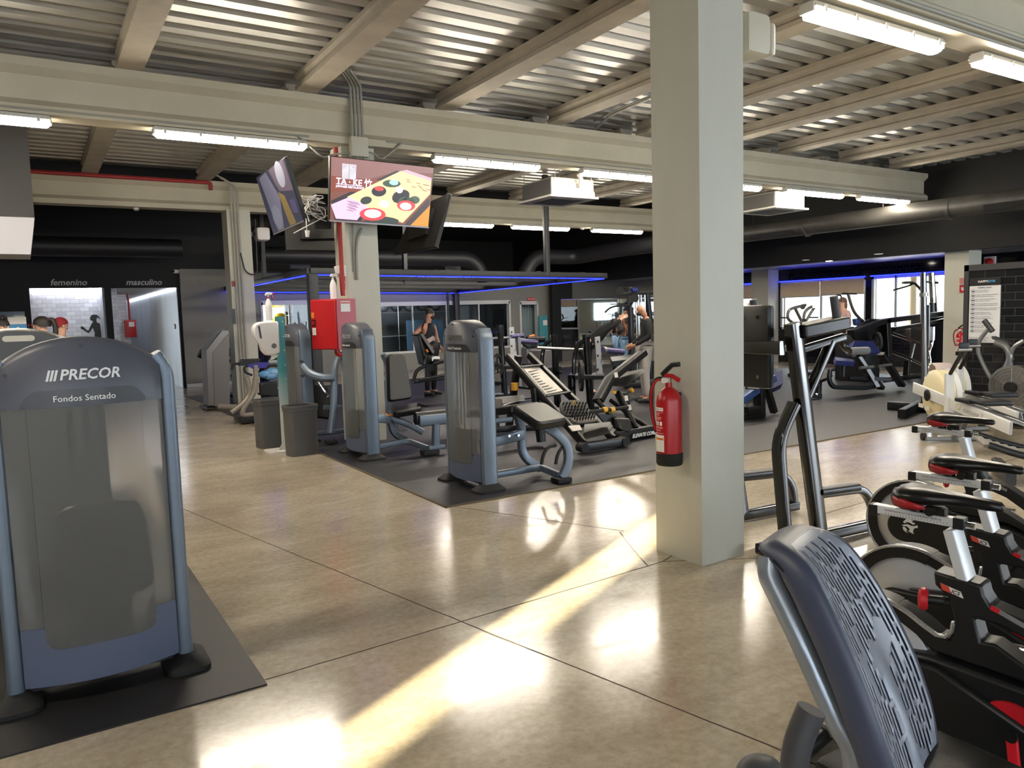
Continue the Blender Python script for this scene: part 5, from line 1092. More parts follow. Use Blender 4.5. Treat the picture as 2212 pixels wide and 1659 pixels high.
building(30, 36, -12, SY-.15, 8, 'beige building across the street behind the door-like window', [(y, 1.0, 1.5, 1.5) for y in (8, 11)], sl1=.51*6)
# ================================================================ RULES BOARD, column signs
PT = brick('partition_tiles', (26, 27, 30), (38, 39, 42), (70, 70, 70), .25, .1, .12, axis='y', msize=.05)
struct(MB().bx(10.66, 10.76, 1.5, 5.46, 0, 2.0).obj('wall_screen', PT), 'black tiled screen wall behind the rules board')
b = MB(); b.bx(10.63, 10.79, 5.44, 5.5, 0, 2.08); b.bx(10.63, 10.79, 1.5, 5.5, 2.0, 2.08); struct(b.obj('trim_1', mat('frame_dark', (70, 70, 72), .4, metal=.5)))
RB = thing('rules_board', 'white gym rules poster under a black header on the tiled screen', 'sign', (10.65, 5.22, 1.45)); oK = (10.65, 5.22, 1.45)
def ry(f): return 5.43-.385*f
b = MB(oK); b.bx(10.64, 10.655, ry(0), ry(1), 1.05, 1.80); b.obj('poster', mat('poster_white', (236, 236, 236), .4), RB)
b = MB(oK); b.bx(10.635, 10.655, ry(0), ry(1), 1.80, 1.90); hd = b.obj('header', mat('header_black', (24, 24, 26), .35), RB)
def rt(body, f, z, size, m, al='LEFT', bold=0): return text(body, 'lettering', m, RB, Vec((10.633, ry(f), z))-Vec(oK), (0, -1, 0), (0, 0, 1), size, al, ext=.0004, bold=bold)
INK = mat('navy_ink', (40, 50, 90), .6)
rt('HAPPY', .28, 1.852, .042, WHITEL, bold=.001); rt('GYM', .60, 1.852, .042, mat('sky_blue', (90, 180, 230), .5), bold=.001); rt('NORMAS | RULES', .28, 1.772, .022, INK, bold=.0004)
RULES_ = (('Uso de toalla obligatorio', 'Towel use is mandatory'), ('Limpiar las máquinas después de cada uso', 'Clean the machines after each use'), ('Uso de calzado deportivo obligatorio', 'Sport shoes are mandatory'), ('No entrar con bolsas en la sala de fitness', 'Do not bring bags into the fitness room'), ('No preparar batidos de suplementación en la sala', 'Do not prepare supplement smoothies'), ('Descargar pesas tras su uso', 'Remove weights after each use'), ('Colocar el material utilizado', 'Return your equipment after use'), ('Usar ropa deportiva', 'Wear appropriate sport clothing'), ('No entrar bebidas en vaso', 'No glass allowed'), ('No comer en la sala', 'Do not eat in the fitness room'))
for k, (a_, c_) in enumerate(RULES_):
    z = 1.728-.058*k
    b = MB(oK); b.sweep([(10.637, ry(.125)+.026*math.cos(t_), z+.024*math.sin(t_)) for t_ in [2*PI*j/20 for j in range(20)]], rrect(.003, .003, .001), up=(1, 0, 0), closed=True); b.obj('icon_ring', INK, RB)
    b = MB(oK); b.bx(10.635, 10.64, ry(.16), ry(.09), z-.008, z+.006); b.obj('icon', INK, RB)
    rt(a_, .22, z+.011, .0165, INK); rt(c_, .22, z-.011, .0165, INK)
for k, a_ in enumerate(('Se abre puertas, ventanas; si hace frío', 'del aire acondicionado se apaga', 'Please ask staff to open the doors')): rt(a_, .03, 1.12-.022*k, .0165, INK)
for px0, px1, py0, py1, m_, nm, lb in ((2073, 2088, 615, 632, RED, 'extinguisher_sign', 'red fire extinguisher sign on the grey column left of the rules board'), (2073, 2088, 600, 612, mat('sign_pale_red', (190, 120, 120), .5), 'notice_sign', 'small faded red notice above the extinguisher sign')):
    a_, c_ = P(px0, py1, 'y', 8.53), P(px1, py0, 'y', 8.53)
    q0, q1 = P(px0, py1, 'x', 16.68), P(px1, py0, 'x', 16.68); t = thing(nm, lb, 'sign', (16.68, q0.y, q0.z)); o_ = (16.68, q0.y, q0.z)
    b = MB(o_); b.bx(16.67, 16.69, q0.y, q1.y, q0.z, q1.z); b.obj('board', m_, t)
    if nm[0] == 'e':
        b = MB(o_); b.bx(16.665, 16.67, q0.y-.05, q0.y-.1, q0.z+.04, q1.z-.06); b.obj('extinguisher_symbol', WHITEP, t)
        for j in range(3): b = MB(o_); b.prism([(16.668, q1.y+.03+.03*j, q0.z+.04), (16.668, q1.y+.045+.03*j, q0.z+.1), (16.668, q1.y+.03+.03*j, q1.z-.04), (16.668, q1.y+.02+.03*j, q0.z+.1)], (-.003, 0, 0)); b.obj('flame_symbol', WHITEP, t)
q = P(2070, 758, 'x', 16.5); extinguisher('dark red fire extinguisher hung low on the grey column by the rules board', (16.57, q.y, P(2070, 768, 'x', 16.5).z), -PI/2, 1.0)

conduit([P(1283, 282, 'z', 4.42), P(1322, 247, 'z', 4.42), P(1440, 196, 'z', 4.42)], .022, 'conduit', 'slanting conduit under the deck just left of the tall column', rad=.2)
conduit([P(1283, 262, 'z', 4.44), P(1330, 238, 'z', 4.44), P(1440, 192, 'z', 4.44)], .012, 'conduit', 'thin slanting cable under the deck left of the tall column', rad=.2)
q = P(2137, 566, 'x', 18.44); t = thing('alarm_bell', 'small red alarm bell on the black tiles above the rules board', 'alarm', tuple(q)); MB().bx(-.0, .05, -.12, .12, -.12, .12).obj('back_box', WHITEP, t); MB().lathe((0, 0, 0), (-1, 0, 0), [(0, .09), (.04, .085), (.07, .04), (.07, .001)], 18).obj('sounder', RED, t)
for py0, py1, m_, nm, lb in ((607, 619, mat('tag_red', (150, 60, 60), .5), 'notice', 'small red and white tag high on the far pillar'), (667, 700, mat('plaque_dark', (60, 62, 62), .3), 'plaque', 'dark upright plaque on the far pillar beside the conduits')):
    q0, q1 = P(501, py1, 'y', 15.49), P(507.5, py0, 'y', 15.49); o = MB((q0.x, 15.49, q0.z)).bx(q0.x, q1.x, 15.485, 15.5, q0.z, q1.z).obj(nm, m_); o.location = (q0.x, 15.49, q0.z); tag(o, lb, 'sign')
# ================================================================ MACHINES FARTHER BACK
class G:
    """one machine built in the hall: every part is a mesh of its own under the machine's empty"""
    def __init__(s, name, label, cat, org, ax='y', v=0, group=None):
        s.t = thing(name, label, cat, org, 0, group); s.t.location.z += .0115; s.o = tuple(org); s.ax, s.v = ax, v
    def p(s, q):
        if len(q) == 3 and not isinstance(q, Vec): return P(q[0], q[1], s.ax, s.v+q[2])
        if isinstance(q, Vec): return q
        return P(q[0], q[1], s.ax, s.v)
    def bar(s, nm, pts, w, h=None, m=GLOSSB, rad=0, up=(0, 1, 0)):
        b = MB(s.o); pts = [s.p(q).copy() for q in pts]; zm = w if h is None else max(w, h)/2
        for q in pts: q.z = max(q.z, zm+.002)
        if h is None: b.tube(pts, w, n=10, rad=rad, up=up)
        else: b.rtube(pts, w, h, rad=rad, up=up)
        return b.obj(nm, m, s.t)
    def plate(s, nm, pts, d, m=GLOSSB, bev=0):
        b = MB(s.o); b.prism([s.p(q) for q in pts], d); return b.obj(nm, m, s.t, bev=bev)
    def pad(s, nm, c, th, m=VINYL, r=.04): return padq([s.p(q) for q in c], th, name=nm, m=m, parent=s.t, org=s.o, r=r)
    def cyl(s, nm, a, c, r, m=CHROME, n=14): b = MB(s.o); b.cyl(s.p(a), s.p(c), r, n=n); return b.obj(nm, m, s.t)
    def box(s, nm, c, size, m=SATB, rz=0, bev=.01): b = MB(s.o); b.box(c, size, rz=rz, bev=bev); return b.obj(nm, m, s.t)
def weight_plate(c, axis, r, label, group=None, th=.04, m=None):
    c = Vec(c); a = Vec(axis).normalized(); t = thing('weight_plate', label, 'weight plate', c, 0, group)
    x = a.orthogonal().normalized(); y = a.cross(x); o = c; m = m or RUBBER
    b = MB(o); n = 28
    b.loft([[c+a*h+(x*e+y*f)*r_ for e, f in circ(1, n)] for h, r_ in ((-th/2, r*.8), (-th/2, r), (th/2, r), (th/2, r*.8))], cap=False, closed=True); b.obj('rim', m, t)
    b = MB(o); b.loft([[c+a*h+(x*e+y*f)*r_ for e, f in circ(1, 16)] for h, r_ in ((-th*.4, .03), (-th*.4, r*.26), (th*.4, r*.26), (th*.4, .03))], cap=False, closed=True); b.obj('hub', m, t)
    for k in range(5):
        d = x*math.cos(2*PI*k/5)+y*math.sin(2*PI*k/5); b = MB(o); b.rtube([c+d*r*.2, c+d*r*.85], r*.24, th*.5, r=.004, up=tuple(a)); b.obj('spoke', m, t)
    return t
# kiosk
K = G('info_kiosk', 'brushed steel kiosk with a slanted screen by the far pillar', 'kiosk', (3.05, 15.3, 0), 'y', 14.9)
KS = mat('kiosk_steel', (124, 120, 118), .3, metal=.6)
K.plate('cabinet', [(451, 877), (446, 759), (480, 715), (494, 716), (497, 878)], (0, .5, 0), KS); K.plate('side_panel', [(464, 879), (459.5, 763), (493, 722), (496, 877)], (0, -.02, 0), mat('kiosk_side', (104, 100, 98), .4, metal=.4))
K.plate('screen', [(448, 757, .06), (479, 716, .06), (479, 716, .42), (448, 757, .42)], (-.01, 0, .012), mat('kiosk_screen', (24, 24, 26), .1)); K.box('base_plate', (K.p((475, 880)).x, 15.2, .02), (.5, .7, .04), SATB)
K2 = G('dumbbell_arm_machine', 'dark machine with a blue pad and black roller behind the kiosk', 'gym machine', (3.6, 16.8, 0), 'y', 16.6)
K2.bar('beam', [(455, 768), (527, 790)], .06, .09, mat('beam_navy', (30, 32, 70), .4)); K2.cyl('roller', (430, 764), (445, 770), .09, RUBBER); K2.bar('upright', [(505, 785), (508, 870)], .07, .07); K2.pad('seat', [(497, 808), (527, 808), (535, 838, -.2), (512, 838, -.2)], .07, mat('pad_violet', (46, 44, 84), .5)); K2.plate('console', [(480, 762), (500, 752), (528, 772), (520, 782)], (0, .1, 0), BLACKP); K2.bar('base', [(443, 852), (530, 870)], .06, .06); K2.cyl('wheel', (494, 872), (494, 872, .1), .09, RUBBER)
CT = G('elliptical_trainer', 'elliptical trainer with grey curved legs behind the litter bins', 'gym machine', (3.4, 12.6, 0), 'y', 12.5)
GT = mat('tube_warm_grey', (132, 124, 116), .4, metal=.3)
CT.bar('curved_leg', [(533, 815), (541, 850), (530, 870), (500, 893)], .045, None, GT, rad=.3); CT.bar('curved_leg', [(552, 818), (550, 850), (525, 885), (523, 900), (555, 896)], .045, None, GT, rad=.25)
CT.plate('console', [(516, 792), (521, 778), (564, 776), (560, 788)], (0, .1, 0), BLACKP, bev=.01); CT.plate('display', [(531, 790), (560, 784), (582, 784), (574, 796), (545, 798)], (0, -.03, 0), mat('display_violet', (46, 40, 130), .4))
CT.bar('handle', [(545, 812), (528, 806), (528, 792), (550, 792), (560, 806)], .018, None, RUBBER, rad=.1); CT.bar('handle', [(568, 815), (570, 800), (585, 790), (600, 792)], .02, None, RUBBER, rad=.1); CT.bar('handle', [(500, 800), (505, 788), (516, 787)], .02, None, RUBBER, rad=.08); CT.bar('mast', [(552, 790), (555, 850)], .07, .07, GT)
CT.plate('housing', [(560, 830), (600, 824), (602, 860), (562, 856)], (0, .2, 0), BLACKP, bev=.02); CT.box('base', (CT.p((550, 890)).x+.2, 12.6, .05), (.9, .5, .08), SATB); CT.bar('front_foot', [(470, 879, 1.2), (515, 881, 1.2)], .05, None, GT)
o = MB(CT.p((585, 808))); q = CT.p((585, 808)); 
for k, (dx, dz, r) in enumerate(((-.09, .0, .09), (.02, .03, .1), (.12, .0, .08), (.0, -.03, .1))): o.sph(q+Vec((dx, 0, dz)), (r*1.2, .09, r*.7), 12)
o = o.obj('towel', mat('towel_blue_white', (140, 170, 196), .9, var=.5, vs=9, vcol=(40, 120, 180))); o.location = q; tag(o, 'blue and white towel draped on the elliptical trainer', 'towel')
CU2 = curtain(3.95, 4.35, 16.9, .02, 1.35, 8, mat('curtain_navy', (34, 34, 58), .8), 'dark pleated curtain right of the far pillar')
# leg extension behind the standing man
LE = G('leg_press_bench', 'black leg machine with an upright backrest in front of the standing man', 'gym machine', (7.0, 13.2, 0), 'y', 13.2)
LE.pad('backrest', [(905, 722), (914, 720), (941, 762, -.15), (935, 768, -.15)], .1); LE.plate('back_shell', [(903, 726), (912, 722), (938, 766), (935, 790), (918, 790)], (0, .3, 0), BLACKP, bev=.02); LE.pad('seat', [(933, 776), (965, 768), (965, 776, -.3), (935, 785, -.3)], .07); LE.cyl('roller', (934, 776, -.2), (948, 776, -.2), .045, STEEL)
LE.bar('frame_tube', [(893, 826), (899, 802), (914, 793), (940, 786)], .035, None, SATB, rad=.2); LE.bar('floor_tube', [(892, 826), (964, 818)], .06, .06, SATB); LE.bar('floor_tube', [(905, 822, -.4), (964, 812, -.4)], .06, .05, SATB); LE.plate('cam_plate', [(917, 788), (940, 786), (936, 802), (920, 806)], (0, -.04, 0), BLACKP, bev=.01); LE.bar('upright', [(920, 770), (922, 820)], .07, .08, SATB); LE.cyl('release_handle', (921, 756, -.1), (924, 762, -.1), .02, ORANGE)
# bench press stations with spoked plates
def press_station(v, dx, dy, label, scale=1):
    S = G('bench_press_station', label, 'gym machine', P(1290+dx, 850+dy, 'y', v).xy.to_3d(), 'y', v)
    X = lambda x, y, e=0: (x+dx, y+dy, e)
    def F0(x, y, e=0):
        q = S.p(X(x, y, e)); q.z = .04; return q
    S.bar('upright', [X(1266, 728), F0(1276, 858)], .10, .08); S.bar('upright', [X(1196, 724, .6), F0(1204, 842, .6)], .10, .08); S.cyl('upright_cap', X(1266, 724), X(1266, 729), .07, SATB)
    S.plate('hook_plate', [X(1286, 730), X(1296, 728), X(1302, 808), X(1290, 812)], (0, .02, 0), LGREY); 
    S.plate('hook', [X(1296, 776), X(1306, 786), X(1300, 790), X(1300, 796)], (0, .03, 0), LGREY)
    for z in (740, 770, 800): S.cyl('pin_hole', X(1291, z, -.002), X(1291, z, -.006), .02, BLACKP)
    S.bar('curved_stay', [X(1266, 734), X(1247, 747), X(1240, 772), F0(1238, 862)], .032, None, rad=.3); S.bar('curved_stay', [X(1196, 732, .6), X(1176, 745, .6), X(1171, 770, .6), F0(1168, 800, .6)], .032, None, rad=.3)
    S.bar('floor_beam', [F0(1212, 828), F0(1290, 832)], .09, .07); S.bar('base_foot', [X(1234, 812, -.4), F0(1237, 868, -.4)], .08, .1)
    S.pad('bench', [X(1232, 806, .3), X(1305, 806, .3), X(1305, 812, -.2), X(1228, 812, -.2)], .07); S.cyl('bar_holder', X(1302, 758), X(1346, 762), .05, mat('sleeve_violet', (98, 92, 130), .3, metal=.7)); S.cyl('bar_holder_end', X(1303, 758), X(1308, 758.5), .06, STEEL)
    return S
PS1 = press_station(9.6, 0, 0, 'black bench press station with a light grey hook plate in front of the bending woman')
PS2 = press_station(12.6, -186, -21, 'black bench press station with a light grey hook plate left of the inclined rails')
def barbell(a, c, r, label):
    a, c = Vec(a), Vec(c); t = thing('barbell', label, 'barbell', (a+c)/2); b = MB((a+c)/2); b.cyl(a, c, .014, n=10); b.obj('bar', CHROME, t); d = (c-a).normalized()
    for s, p in ((1, a), (-1, c)): b = MB((a+c)/2); b.cyl(p, p+d*s*.4, r, n=12); b.obj('sleeve', STEEL, t)
    return t
barbell(P(1062, 731, 'y', 12.9), P(1128, 728, 'y', 12.9), .025, 'barbell racked across the farther bench press station')
barbell(P(1160, 751, 'y', 10.0), P(1262, 756, 'y', 9.75), .025, 'barbell racked across the nearer bench press station')
weight_plate(P(1255, 812, 'y', 9.0), (1, -.6, 0), .23, 'large black spoked plate on the nearer bench press station'); weight_plate(P(1073, 790, 'y', 11.6), (.6, -1, 0), .22, 'black spoked plate left of the inclined rails')
CH = G('cable_post', 'thin grey post between the bench press stations', 'post', P(1120, 785, 'y', 12.0).xy.to_3d(), 'y', 12.0)
CH.bar('post', [(1120, 728), (1122, 785)], .07, .07, GREYM); CH.cyl('roller', (1104, 728), (1130, 726), .04, mat('sleeve_violet', (98, 92, 130), .3)); CH.box('foot', (CH.p((1122, 785)).x, 12, .02), (.3, .3, .04)); CH.bar('post_lower', [(1122, 785), (1123, 842)], .07, .07, GREYM)
# inclined gliding machines
E1 = G('gliding_bench', 'inclined black gliding bench with two long rails, white chart and perforated seat', 'gym machine', (5.5, 7.0, 0), 'y', 7.0)
a0, a1, b0, b1_ = P(1262, 962, 'y', 6.95), P(1095, 772, 'y', 8.1), P(1325, 950, 'y', 6.95), P(1143, 769, 'y', 8.6)
E1.bar('rail', [a0, a1], .06, .09, SATB, up=(0, 0, 1)); E1.bar('rail', [b0, b1_], .06, .09, SATB, up=(0, 0, 1))
for f in (-.024, .024):
    pass
E1.plate('chart', [a0.lerp(a1, .52)+Vec((.05, .0, .03)), a0.lerp(a1, .82)+Vec((.05, 0, .03)), b0.lerp(b1_, .82)+Vec((-.06, 0, .03)), b0.lerp(b1_, .52)+Vec((-.06, 0, .03))], (0, .01, -.01), mat('chart_white', (206, 198, 186), .5))
for k in range(9):
    f = .535+.03*k; b = MB(E1.o); q0, q1 = a0.lerp(a1, f)+Vec((.08, -.004, .036)), b0.lerp(b1_, f)+Vec((-.1, -.004, .036)); b.cyl(q0, q1, .006, n=6); b.obj('chart_line', DGREY, E1.t)
for f in (.5, .84): E1.bar('chart_frame', [a0.lerp(a1, f)+Vec((0, 0, .03)), b0.lerp(b1_, f)+Vec((0, 0, .03))], .1, .02, BLACKP, up=(0, 0, 1))
f0, f1 = P(1258, 976, 'y', 6.88), P(1346, 962, 'y', 6.88); f0.z = f1.z = .062; E1.bar('floor_bar', [f0, f1], .09, .1, SATB, up=(0, 0, 1))
for p in (f0, f1): E1.cyl('bar_end', p+Vec((0, -.06, 0)), p+Vec((0, .06, 0)), .055, RUBBER)
E1.bar('cross_tube', [a0.lerp(a1, .18), b0.lerp(b1_, .18)], .05, .05, SATB); E1.bar('rear_leg', [a1.lerp(b1_, .5), Vec((a1.x+.3, a1.y+.5, .03))], .08, .08, SATB); E1.bar('front_leg', [a0.lerp(a1, .62), Vec((*a0.lerp(a1, .55).xy, .03))], .09, .09, SATB)
q = P(1112, 838, 'y', 7.9); E1.cyl('yellow_handle', q+Vec((0, 0, -.04)), q+Vec((0, 0, .05)), .045, YEL); E1.bar('handle_rod', [q, q+Vec((.3, .1, -.05))], .014, None, SATB); E1.plate('label', [(1228, 922, .1), (1252, 920, .1), (1258, 931, .0), (1237, 933, .0)], (0, .01, -.01), mat('paper_label', (214, 208, 196), .5))
E2 = G('gliding_bench', 'black gliding bench with yellow grips and ELEVATE CORE on its base', 'gym machine', (6.3, 7.3, 0), 'y', 7.3)
g0, g1 = P(1340, 947, 'y', 7.15), P(1450, 930, 'y', 7.25); g0.z = max(g0.z, .075); g1.z = max(g1.z, .075); E2.bar('floor_bar', [g0, g1], .1, .13, SATB, up=(0, 0, 1)); E2.cyl('bar_end', g0+Vec((0, -.06, 0)), g0+Vec((0, .06, 0)), .07, RUBBER)
text('ELEVATE CORE', 'base_lettering', WHITEL, E2.t, P(1366, 945, 'y', 7.085)-Vec(E2.o), (g1-g0), (0, 0, 1), .062, ext=.001, shear=.3, bold=.0015)
def perf(name, c, m):
    c = [E1.p(q) for q in c]; o = padq(c, .03, name=name, m=m, parent=E1.t, org=E1.o, r=.12, bev=.008); n = (c[1]-c[0]).cross(c[3]-c[0]).normalized(); n = n if n.y < 0 else -n
    for i in range(8):
        for j in range(4):
            u, v = .1+.8*i/7+(.05 if j % 2 else 0), .3+.6*j/3
            if u > .95: continue
            p = c[0].lerp(c[1], u).lerp(c[3].lerp(c[2], u), v); b = MB(E1.o); b.cyl(p-n*.012, p+n*.034, .009, n=6); b.obj('perforation', mat('hole_black', (8, 8, 9), .9), o)
    return o
perf('seat_back', [(1208, 866, .0), (1268, 866, .0), (1276, 898, -.2), (1214, 900, -.2)], mat('shell_dark', (52, 52, 54), .5)); perf('seat_pan', [(1228, 900, -.1), (1284, 895, -.1), (1292, 908, -.45), (1240, 914, -.45)], mat('shell_taupe', (96, 90, 84), .5))
c_ = E1.p((1236, 878, -.05)); b = MB(E1.o); b.sweep([c_+Vec((-.05, -.04, -.05)), c_+Vec((0, -.04, .06)), c_+Vec((.05, -.04, -.05))], rrect(.012, .012, .003)); b.obj('chevron', YEL, E1.t)
E2.bar('main_rail', [(1292, 868, .3), (1318, 820, .4), (1388, 765, .6)], .08, .16, SATB); E2.plate('foot_board', [(1268, 928, -.3), (1325, 922, -.3), (1316, 940, -.5), (1264, 952, -.5)], (0, .05, .05), BLACKP, bev=.01); E2.plate('back_board', [(1330, 815, .6), (1400, 800, .6), (1352, 838, .3), (1318, 836, .3)], (0, .06, .02), BLACKP, bev=.01)
E2.bar('handle_bar', [(1266, 893, -.3), (1356, 882, -.3)], .022, None, RUBBER)
for x in (1306, 1322): E2.cyl('yellow_collar', (x-4, 888, -.3), (x+4, 887, -.3), .034, YEL)
E2.cyl('yellow_knob', (1326, 852, .2), (1327, 846, .2), .03, YEL); E2.cyl('yellow_knob', (1366, 848, .3), (1362, 842, .3), .03, YEL); E2.bar('knob_rod', [(1364, 847, .3), (1345, 858, .3)], .01, None, SATB)
E2.bar('side_post', [(1335, 850, .3), (1372, 928, -.1)], .06, .09, SATB); E2.bar('side_post', [(1350, 850, .5), (1362, 900, .5), (1404, 928, .2)], .05, .06, SATB); E2.plate('foot_pod', [(1335, 905, -.1), (1360, 905, -.1), (1368, 925, -.2), (1358, 938, -.2), (1340, 930, -.2)], (0, .15, 0), BLACKP, bev=.02)
for x, y in ((1352, 862), (1359, 882), (1330, 812)): E2.plate('label', [(x-4, y-5, .0), (x+3, y-6, .0), (x+5, y+5, .0), (x-2, y+6, .0)], (0, -.006, 0), MATS['paper_label'])
E2.bar('strut', [(1290, 868, .2), (1325, 905, 0)], .05, .05, SATB); E2.bar('strut', [(1318, 866, .4), (1352, 892, .2)], .04, .05, SATB); E2.plate('angle_plate', [(1290, 895), (1330, 900), (1352, 930), (1310, 920)], (0, .04, 0), BLACKP)
MB_ = G('padded_bench', 'black machine with a cushioned arm and curved bars behind the lying leg curl', 'gym machine', (5.1, 8.0, 0), 'y', 7.9)
MB_.pad('arm_pad', [(1064, 862), (1085, 862), (1087, 880, -.2), (1064, 880, -.2)], .1); MB_.pad('head_pad', [(1062, 808, 1), (1080, 806, 1), (1086, 828, .9), (1064, 828, .9)], .08); MB_.bar('curved_bar', [(1064, 905), (1080, 885), (1110, 873), (1172, 868)], .05, .07, SATB, rad=.3); MB_.plate('tread_plate', [(1070, 860, .3), (1132, 855, .3), (1134, 866, .1), (1072, 876, .1)], (0, .02, 0), mat('tread_grey', (70, 70, 72), .5, bump=.6, bs=30)); MB_.bar('floor_tube', [(1062, 930), (1160, 925)], .08, .06, SATB); MB_.bar('post', [(1066, 870), (1072, 925)], .07, .08, SATB); MB_.bar('blue_side', [(1063, 912, -.2), (1105, 908, -.2)], .06, .05, BLUEM)
# cable crossover near the tall column
CM = G('cable_machine', 'cable machine with chrome rods and black pulleys left of the tall column', 'gym machine', P(1395, 830, 'y', 12.4).xy.to_3d(), 'y', 12.4)
CM.bar('top_arm', [(1337, 637), (1375, 634), (1450, 633)], .07, .08, SATB); CM.cyl('pulley', (1339, 630, -.1), (1339, 630, .0), .085, RUBBER); CM.cyl('pulley', (1371, 645, -.15), (1371, 645, -.05), .09, RUBBER); CM.plate('pulley_cover', [(1366, 622, -.1), (1379, 622, -.1), (1381, 632, -.1), (1368, 632, -.1)], (0, .08, 0), mat('cover_navy', (36, 42, 110), .4), bev=.02); CM.bar('cable', [(1339, 622), (1368, 622)], .008, None, BLACKP); CM.bar('cable', [(1338, 637), (1338, 655)], .006, None, BLACKP)
for x in (1376, 1382, 1388, 1396): CM.bar('guide_rod', [(x-3, 638), (x+1, 800)], .02 if x != 1382 else .035, None, CHROME)
CM.bar('upright', [(1398, 636), (1404, 690), (1406, 820)], .09, .10, SATB); CM.bar('upright', [(1362, 665), (1366, 830)], .1, .1, SATB); CM.bar('base', [(1350, 836, -.3), (1430, 838, -.3)], .1, .07, SATB)
CM.bar('lat_bar', [(1307, 676), (1316, 667), (1330, 662), (1362, 661)], .022, None, RUBBER, rad=.2); CM.bar('bar_hanger', [(1338, 655), (1338, 661)], .02, None, SATB); CM.plate('backrest_shell', [(1397, 728, -.6), (1420, 722, -.6), (1422, 752, -.6), (1402, 752, -.6)], (0, .1, 0), BLACKP, bev=.02); CM.bar('arch', [(1364, 785, -.8), (1372, 750, -.8), (1400, 742, -.8), (1408, 760, -.8), (1404, 785, -.8)], .035, None, SATB, rad=.3); CM.pad('bench', [(1318, 772, -.8), (1410, 762, -.8), (1412, 770, -1.2), (1322, 782, -1.2)], .1); CM.bar('bench_leg', [(1330, 786, -.9), (1326, 805, -.9), (1360, 808, -.9)], .04, None, SATB, rad=.1); CM.plate('weight_pack', [(1366, 775), (1398, 775), (1398, 822), (1367, 822)], (0, .2, 0), WEIGHT)
TL = G('lever_machine', 'black lever machine with a roller and orange grip before the studio door', 'gym machine', P(1150, 800, 'y', 15).xy.to_3d(), 'y', 15.2)
TL.cyl('roller', (1138, 735), (1175, 734), .075, VINYL); TL.bar('frame', [(1128, 742), (1140, 752), (1172, 748)], .05, .06, SATB); TL.cyl('orange_grip', (1143, 729), (1154, 726), .035, ORANGE); TL.cyl('grip', (1168, 729), (1178, 731), .03, BLACKP); TL.plate('housing', [(1138, 752), (1165, 752), (1166, 790), (1140, 790)], (0, .3, 0), GREYM, bev=.02); TL.bar('base', [(1120, 790), (1180, 792)], .08, .08, SATB); TL.bar('leg', [(1146, 786), (1148, 826)], .12, .12, SATB)
GB2 = G('grey_weight_machine', 'grey cased machine with a black seat left of the bending woman', 'gym machine', P(1190, 806, 'y', 14).xy.to_3d(), 'y', 14); GB2.plate('case', [(1170, 758), (1205, 756), (1207, 795), (1172, 797)], (0, .5, 0), mat('case_grey', (112, 108, 106), .5), bev=.02); GB2.pad('seat', [(1180, 790, -.3), (1212, 786, -.3), (1212, 792, -.6), (1178, 797, -.6)], .08); GB2.bar('base', [(1172, 806), (1212, 806)], .07, .07, SATB); GB2.bar('post', [(1196, 795), (1196, 828)], .09, .09, SATB)
# ---------------------------------------------------------------- right hand zone
PC = G('preacher_bench', 'navy preacher curl bench with slanted black legs on the rubber tiles', 'gym machine', (13, 8.2, 0), 'y', 8.1)
PC.pad('arm_pad', [(1845, 738), (1886, 738), (1903, 764, -.1), (1836, 764, -.1)], .1, NAVY); PC.pad('seat', [(1803, 772, .2), (1843, 778, .2), (1848, 784, -.1), (1806, 780, -.1)], .08, NAVY); PC.bar('slant_leg', [(1850, 768), (1903, 850)], .07, .14, SATB); PC.bar('slant_leg', [(1902, 765), (1948, 844)], .07, .14, SATB); PC.plate('grey_plate', [(1855, 773, -.09), (1862, 772, -.09), (1878, 795, -.09), (1872, 797, -.09)], (0, .01, 0), LGREY); PC.plate('grey_plate', [(1872, 800, -.09), (1880, 798, -.09), (1902, 836, -.09), (1894, 838, -.09)], (0, .01, 0), LGREY)
PC.bar('frame_hoop', [(1793, 800), (1790, 824), (1800, 838), (1866, 840), (1890, 836)], .07, .06, SATB, rad=.25); PC.bar('seat_post', [(1822, 782), (1820, 815)], .06, .08, SATB); PC.bar('low_beam', [(1832, 818), (1925, 820)], .06, .07, SATB); PC.plate('name_plate', [(1890, 816, -.1), (1925, 818, -.1), (1926, 824, -.1), (1891, 824, -.1)], (0, .01, 0), mat('plate_dim', (70, 70, 74), .4))
barbell(P(1858, 795, 'y', 7.9), P(1925, 788, 'y', 7.95), .025, 'short barbell resting on the preacher curl bench')
FB = G('flat_bench', 'black padded bench end beside the preacher curl bench', 'bench', (11.5, 8.3, 0), 'y', 8.35)
FB.pad('pad', [(1752, 806, .2), (1795, 804, .2), (1800, 812, -.1), (1750, 830, -.1)], .08); FB.bar('leg', [(1768, 822), (1766, 862)], .09, .1, SATB); FB.bar('foot', [(1735, 858, -.05), (1772, 860, -.05)], .07, .07, SATB); FB.cyl('bolt', (1764, 853, -.06), (1764, 853, -.08), .02, CHROME)
BB_ = G('incline_bench', 'blue framed incline bench partly hidden by the tall column', 'bench', (9.3, 7.4, 0), 'y', 7.4)
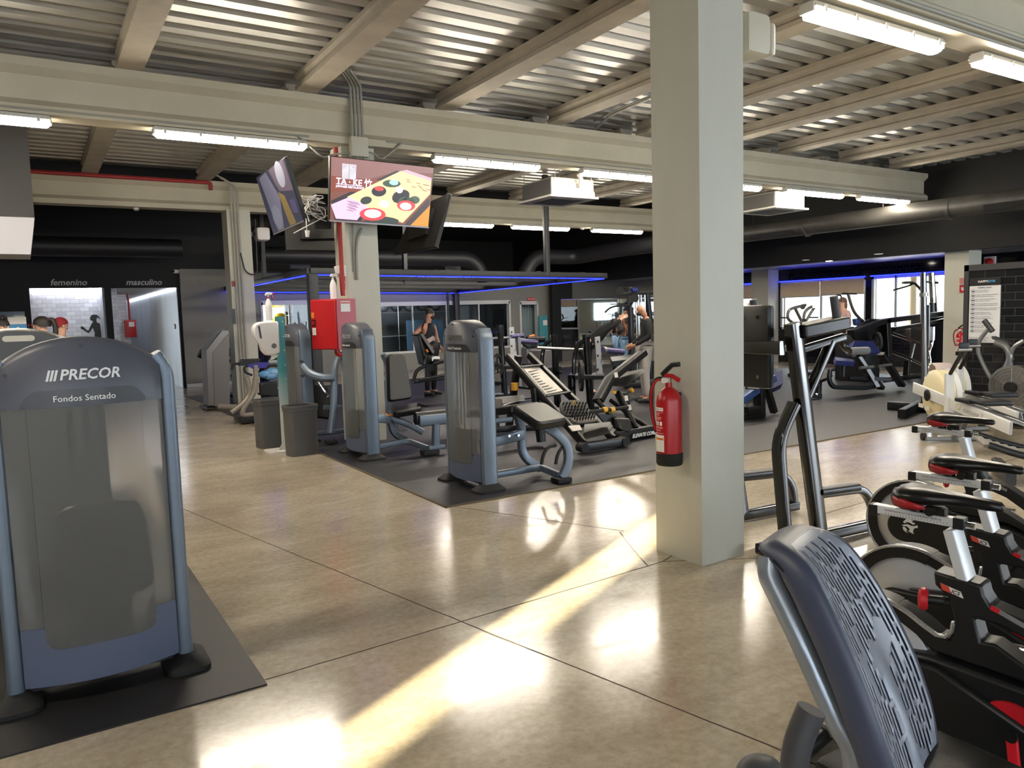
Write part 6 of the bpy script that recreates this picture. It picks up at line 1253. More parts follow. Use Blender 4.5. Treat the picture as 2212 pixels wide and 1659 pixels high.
BB_.bar('blue_rail', [(1600, 868), (1672, 818)], .1, .1, mat('rail_blue', (44, 74, 128), .4)); BB_.pad('pad', [(1640, 822, .3), (1690, 800, .3), (1692, 830, .1), (1650, 850, .1)], .1, NAVY); BB_.bar('upright', [(1640, 820), (1642, 900)], .09, .14, SATB); BB_.plate('hook_plate', [(1647, 820, -.05), (1655, 820, -.05), (1656, 840, -.05), (1648, 840, -.05)], (0, .02, 0), LGREY); BB_.bar('floor_tube', [(1600, 914), (1650, 908)], .09, .07, SATB); BB_.bar('slant_leg', [(1655, 835), (1672, 892)], .08, .1, SATB); BB_.cyl('peg', (1612, 840, -.1), (1637, 841, -.1), .02, CHROME); BB_.plate('side_sheet', [(1612, 862, .1), (1634, 850, .1), (1634, 884, .1), (1612, 888, .1)], (0, .02, 0), mat('sheet_grey', (140, 138, 134), .5)); BB_.bar('cross', [(1610, 890), (1645, 886)], .12, .12, SATB)
LPX = G('leg_press', 'large black plate loaded leg press in front of the door-like window', 'gym machine', (14.5, 8.9, 0), 'y', 9.2)
LPX.bar('sled_rail', [(1838, 720), (1905, 695), (2040, 678)], .1, .16, SATB, rad=.3); LPX.bar('sled_rail', [(1930, 712), (2005, 700), (2050, 690)], .07, .1, SATB); LPX.plate('gusset', [(1835, 718, .1), (1880, 690, .1), (1912, 690, .1), (1912, 740, .1), (1850, 736, .1)], (0, .05, 0), SATB); LPX.bar('upright', [(1912, 690), (1916, 770)], .14, .16, SATB); LPX.bar('arm', [(1915, 718), (1985, 742), (2005, 745)], .05, .07, GLOSSB, rad=.2); LPX.bar('arm', [(1908, 755), (1965, 776), (1995, 790)], .05, .07, GLOSSB, rad=.2); LPX.bar('rod', [(1976, 744), (1967, 782)], .02, None, CHROME); LPX.bar('leg', [(1960, 780), (1958, 825)], .09, .12, SATB); LPX.bar('floor_tube', [(1910, 830), (2010, 834)], .08, .08, SATB); LPX.plate('shroud', [(2005, 690, .3), (2066, 680, .3), (2060, 760, .3), (2000, 830, .3)], (0, .4, 0), BLACKP, bev=.02); LPX.pad('back_pad', [(1862, 730, .3), (1900, 715, .3), (1905, 735, .1), (1860, 745, .1)], .08); LPX.cyl('cap', (2050, 680, -.05), (2058, 690, -.05), .09, SATB)
LPX.box('sun_blocker', (14.7, 9.75, .5), (.5, .7, .98), BLACKP)  # added box, not a machine part; keeps stray sun patches off the mat
weight_plate(P(1895, 741, 'y', 9.05), (1, -.7, 0), .22, 'black plate hung on the large leg press'); 
def lever(v, pts_list, label, org_px):
    S = G('lever_press_machine', label, 'gym machine', P(*org_px, 'y', v).xy.to_3d(), 'y', v)
    for nm, pts, r, m in pts_list: S.bar(nm, pts, r, None, m, rad=.2)
    return S
GL = mat('arm_bronze_grey', (96, 94, 92), .35, metal=.4)
L1 = lever(11.2, [('arm', [(1712, 698), (1701, 690), (1702, 672), (1714, 666), (1740, 660)], .035, GL), ('arm', [(1718, 668), (1734, 700)], .035, GL), ('arm', [(1737, 700), (1736, 680), (1744, 668), (1757, 662)], .035, GL), ('crank', [(1741, 695), (1752, 676), (1760, 664)], .03, GL), ('grip', [(1684, 687), (1702, 688)], .016, SATB), ('grip', [(1744, 687), (1767, 687)], .016, SATB), ('post', [(1735, 690), (1738, 830)], .06, SATB), ('foot', [(1705, 832), (1765, 832)], .05, SATB)], 'bronze grey lever press arms in front of the wide window', (1735, 830))
L1.cyl('joint', (1734, 664, -.05), (1734, 664, .05), .06, SATB); L1.cyl('joint', (1758, 662, -.05), (1758, 662, .05), .05, CHROME)
L2 = lever(10.4, [('arm', [(1832, 636), (1838, 658), (1845, 676), (1860, 692)], .034, GL), ('handle', [(1820, 635), (1850, 636)], .018, SATB), ('arm', [(1808, 638), (1818, 640), (1816, 652)], .018, SATB), ('arm', [(1860, 692), (1872, 704), (1890, 716)], .045, SATB), ('post', [(1858, 700), (1862, 812)], .07, SATB), ('foot', [(1840, 815), (1890, 815)], .05, SATB)], 'tall lever arm machine before the wide window right of the standing woman', (1862, 815))
L2.plate('pulley_block', [(1850, 690), (1862, 688), (1870, 706), (1852, 704)], (0, .12, 0), mat('block_navy', (44, 66, 120), .4), bev=.02)
L3 = lever(9.85, [('arm', [(1930, 628), (1965, 618), (1975, 612)], .02, SATB), ('arm', [(1950, 612), (1975, 611), (1990, 628), (1993, 640)], .03, GL), ('mast', [(2012, 590), (2016, 660)], .07, CHROME), ('mast', [(2022, 640), (2026, 700)], .03, STEEL), ('post', [(2014, 655), (2016, 812)], .07, SATB), ('foot', [(1995, 815), (2040, 815)], .05, SATB), ('grip', [(2004, 610), (2025, 612)], .03, GL)], 'tall chrome masted pulldown machine behind the chrome bar stand', (2016, 815))
# chrome bar stand with curl bar
CSX = G('bar_stand', 'chrome upright bar stand with a black foot at the mat edge', 'stand', (11.1, 6.3, 0), 'y', 6.3)
CSX.bar('pole', [(1994.5, 590), (1998, 885)], .045, None, CHROME); CSX.bar('pole', [(2006, 660, .1), (2004, 890, .1)], .028, None, CHROME); CSX.cyl('collar', (1995, 634), (1995.2, 642), .06, STEEL); CSX.cyl('sleeve', (1997, 840), (1998, 879), .05, SATB); CSX.bar('foot', [Vec((10.15, 6.05, .06)), Vec((11.35, 6.45, .06))], .1, .12, SATB, up=(0, 0, 1)); CSX.bar('foot', [Vec((11.0, 5.85, .06)), Vec((10.9, 6.7, .06))], .1, .12, SATB, up=(0, 0, 1))
t = thing('curl_bar', 'bent chrome curl bar standing in the bar stand', 'barbell', (11.2, 6.35, .12)); 
b = MB((11.2, 6.35, .12)); b.tube([P(2016, 706, 'y', 6.35), P(2014, 745, 'y', 6.35), P(2006, 762, 'y', 6.35), P(2011, 780, 'y', 6.35), P(2005, 800, 'y', 6.35), P(2010, 840, 'y', 6.35), P(2008, 880, 'y', 6.35)], .015, rad=.08); b.obj('bar', CHROME, t); b = MB((11.2, 6.35, .12)); b.cyl(P(2016, 706, 'y', 6.35), P(2015, 735, 'y', 6.35), .03); b.obj('sleeve', CHROME, t)
# rowing machines
RW = mat('rower_white', (214, 214, 212), .35); RCREAM = mat('rower_cream', (222, 210, 170), .45); C2 = mat('outline_grey', (120, 120, 116), .5); C2Y = mat('outline_yellow', (190, 190, 110), .5)
def rower(p0, p1, label, towel=False):
    """p0 far end by the flywheel, p1 a point of the rail towards the camera"""
    p0, p1 = Vec(p0), Vec(p1); d = (p1-p0).normalized(); h = Vec((d.x, d.y, 0)).normalized(); s = Vec((-h.y, h.x, 0)); s = s if s.x < 0 else -s # side towards the camera
    t = thing('rowing_machine', label, 'gym machine', (p0.x, p0.y, 0), 0, 'rowing machines by the tiled screen'); o = (p0.x, p0.y, 0)
    b = MB(o); b.rtube([p0+s*.12-d*.05, p1+s*.12], .03, .13, r=.006, up=(0, 0, 1)); b.obj('main_beam', RW, t)
    c = p0+d*.36+Vec((0, 0, .0)); z0 = .50; c.z = z0
    b = MB(o); b.lathe(c-s*.10, s, [(0, .02), (0, .26), (.03, .30), (.16, .30), (.19, .26), (.19, .02)], 40); b.obj('flywheel_cage', RCREAM, t, smooth=50)
    b = MB(o); b.lathe(c-s*.11, s, [(0, .295), (0, .312), (.06, .312), (.06, .295)], 40); b.obj('cage_rim', RW, t)
    q = c+s*.14; b = MB(o); b.lathe(q, s, [(0, .07), (.012, .07), (.02, .045), (.02, .002)], 20); b.obj('hub_cover', BLACKP, t)
    q = p0+d*.36+s*.135; b = MB(o); b.cyl(q, q+s*.03, .035); b.obj('knob', BLACKP, t)
    q = p0+d*.86+s*.13; b = MB(o); b.rtube([Vec((q.x, q.y, .30)), Vec((q.x, q.y, .80))], .05, .09, r=.008, up=tuple(s)); up_ = b.obj('handle_post', RW, t)
    for z in (.36, .48, .6, .72): b = MB(o); b.cyl(Vec((q.x, q.y, z))+s*.025, Vec((q.x, q.y, z))+s*.03, .01, n=8); b.obj('bolt', DGREY, up_)
    b = MB(o); b.rtube([Vec((q.x, q.y, .78)), Vec((q.x, q.y, .78))+h*.30+Vec((0, 0, .30))], .03, .04, r=.01, up=tuple(s)); b.obj('monitor_arm', SATB, t)
    e = Vec((q.x, q.y, .78))+h*.30+Vec((0, 0, .30)); b = MB(o); b.box(e+Vec((0, 0, .04)), (.03, .10, .08), rz=math.atan2(h.y, h.x), bev=.01); b.obj('monitor', SATB, t); b = MB(o); b.cyl(e-s*.08, e+s*.06, .02); b.obj('pivot', STEEL, t)
    b = MB(o); b.rtube([p0+d*.9+Vec((0, 0, .03)), p1+d*.3+Vec((0, 0, .05))], .05, .04, r=.004, up=(0, 0, 1)); b.obj('seat_rail', CHROME, t)
    q = p0+d*1.5+Vec((0, 0, .13)); b = MB(o); b.box(q, (.25, .3, .05), rz=math.atan2(h.y, h.x), bev=.02); b.obj('seat', BLACKP, t)
    q = p0+d*1.25+s*.14+Vec((0, 0, .1)); b = MB(o); b.box(q, (.28, .1, .04), rz=math.atan2(h.y, h.x), bev=.01); b.obj('foot_plate', SATB, t)
    q = p0+d*.95; b = MB(o); b.rtube([q+Vec((0, 0, -.05)), Vec((q.x, q.y, .02))-h*.25], .04, .06, r=.01, up=tuple(s)); b.obj('front_leg', GREYM, t)
    q = Vec((q.x, q.y, .03))-h*.25; b = MB(o); b.rtube([q-s*.3, q+s*.3], .05, .05, r=.01); b.obj('front_foot', GREYM, t)
    for k in (-.28, .28): b = MB(o); b.cyl(q+s*k+Vec((0, 0, .02))-h*.06, q+s*(k+.04)+Vec((0, 0, .02))-h*.06, .045); b.obj('transport_wheel', RUBBER, t)
    q = p1+d*.2; b = MB(o); b.rtube([q+Vec((0, 0, 0)), Vec((q.x, q.y, .02))], .05, .05, r=.01); b.obj('rear_leg', GREYM, t)
    u_ = d; w_ = Vec((0, 0, 1)); st = p0+d*1.02+s*.137+Vec((0, 0, -.005))
    text('C2', 'lettering', C2Y, t, st-Vec(o), u_, w_, .10, ext=.0008, bold=-.002, shear=.15); text('concept 2', 'lettering', C2, t, st+d*.17-Vec(o), u_, w_, .10, ext=.0008, bold=-.002, shear=.15)
    for k in range(2):
        q = p0+d*(.16+.16*k)+s*.125+Vec((0, 0, -.18)); b = MB(o); b.box(q, (.12, .004, .05), rz=math.atan2(h.y, h.x)); b.obj('label', MATS['paper_label'], t)
    return t, c, s
r1a, r1b = P(2000, 838, 'z', .55), P(2212, 925, 'z', .36)
R1 = rower(r1a, r1b, 'nearer rowing machine with a cream flywheel cage')
off = Vec((.78, .30, 0)); R2 = rower(r1a+off, r1b+off, 'farther rowing machine with a grey towel over its flywheel cage')
c = R2[1]; s_ = R2[2]; b = MB(c+Vec((0, 0, .30))); rows = []
for i in range(9):
    a = -.9+1.7*i/8; rows.append([c+Vec((math.sin(a)*.32*(-.6), math.sin(a)*.32*(-.8)*.7, math.cos(a)*.32+.012))+s_*(k*.06-.02+.01*math.sin(i*2+k)) for k in range(5)])
b.grid(rows); o = b.obj('towel', mat('towel_grey', (198, 184, 180), .9), smooth=80); o.location = c+Vec((0, 0, .30)); o.modifiers.new('s', 'SOLIDIFY').thickness = .012; tag(o, 'pinkish grey towel draped over the farther rowing machine', 'towel')
# air bike behind the rowers
AB = G('air_bike', 'air bike with a caged fan and curved silver handles by the tiled screen', 'exercise bike', (10.35, 4.4, 0), 'x', 10.35)
fc = AB.p((2192, 838)); b = MB(AB.o); b.lathe(fc+Vec((-.08, 0, 0)), (1, 0, 0), [(0, .25), (.0, .275), (.16, .275), (.16, .25)], 36); b.obj('fan_ring', STEEL, AB.t)
b = MB(AB.o); b.lathe(fc+Vec((-.05, 0, 0)), (1, 0, 0), [(0, .01), (.0, .25), (.1, .25), (.1, .01)], 30); b.obj('fan', BLACKP, AB.t)
for r_ in (.05, .09, .13, .17, .21, .245): b = MB(AB.o); b.sweep([fc+Vec((-.09, r_*math.cos(a), r_*math.sin(a))) for a in [2*PI*k/28 for k in range(28)]], circ(.005, 6), up=(1, 0, 0), closed=True); b.obj('cage_wire', STEEL, AB.t)
for k in range(12): a = 2*PI*k/12; b = MB(AB.o); b.cyl(fc+Vec((-.09, .05*math.cos(a), .05*math.sin(a))), fc+Vec((-.09, .26*math.cos(a), .26*math.sin(a))), .004, n=5); b.obj('cage_spoke', STEEL, AB.t)
b = MB(AB.o); b.cyl(fc+Vec((-.13, .0, 0)), fc+Vec((-.08, 0, 0)), .07); b.obj('hub', BLACKP, AB.t)
TUB = mat('tube_silver', (150, 152, 152), .3, metal=.7)
AB.bar('handle_arm', [(2138, 708), (2114, 738), (2112, 760), (2124, 790), (2142, 822)], .026, None, TUB, rad=.25); AB.cyl('grip', (2144, 718), (2126, 694), .034, DGREY); AB.bar('handle_arm', [(2212, 738), (2190, 750), (2182, 770), (2184, 800)], .026, None, TUB, rad=.2); AB.bar('mast', [(2150, 742), (2175, 750), (2183, 775), (2172, 800)], .04, None, TUB, rad=.2); AB.plate('console', [(2140, 728), (2176, 742), (2180, 748), (2174, 748), (2142, 734)], (.12, 0, 0), DGREY, bev=.01); AB.bar('frame', [(2183, 775), (2160, 840), (2140, 885)], .05, .08, TUB); AB.bar('base', [Vec((10.35, 4.9, .05)), Vec((10.35, 3.7, .05))], .08, .07, SATB, up=(0, 0, 1)); AB.bar('fork', [fc, Vec((fc.x, fc.y-.1, .05))], .05, .06, TUB); AB.bar('seat_post', [Vec((10.35, 3.95, .1)), Vec((10.35, 3.9, .8))], .05, .05, TUB); AB.box('seat', (10.35, 3.85, .84), (.22, .28, .08), BLACKP, bev=.03)
# curved slat treadmill behind the cycles
TMX = G('slat_treadmill', 'curved slat treadmill behind the farthest cycles', 'treadmill', (6.9, 2.9, 0))
c0 = P(2122, 985, 'z', .2); c1 = Vec((c0.x+.9, c0.y-1.3, .2)); dd = (c1-c0).normalized(); ss = Vec((-dd.y, dd.x, 0))
for i in range(26):
    f = i/25; z = .16+.16*(2*f-1)**2; p = c0+dd*(1.65*f); p.z = z; b = MB(TMX.o); b.box(p, (.058, .48, .03), rz=math.atan2(dd.y, dd.x), bev=.006); b.obj('slat', mat('slat_grey', (126, 122, 116), .45), TMX.t)
for k in (-.3, .3): b = MB(TMX.o); b.rtube([c0+dd*(1.65*f)+ss*k+Vec((0, 0, -.02+.16*(2*f-1)**2)) for f in [j/10 for j in range(11)]], .05, .06, r=.02, up=(0, 0, 1)); b.obj('side_rail', SATB, TMX.t)
for f in (.1, .9): b = MB(TMX.o); p = c0+dd*(1.65*f); b.rtube([Vec((*(p+ss*.34).xy, .06)), Vec((*(p-ss*.34).xy, .06))], .08, .12, r=.01); b.obj('foot', SATB, TMX.t)
# ================================================================ PEOPLE
def skin_mesh(name, pts, edges, m, parent, root=0, sub=1):
    """pts: {key: (x, y, z, rx, ry)}"""
    bm = bmesh.new(); ly = bm.verts.layers.skin.verify(); idx = {}
    for k, p in pts.items():
        v = bm.verts.new(p[:3]); r = p[3]; v[ly].radius = (r, p[4] if len(p) > 4 else r); idx[k] = v
    idx[root if root in idx else next(iter(idx))][ly].use_root = True
    for a, c in edges: bm.edges.new((idx[a], idx[c]))
    me = bpy.data.meshes.new(name); bm.to_mesh(me); bm.free(); me.materials.append(m)
    o = bpy.data.objects.new(name, me); COL.objects.link(o); o.parent = parent
    sk = o.modifiers.new('skin', 'SKIN'); sk.use_smooth_shade = True; sk.branch_smoothing = .4
    sb = o.modifiers.new('sub', 'SUBSURF'); sb.levels = sub; sb.render_levels = sub
    return o
SKIN = mat('skin_tan', (176, 128, 102), .55); SKINP = mat('skin_pale', (204, 160, 136), .55); HAIRD = mat('hair_dark', (30, 24, 22), .6); WHITE_EYE = mat('eye_white', (230, 226, 220), .3)
def person(label, loc, rz, J, top, legs, shoes, hair, skin=SKIN, sleeves='long', shorts=False, feat=(), hscale=1.0):
    """J overrides the joints of a standing figure that faces +X"""
    t = thing('person', label, 'person', loc, rz)
    B = dict(pel=(0, 0, .96), sp=(0, 0, 1.14), ch=(.01, 0, 1.33), nk=(0, 0, 1.49), hd=(.02, 0, 1.56), hm=(.025, 0, 1.64), ht=(.02, 0, 1.715),
             shL=(0, .17, 1.42), elL=(-.02, .24, 1.15), wrL=(.06, .24, .92), haL=(.09, .23, .84), shR=(0, -.17, 1.42), elR=(-.02, -.24, 1.15), wrR=(.06, -.24, .92), haR=(.09, -.23, .84),
             hiL=(0, .095, .92), knL=(.03, .11, .50), anL=(0, .11, .09), toL=(.15, .13, .035), hiR=(0, -.095, .92), knR=(.03, -.11, .50), anR=(0, -.11, .09), toR=(.15, -.13, .035))
    B.update(J); R = dict(pel=.13, sp=.115, ch=.135, nk=.066, hd=.07, hm=.082, ht=.055, shL=.065, elL=.042, wrL=.028, haL=.036, hiL=.088, knL=.058, anL=.04, toL=.032)
    rr = lambda k: R.get(k, R.get(k[:-1]+'L', .05))
    asp = {'pel': (.115, .15), 'sp': (.10, .135), 'ch': (.115, .155), 'hm': (.092, .074), 'ht': (.06, .05)}
    pts = {k: (*B[k], *(asp.get(k, (rr(k),)*2))) for k in B}
    ed = [('pel', 'sp'), ('sp', 'ch'), ('ch', 'nk'), ('nk', 'hd'), ('hd', 'hm'), ('hm', 'ht')]
    for s in 'LR': ed += [('ch', 'sh'+s), ('sh'+s, 'el'+s), ('el'+s, 'wr'+s), ('wr'+s, 'ha'+s), ('pel', 'hi'+s), ('hi'+s, 'kn'+s), ('kn'+s, 'an'+s), ('an'+s, 'to'+s)]
    # nose and five fingers each hand
    fwd = (Vec(B['hm'])-Vec(B['hd'])); up_ = (Vec(B['ht'])-Vec(B['hd'])).normalized(); sd = (Vec(B['shL'])-Vec(B['shR'])).normalized(); fw = sd.cross(up_).normalized()
    for s in 'LR':
        w_, h_ = Vec(B['wr'+s]), Vec(B['ha'+s]); d = (h_-w_).normalized(); sx = d.orthogonal().normalized() if abs(d.x) > .9 else d.cross(Vec((0, 1, 0))).normalized()
        for k in range(4):
            b0 = h_+d*.02+sx*(-.027+.018*k); b1 = b0+d*(.045 if k in (1, 2) else .036); b2 = b1+d*.02+Vec((-.012, 0, -.012))
            pts['f%s%da' % (s, k)] = (*b0, .0095); pts['f%s%db' % (s, k)] = (*b1, .0085); pts['f%s%dc' % (s, k)] = (*b2, .007)
            ed += [('ha'+s, 'f%s%da' % (s, k)), ('f%s%da' % (s, k), 'f%s%db' % (s, k)), ('f%s%db' % (s, k), 'f%s%dc' % (s, k))]
        b0 = w_.lerp(h_, .5)+sx*.035; b1 = b0+d*.03+sx*.02; pts['t%sa' % s] = (*b0, .012); pts['t%sb' % s] = (*b1, .010); ed += [('ha'+s, 't%sa' % s), ('t%sa' % s, 't%sb' % s)]
    skin_mesh('body', pts, ed, skin, t, 'pel')
    H = Vec(B['hm']); hk = MB
    b = MB(); b.sph(H+fw*.086-up_*.012, (.017, .013, .022), 8); b.obj('nose', skin, t)
    for s in (-1, 1):
        b = MB(); b.sph(H+fw*.076+sd*s*.031+up_*.012, .011, 8); e = b.obj('eye', WHITE_EYE, t); b = MB(); b.sph(H+fw*.085+sd*s*.031+up_*.012, .0055, 6); b.obj('pupil', HAIRD, e)
        b = MB(); b.sph(H+sd*s*.078-up_*.01-fw*.008, (.02, .01, .03), 8); b.obj('ear', skin, t)
    b = MB(); b.sph(H+fw*.072-up_*.05, (.012, .024, .007), 8); b.obj('mouth', mat('lips', (140, 84, 76), .5), t)
    C = lambda ks, k: {q: (*B[q], *(x*k for x in asp.get(q, (rr(q),)*2))) for q in ks}
    tk = ['pel', 'sp', 'ch']; te = [('pel', 'sp'), ('sp', 'ch')]
    extra = {}
    for s in 'LR':
        sh, el, wr = Vec(B['sh'+s]), Vec(B['el'+s]), Vec(B['wr'+s])
        if sleeves == 'none': extra['s'+s] = (*(Vec(B['ch']).lerp(sh, .62)), .115); te += [('ch', 's'+s)]; continue
        tk += ['sh'+s]; te += [('ch', 'sh'+s)]
        if sleeves == 'long': tk += ['el'+s, 'wr'+s]; te += [('sh'+s, 'el'+s), ('el'+s, 'wr'+s)]
        else: extra['s'+s] = (*sh.lerp(el, .6), .06); te += [('sh'+s, 's'+s)]
    P_ = C(tk, 1.24); P_.update(extra); P_['nk2'] = (*Vec(B['ch']).lerp(Vec(B['nk']), .55), .075); te += [('ch', 'nk2')]
    skin_mesh('shirt', P_, te, top, t, 'pel')
    lk = ['pel', 'hiL', 'knL', 'hiR', 'knR']; le = [('pel', 'hiL'), ('hiL', 'knL'), ('pel', 'hiR'), ('hiR', 'knR')]
    if not shorts: lk += ['anL', 'anR']; le += [('knL', 'anL'), ('knR', 'anR')]
    skin_mesh('shorts' if shorts else 'trousers', C(lk, 1.25), le, legs, t, 'pel')
    for s in 'LR':
        a, c = Vec(B['an'+s]), Vec(B['to'+s]); skin_mesh('shoe', {'h': (a.x-.04, a.y, a.z-.045, .042), 'a': (a.x, a.y, a.z-.04, .05), 'm': (*(a.lerp(c, .6)-Vec((0, 0, .005))), .043), 't': (c.x+.04, c.y, c.z, .034)}, [('h', 'a'), ('a', 'm'), ('m', 't')], shoes, t, 'a')
    if hair:
        kind, hm = hair
        b = MB(); T_ = Matrix.Identity(3)
        if kind != 'bald':
            c = H+up_*.028-fw*.014; rad = .098 if kind in ('short', 'cap', 'beanie') else .104
            rows = []
            for i in range(7):
                ph = PI/2*i/6*1.08; rows.append([c+(fw*math.cos(a)*rad*1.08+sd*math.sin(a)*rad*.88)*math.sin(ph)+up_*rad*math.cos(ph)*.98-up_*(.03 if i == 6 and math.cos(a) < .2 else 0) for a in [2*PI*k/16 for k in range(17)]])
            b.grid(rows); nm = {'cap': 'cap', 'beanie': 'beanie'}.get(kind, 'hair')
            if kind == 'curly':
                rg = random.Random(4)
                for k in range(26): a = rg.uniform(0, 2*PI); b.sph(c+(fw*math.cos(a)+sd*math.sin(a))*rg.uniform(.02, .085)+up_*rg.uniform(.05, .11), rg.uniform(.02, .032), 6)
            ho = b.obj(nm, hm, t, smooth=80)
            if kind == 'tail':
                b = MB(); b.sweep(rnd([c-fw*.08+up_*.04, c-fw*.14+up_*.05, c-fw*.17-up_*.06, c-fw*.15-up_*.22], .05), circ(.035, 8), up=tuple(sd), scale=None); b.obj('ponytail', hm, t)
            if kind == 'long': b = MB(); b.sph(c-fw*.045-up_*.09, (.07, .085, .15), 12); b.obj('hair_back', hm, t)
            if kind == 'cap': b = MB(); b.sph(c+fw*.13*(1 if 'fwd' in feat else -1)-up_*.0, (.06, .06, .012), 10); b.obj('visor', hm, t)
        if 'beard' in feat: b = MB(); b.sph(H+fw*.045-up_*.065, (.05, .058, .035), 12); b.obj('beard', HAIRD, t)
    return t
BLK = mat('cloth_black', (22, 22, 24), .85); PNK = mat('cloth_pink', (190, 150, 150), .85); BRN = mat('cloth_brown', (92, 68, 54), .85); CHR = mat('cloth_charcoal', (38, 36, 40), .85); STR = mat('cloth_blue_white', (170, 190, 206), .85, var=.5, vs=22, stretch=(1, 1, .1), vcol=(60, 130, 180)); GWH = mat('cloth_grey_white', (170, 164, 158), .85); SHO = mat('shoe_dark', (30, 30, 32), .6)
# banded tank top
tm = bpy.data.materials.new('tank_bands'); tm.use_nodes = True; nt = tm.node_tree; tcx = nt.nodes.new('ShaderNodeTexCoord'); sx = nt.nodes.new('ShaderNodeSeparateXYZ'); ab = nt.nodes.new('ShaderNodeMath'); ab.operation = 'ABSOLUTE'; ml = nt.nodes.new('ShaderNodeMath'); ml.operation = 'MULTIPLY_ADD'; ml.inputs[1].default_value = .45; rp = nt.nodes.new('ShaderNodeValToRGB')
L_ = nt.links.new; L_(tcx.outputs['Object'], sx.inputs[0]); L_(sx.outputs['Y'], ab.inputs[0]); L_(ab.outputs[0], ml.inputs[0]); L_(sx.outputs['Z'], ml.inputs[2])
mr = nt.nodes.new('ShaderNodeMapRange'); mr.inputs[1].default_value = .9; mr.inputs[2].default_value = 1.5; L_(ml.outputs[0], mr.inputs[0]); L_(mr.outputs[0], rp.inputs['Fac']); L_(rp.outputs['Color'], nt.nodes['Principled BSDF'].inputs['Base Color']); nt.nodes['Principled BSDF'].inputs['Roughness'].default_value = .85
rp.color_ramp.interpolation = 'CONSTANT'; E_ = rp.color_ramp.elements; E_[0].position = 0; E_[0].color = lin((150, 126, 128)); E_[1].position = .22; E_[1].color = lin((24, 24, 27))
for p_, c_ in ((.36, (188, 170, 170)), (.52, (26, 26, 30))): e_ = E_.new(p_); e_.color = lin(c_)
def at(px, d, dz=0):
    """floor point d metres in front of the camera under pixel column px"""
    r = CR.copy(); r.z = 0; r.normalize(); f = CF.copy(); f.z = 0; f.normalize()
    q = r*((px-CX)*d/FPX)+f*d; return (q.x, q.y, dz)
person('man in a dark banded tank top, hand on hip, behind the leg machine', at(929, 15.4, .018), math.radians(-62), dict(elR=(-.12, -.38, 1.2), wrR=(.06, -.20, 1.03), haR=(.12, -.15, .99), elL=(-.02, .30, 1.18), wrL=(.12, .22, .98), haL=(.18, .19, .92), hd=(.02, .02, 1.56), hm=(.03, .04, 1.64)), tm, BLK, SHO, ('short', HAIRD), sleeves='none', feat=('beard',))
person('bald man in a black long sleeved shirt looking down beside the cable machine', at(1397, 13.2, .018), math.radians(150), dict(hd=(.05, 0, 1.55), hm=(.09, 0, 1.61), ht=(.10, 0, 1.69), wrL=(.22, .16, 1.0), haL=(.28, .1, .97), wrR=(.22, -.16, 1.0), haR=(.28, -.1, .97)), BLK, GWH, SHO, ('bald', None), feat=('beard',))
person('man in a dark cap, brown shirt and striped shorts at the cable machine', at(1345, 16.6, .018), math.radians(-20), dict(hd=(.10, 0, 1.53), hm=(.16, 0, 1.57), ht=(.19, 0, 1.645), nk=(.05, 0, 1.48), elL=(.05, .26, 1.17), wrL=(.24, .16, 1.08), haL=(.31, .12, 1.07), elR=(.05, -.26, 1.17), wrR=(.24, -.16, 1.08), haR=(.31, -.12, 1.07)), BRN, STR, SHO, ('beanie', BLK), sleeves='short', shorts=True)
person('woman in black bending forward with both hands on a bar', at(1277, 14.6, .018), math.radians(-32), dict(pel=(-.12, 0, .93), sp=(.06, 0, 1.05), ch=(.24, 0, 1.20), nk=(.38, 0, 1.27), hd=(.45, 0, 1.27), hm=(.52, 0, 1.25), ht=(.60, 0, 1.26), shL=(.30, .16, 1.26), elL=(.44, .2, 1.34), wrL=(.58, .2, 1.44), haL=(.64, .19, 1.48), shR=(.30, -.16, 1.26), elR=(.44, -.2, 1.34), wrR=(.58, -.2, 1.44), haR=(.64, -.19, 1.48), hiL=(-.12, .09, .89), hiR=(-.12, -.09, .89), knL=(.02, .1, .48), knR=(-.02, -.1, .48)), BLK, CHR, SHO, ('long', HAIRD), SKINP)
person('woman in a pink top and dark leggings standing in front of the wide window', at(1822, 18.2, .018), math.radians(160), dict(wrR=(.2, -.2, 1.05), haR=(.27, -.19, 1.05)), PNK, BLK, SHO, ('long', mat('hair_brown', (96, 66, 44), .6)), SKINP, sleeves='short')
person('person in a cap half hidden by the black backrest of the dip station', at(1630, 17.5, .018), math.radians(150), {}, CHR, BLK, SHO, ('cap', GWH), sleeves='short', feat=('fwd',))
person('man with dark curly hair in profile at the left edge', at(8, 10.6, 0), math.radians(-38), {}, BLK, BLK, SHO, ('curly', HAIRD), SKINP, feat=('beard',))
person('woman with a dark ponytail looking left before the white tiles', at(100, 10.3, 0), math.radians(155), {}, BLK, BLK, SHO, ('tail', HAIRD), SKINP, sleeves='none')
person('person in a red cap and black shirt seen from behind', at(136, 11.3, 0), math.radians(20), {}, BLK, BLK, SHO, ('cap', mat('cap_red', (140, 34, 44), .8)), SKINP, sleeves='short')
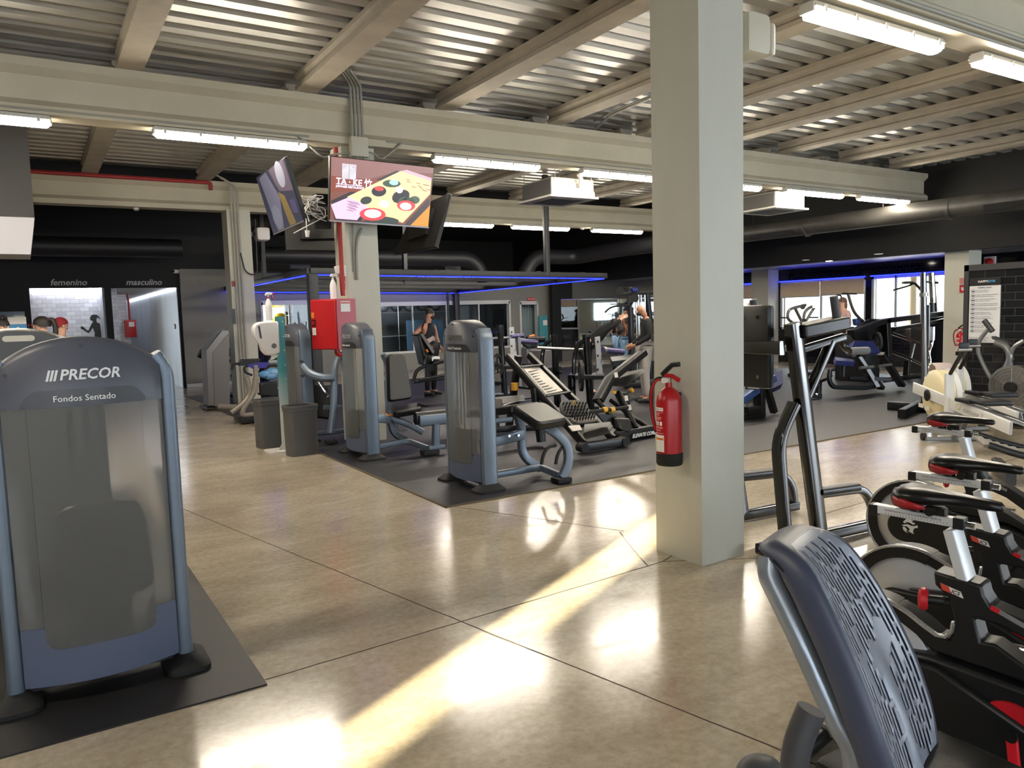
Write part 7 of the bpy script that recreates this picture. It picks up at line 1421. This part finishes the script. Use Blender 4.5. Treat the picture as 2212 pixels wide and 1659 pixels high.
# reception corner behind the machines on the left
DK = thing('reception_counter', 'tall dark counter behind the people on the left', 'counter', (-.5, 14.2, 0)); MB().bx(-1.5, .75, -.3, .3, 0, 1.44).obj('body', BLACKP, DK); MB().bx(-1.55, .8, -.34, .34, 1.44, 1.48).obj('top', DGREY, DK)
q = P(38, 705, 'y', 14.2); BXX = thing('display_box', 'white and blue box standing on the dark counter', 'box', (q.x, 14.2, 1.482)); MB().bx(-.12, .12, -.06, .06, 0, .2).obj('lower_part', mat('box_blue', (60, 140, 200), .5), BXX); MB().bx(-.12, .12, -.06, .06, .2, .31).obj('upper_part', WHITEP, BXX)
MB().prism([(-.03, -.062, .0), (.03, -.062, .0), (.03, -.062, .14), (.0, -.062, .16), (-.03, -.062, .12)], (0, -.003, 0)).obj('printed_shape', WHITEP, BXX)
for k, px in enumerate((55, 62, 69)):
    q = P(px, 705, 'y', 14.2); t = thing('drink_bottle', 'small dark bottle on the counter, %s of three' % ('left', 'middle', 'right')[k], 'bottle', (q.x, 14.2, 1.482), 0, 'drink bottles on the counter'); MB().lathe((0, 0, 0), (0, 0, 1), [(0, .025), (.1, .026), (.13, .014), (.17, .012)], 12).obj('bottle', BLACKP, t); MB().cyl((0, 0, .17), (0, 0, .19), .016, n=10).obj('cap', RED, t)
q0, q1 = P(-40, 722, 'y', 20.8), P(53, 672, 'y', 20.8); o = MB((q1.x, 20.85, q0.z)).bx(q0.x, q1.x, 20.83, 20.89, q0.z, q1.z, bev=.02).obj('wall_screen_panel', mat('screen_grey', (120, 134, 148), .15)); o.location = (q1.x, 20.85, q0.z); o.name = 'wall_display'; tag(o, 'grey rounded display on the black wall at the left edge', 'display')
# ================================================================ LIGHT
w = bpy.data.worlds.new('sky'); SC.world = w; w.use_nodes = True; nt = w.node_tree
bg = nt.nodes['Background']
bg.inputs['Color'].default_value = (.80, .90, 1.0, 1); bg.inputs['Strength'].default_value = 11.0
sun = bpy.data.lights.new('sun', 'SUN'); sun.energy = 120; sun.color = (1, .84, .55); sun.angle = math.radians(.25)
so = bpy.data.objects.new('sun', sun); COL.objects.link(so)
SDIR = Vec((-.8908, -.4543, -.107)).normalized()
so.rotation_euler = SDIR.to_track_quat('-Z', 'Y').to_euler()
SC.view_settings.view_transform = 'Standard'; SC.view_settings.look = 'None'; SC.view_settings.gamma = 1; SC.view_settings.exposure = 0.4
SC.view_settings.use_curve_mapping = False
SC.cycles.use_denoising = True
try: SC.cycles.denoiser = 'OPENIMAGEDENOISE'
except Exception: pass
SC.cycles.max_bounces = 8; SC.cycles.diffuse_bounces = 4; SC.cycles.glossy_bounces = 4; SC.cycles.transmission_bounces = 8; SC.cycles.transparent_max_bounces = 12
SC.cycles.sample_clamp_indirect = 6; SC.cycles.caustics_reflective = False; SC.cycles.caustics_refractive = False
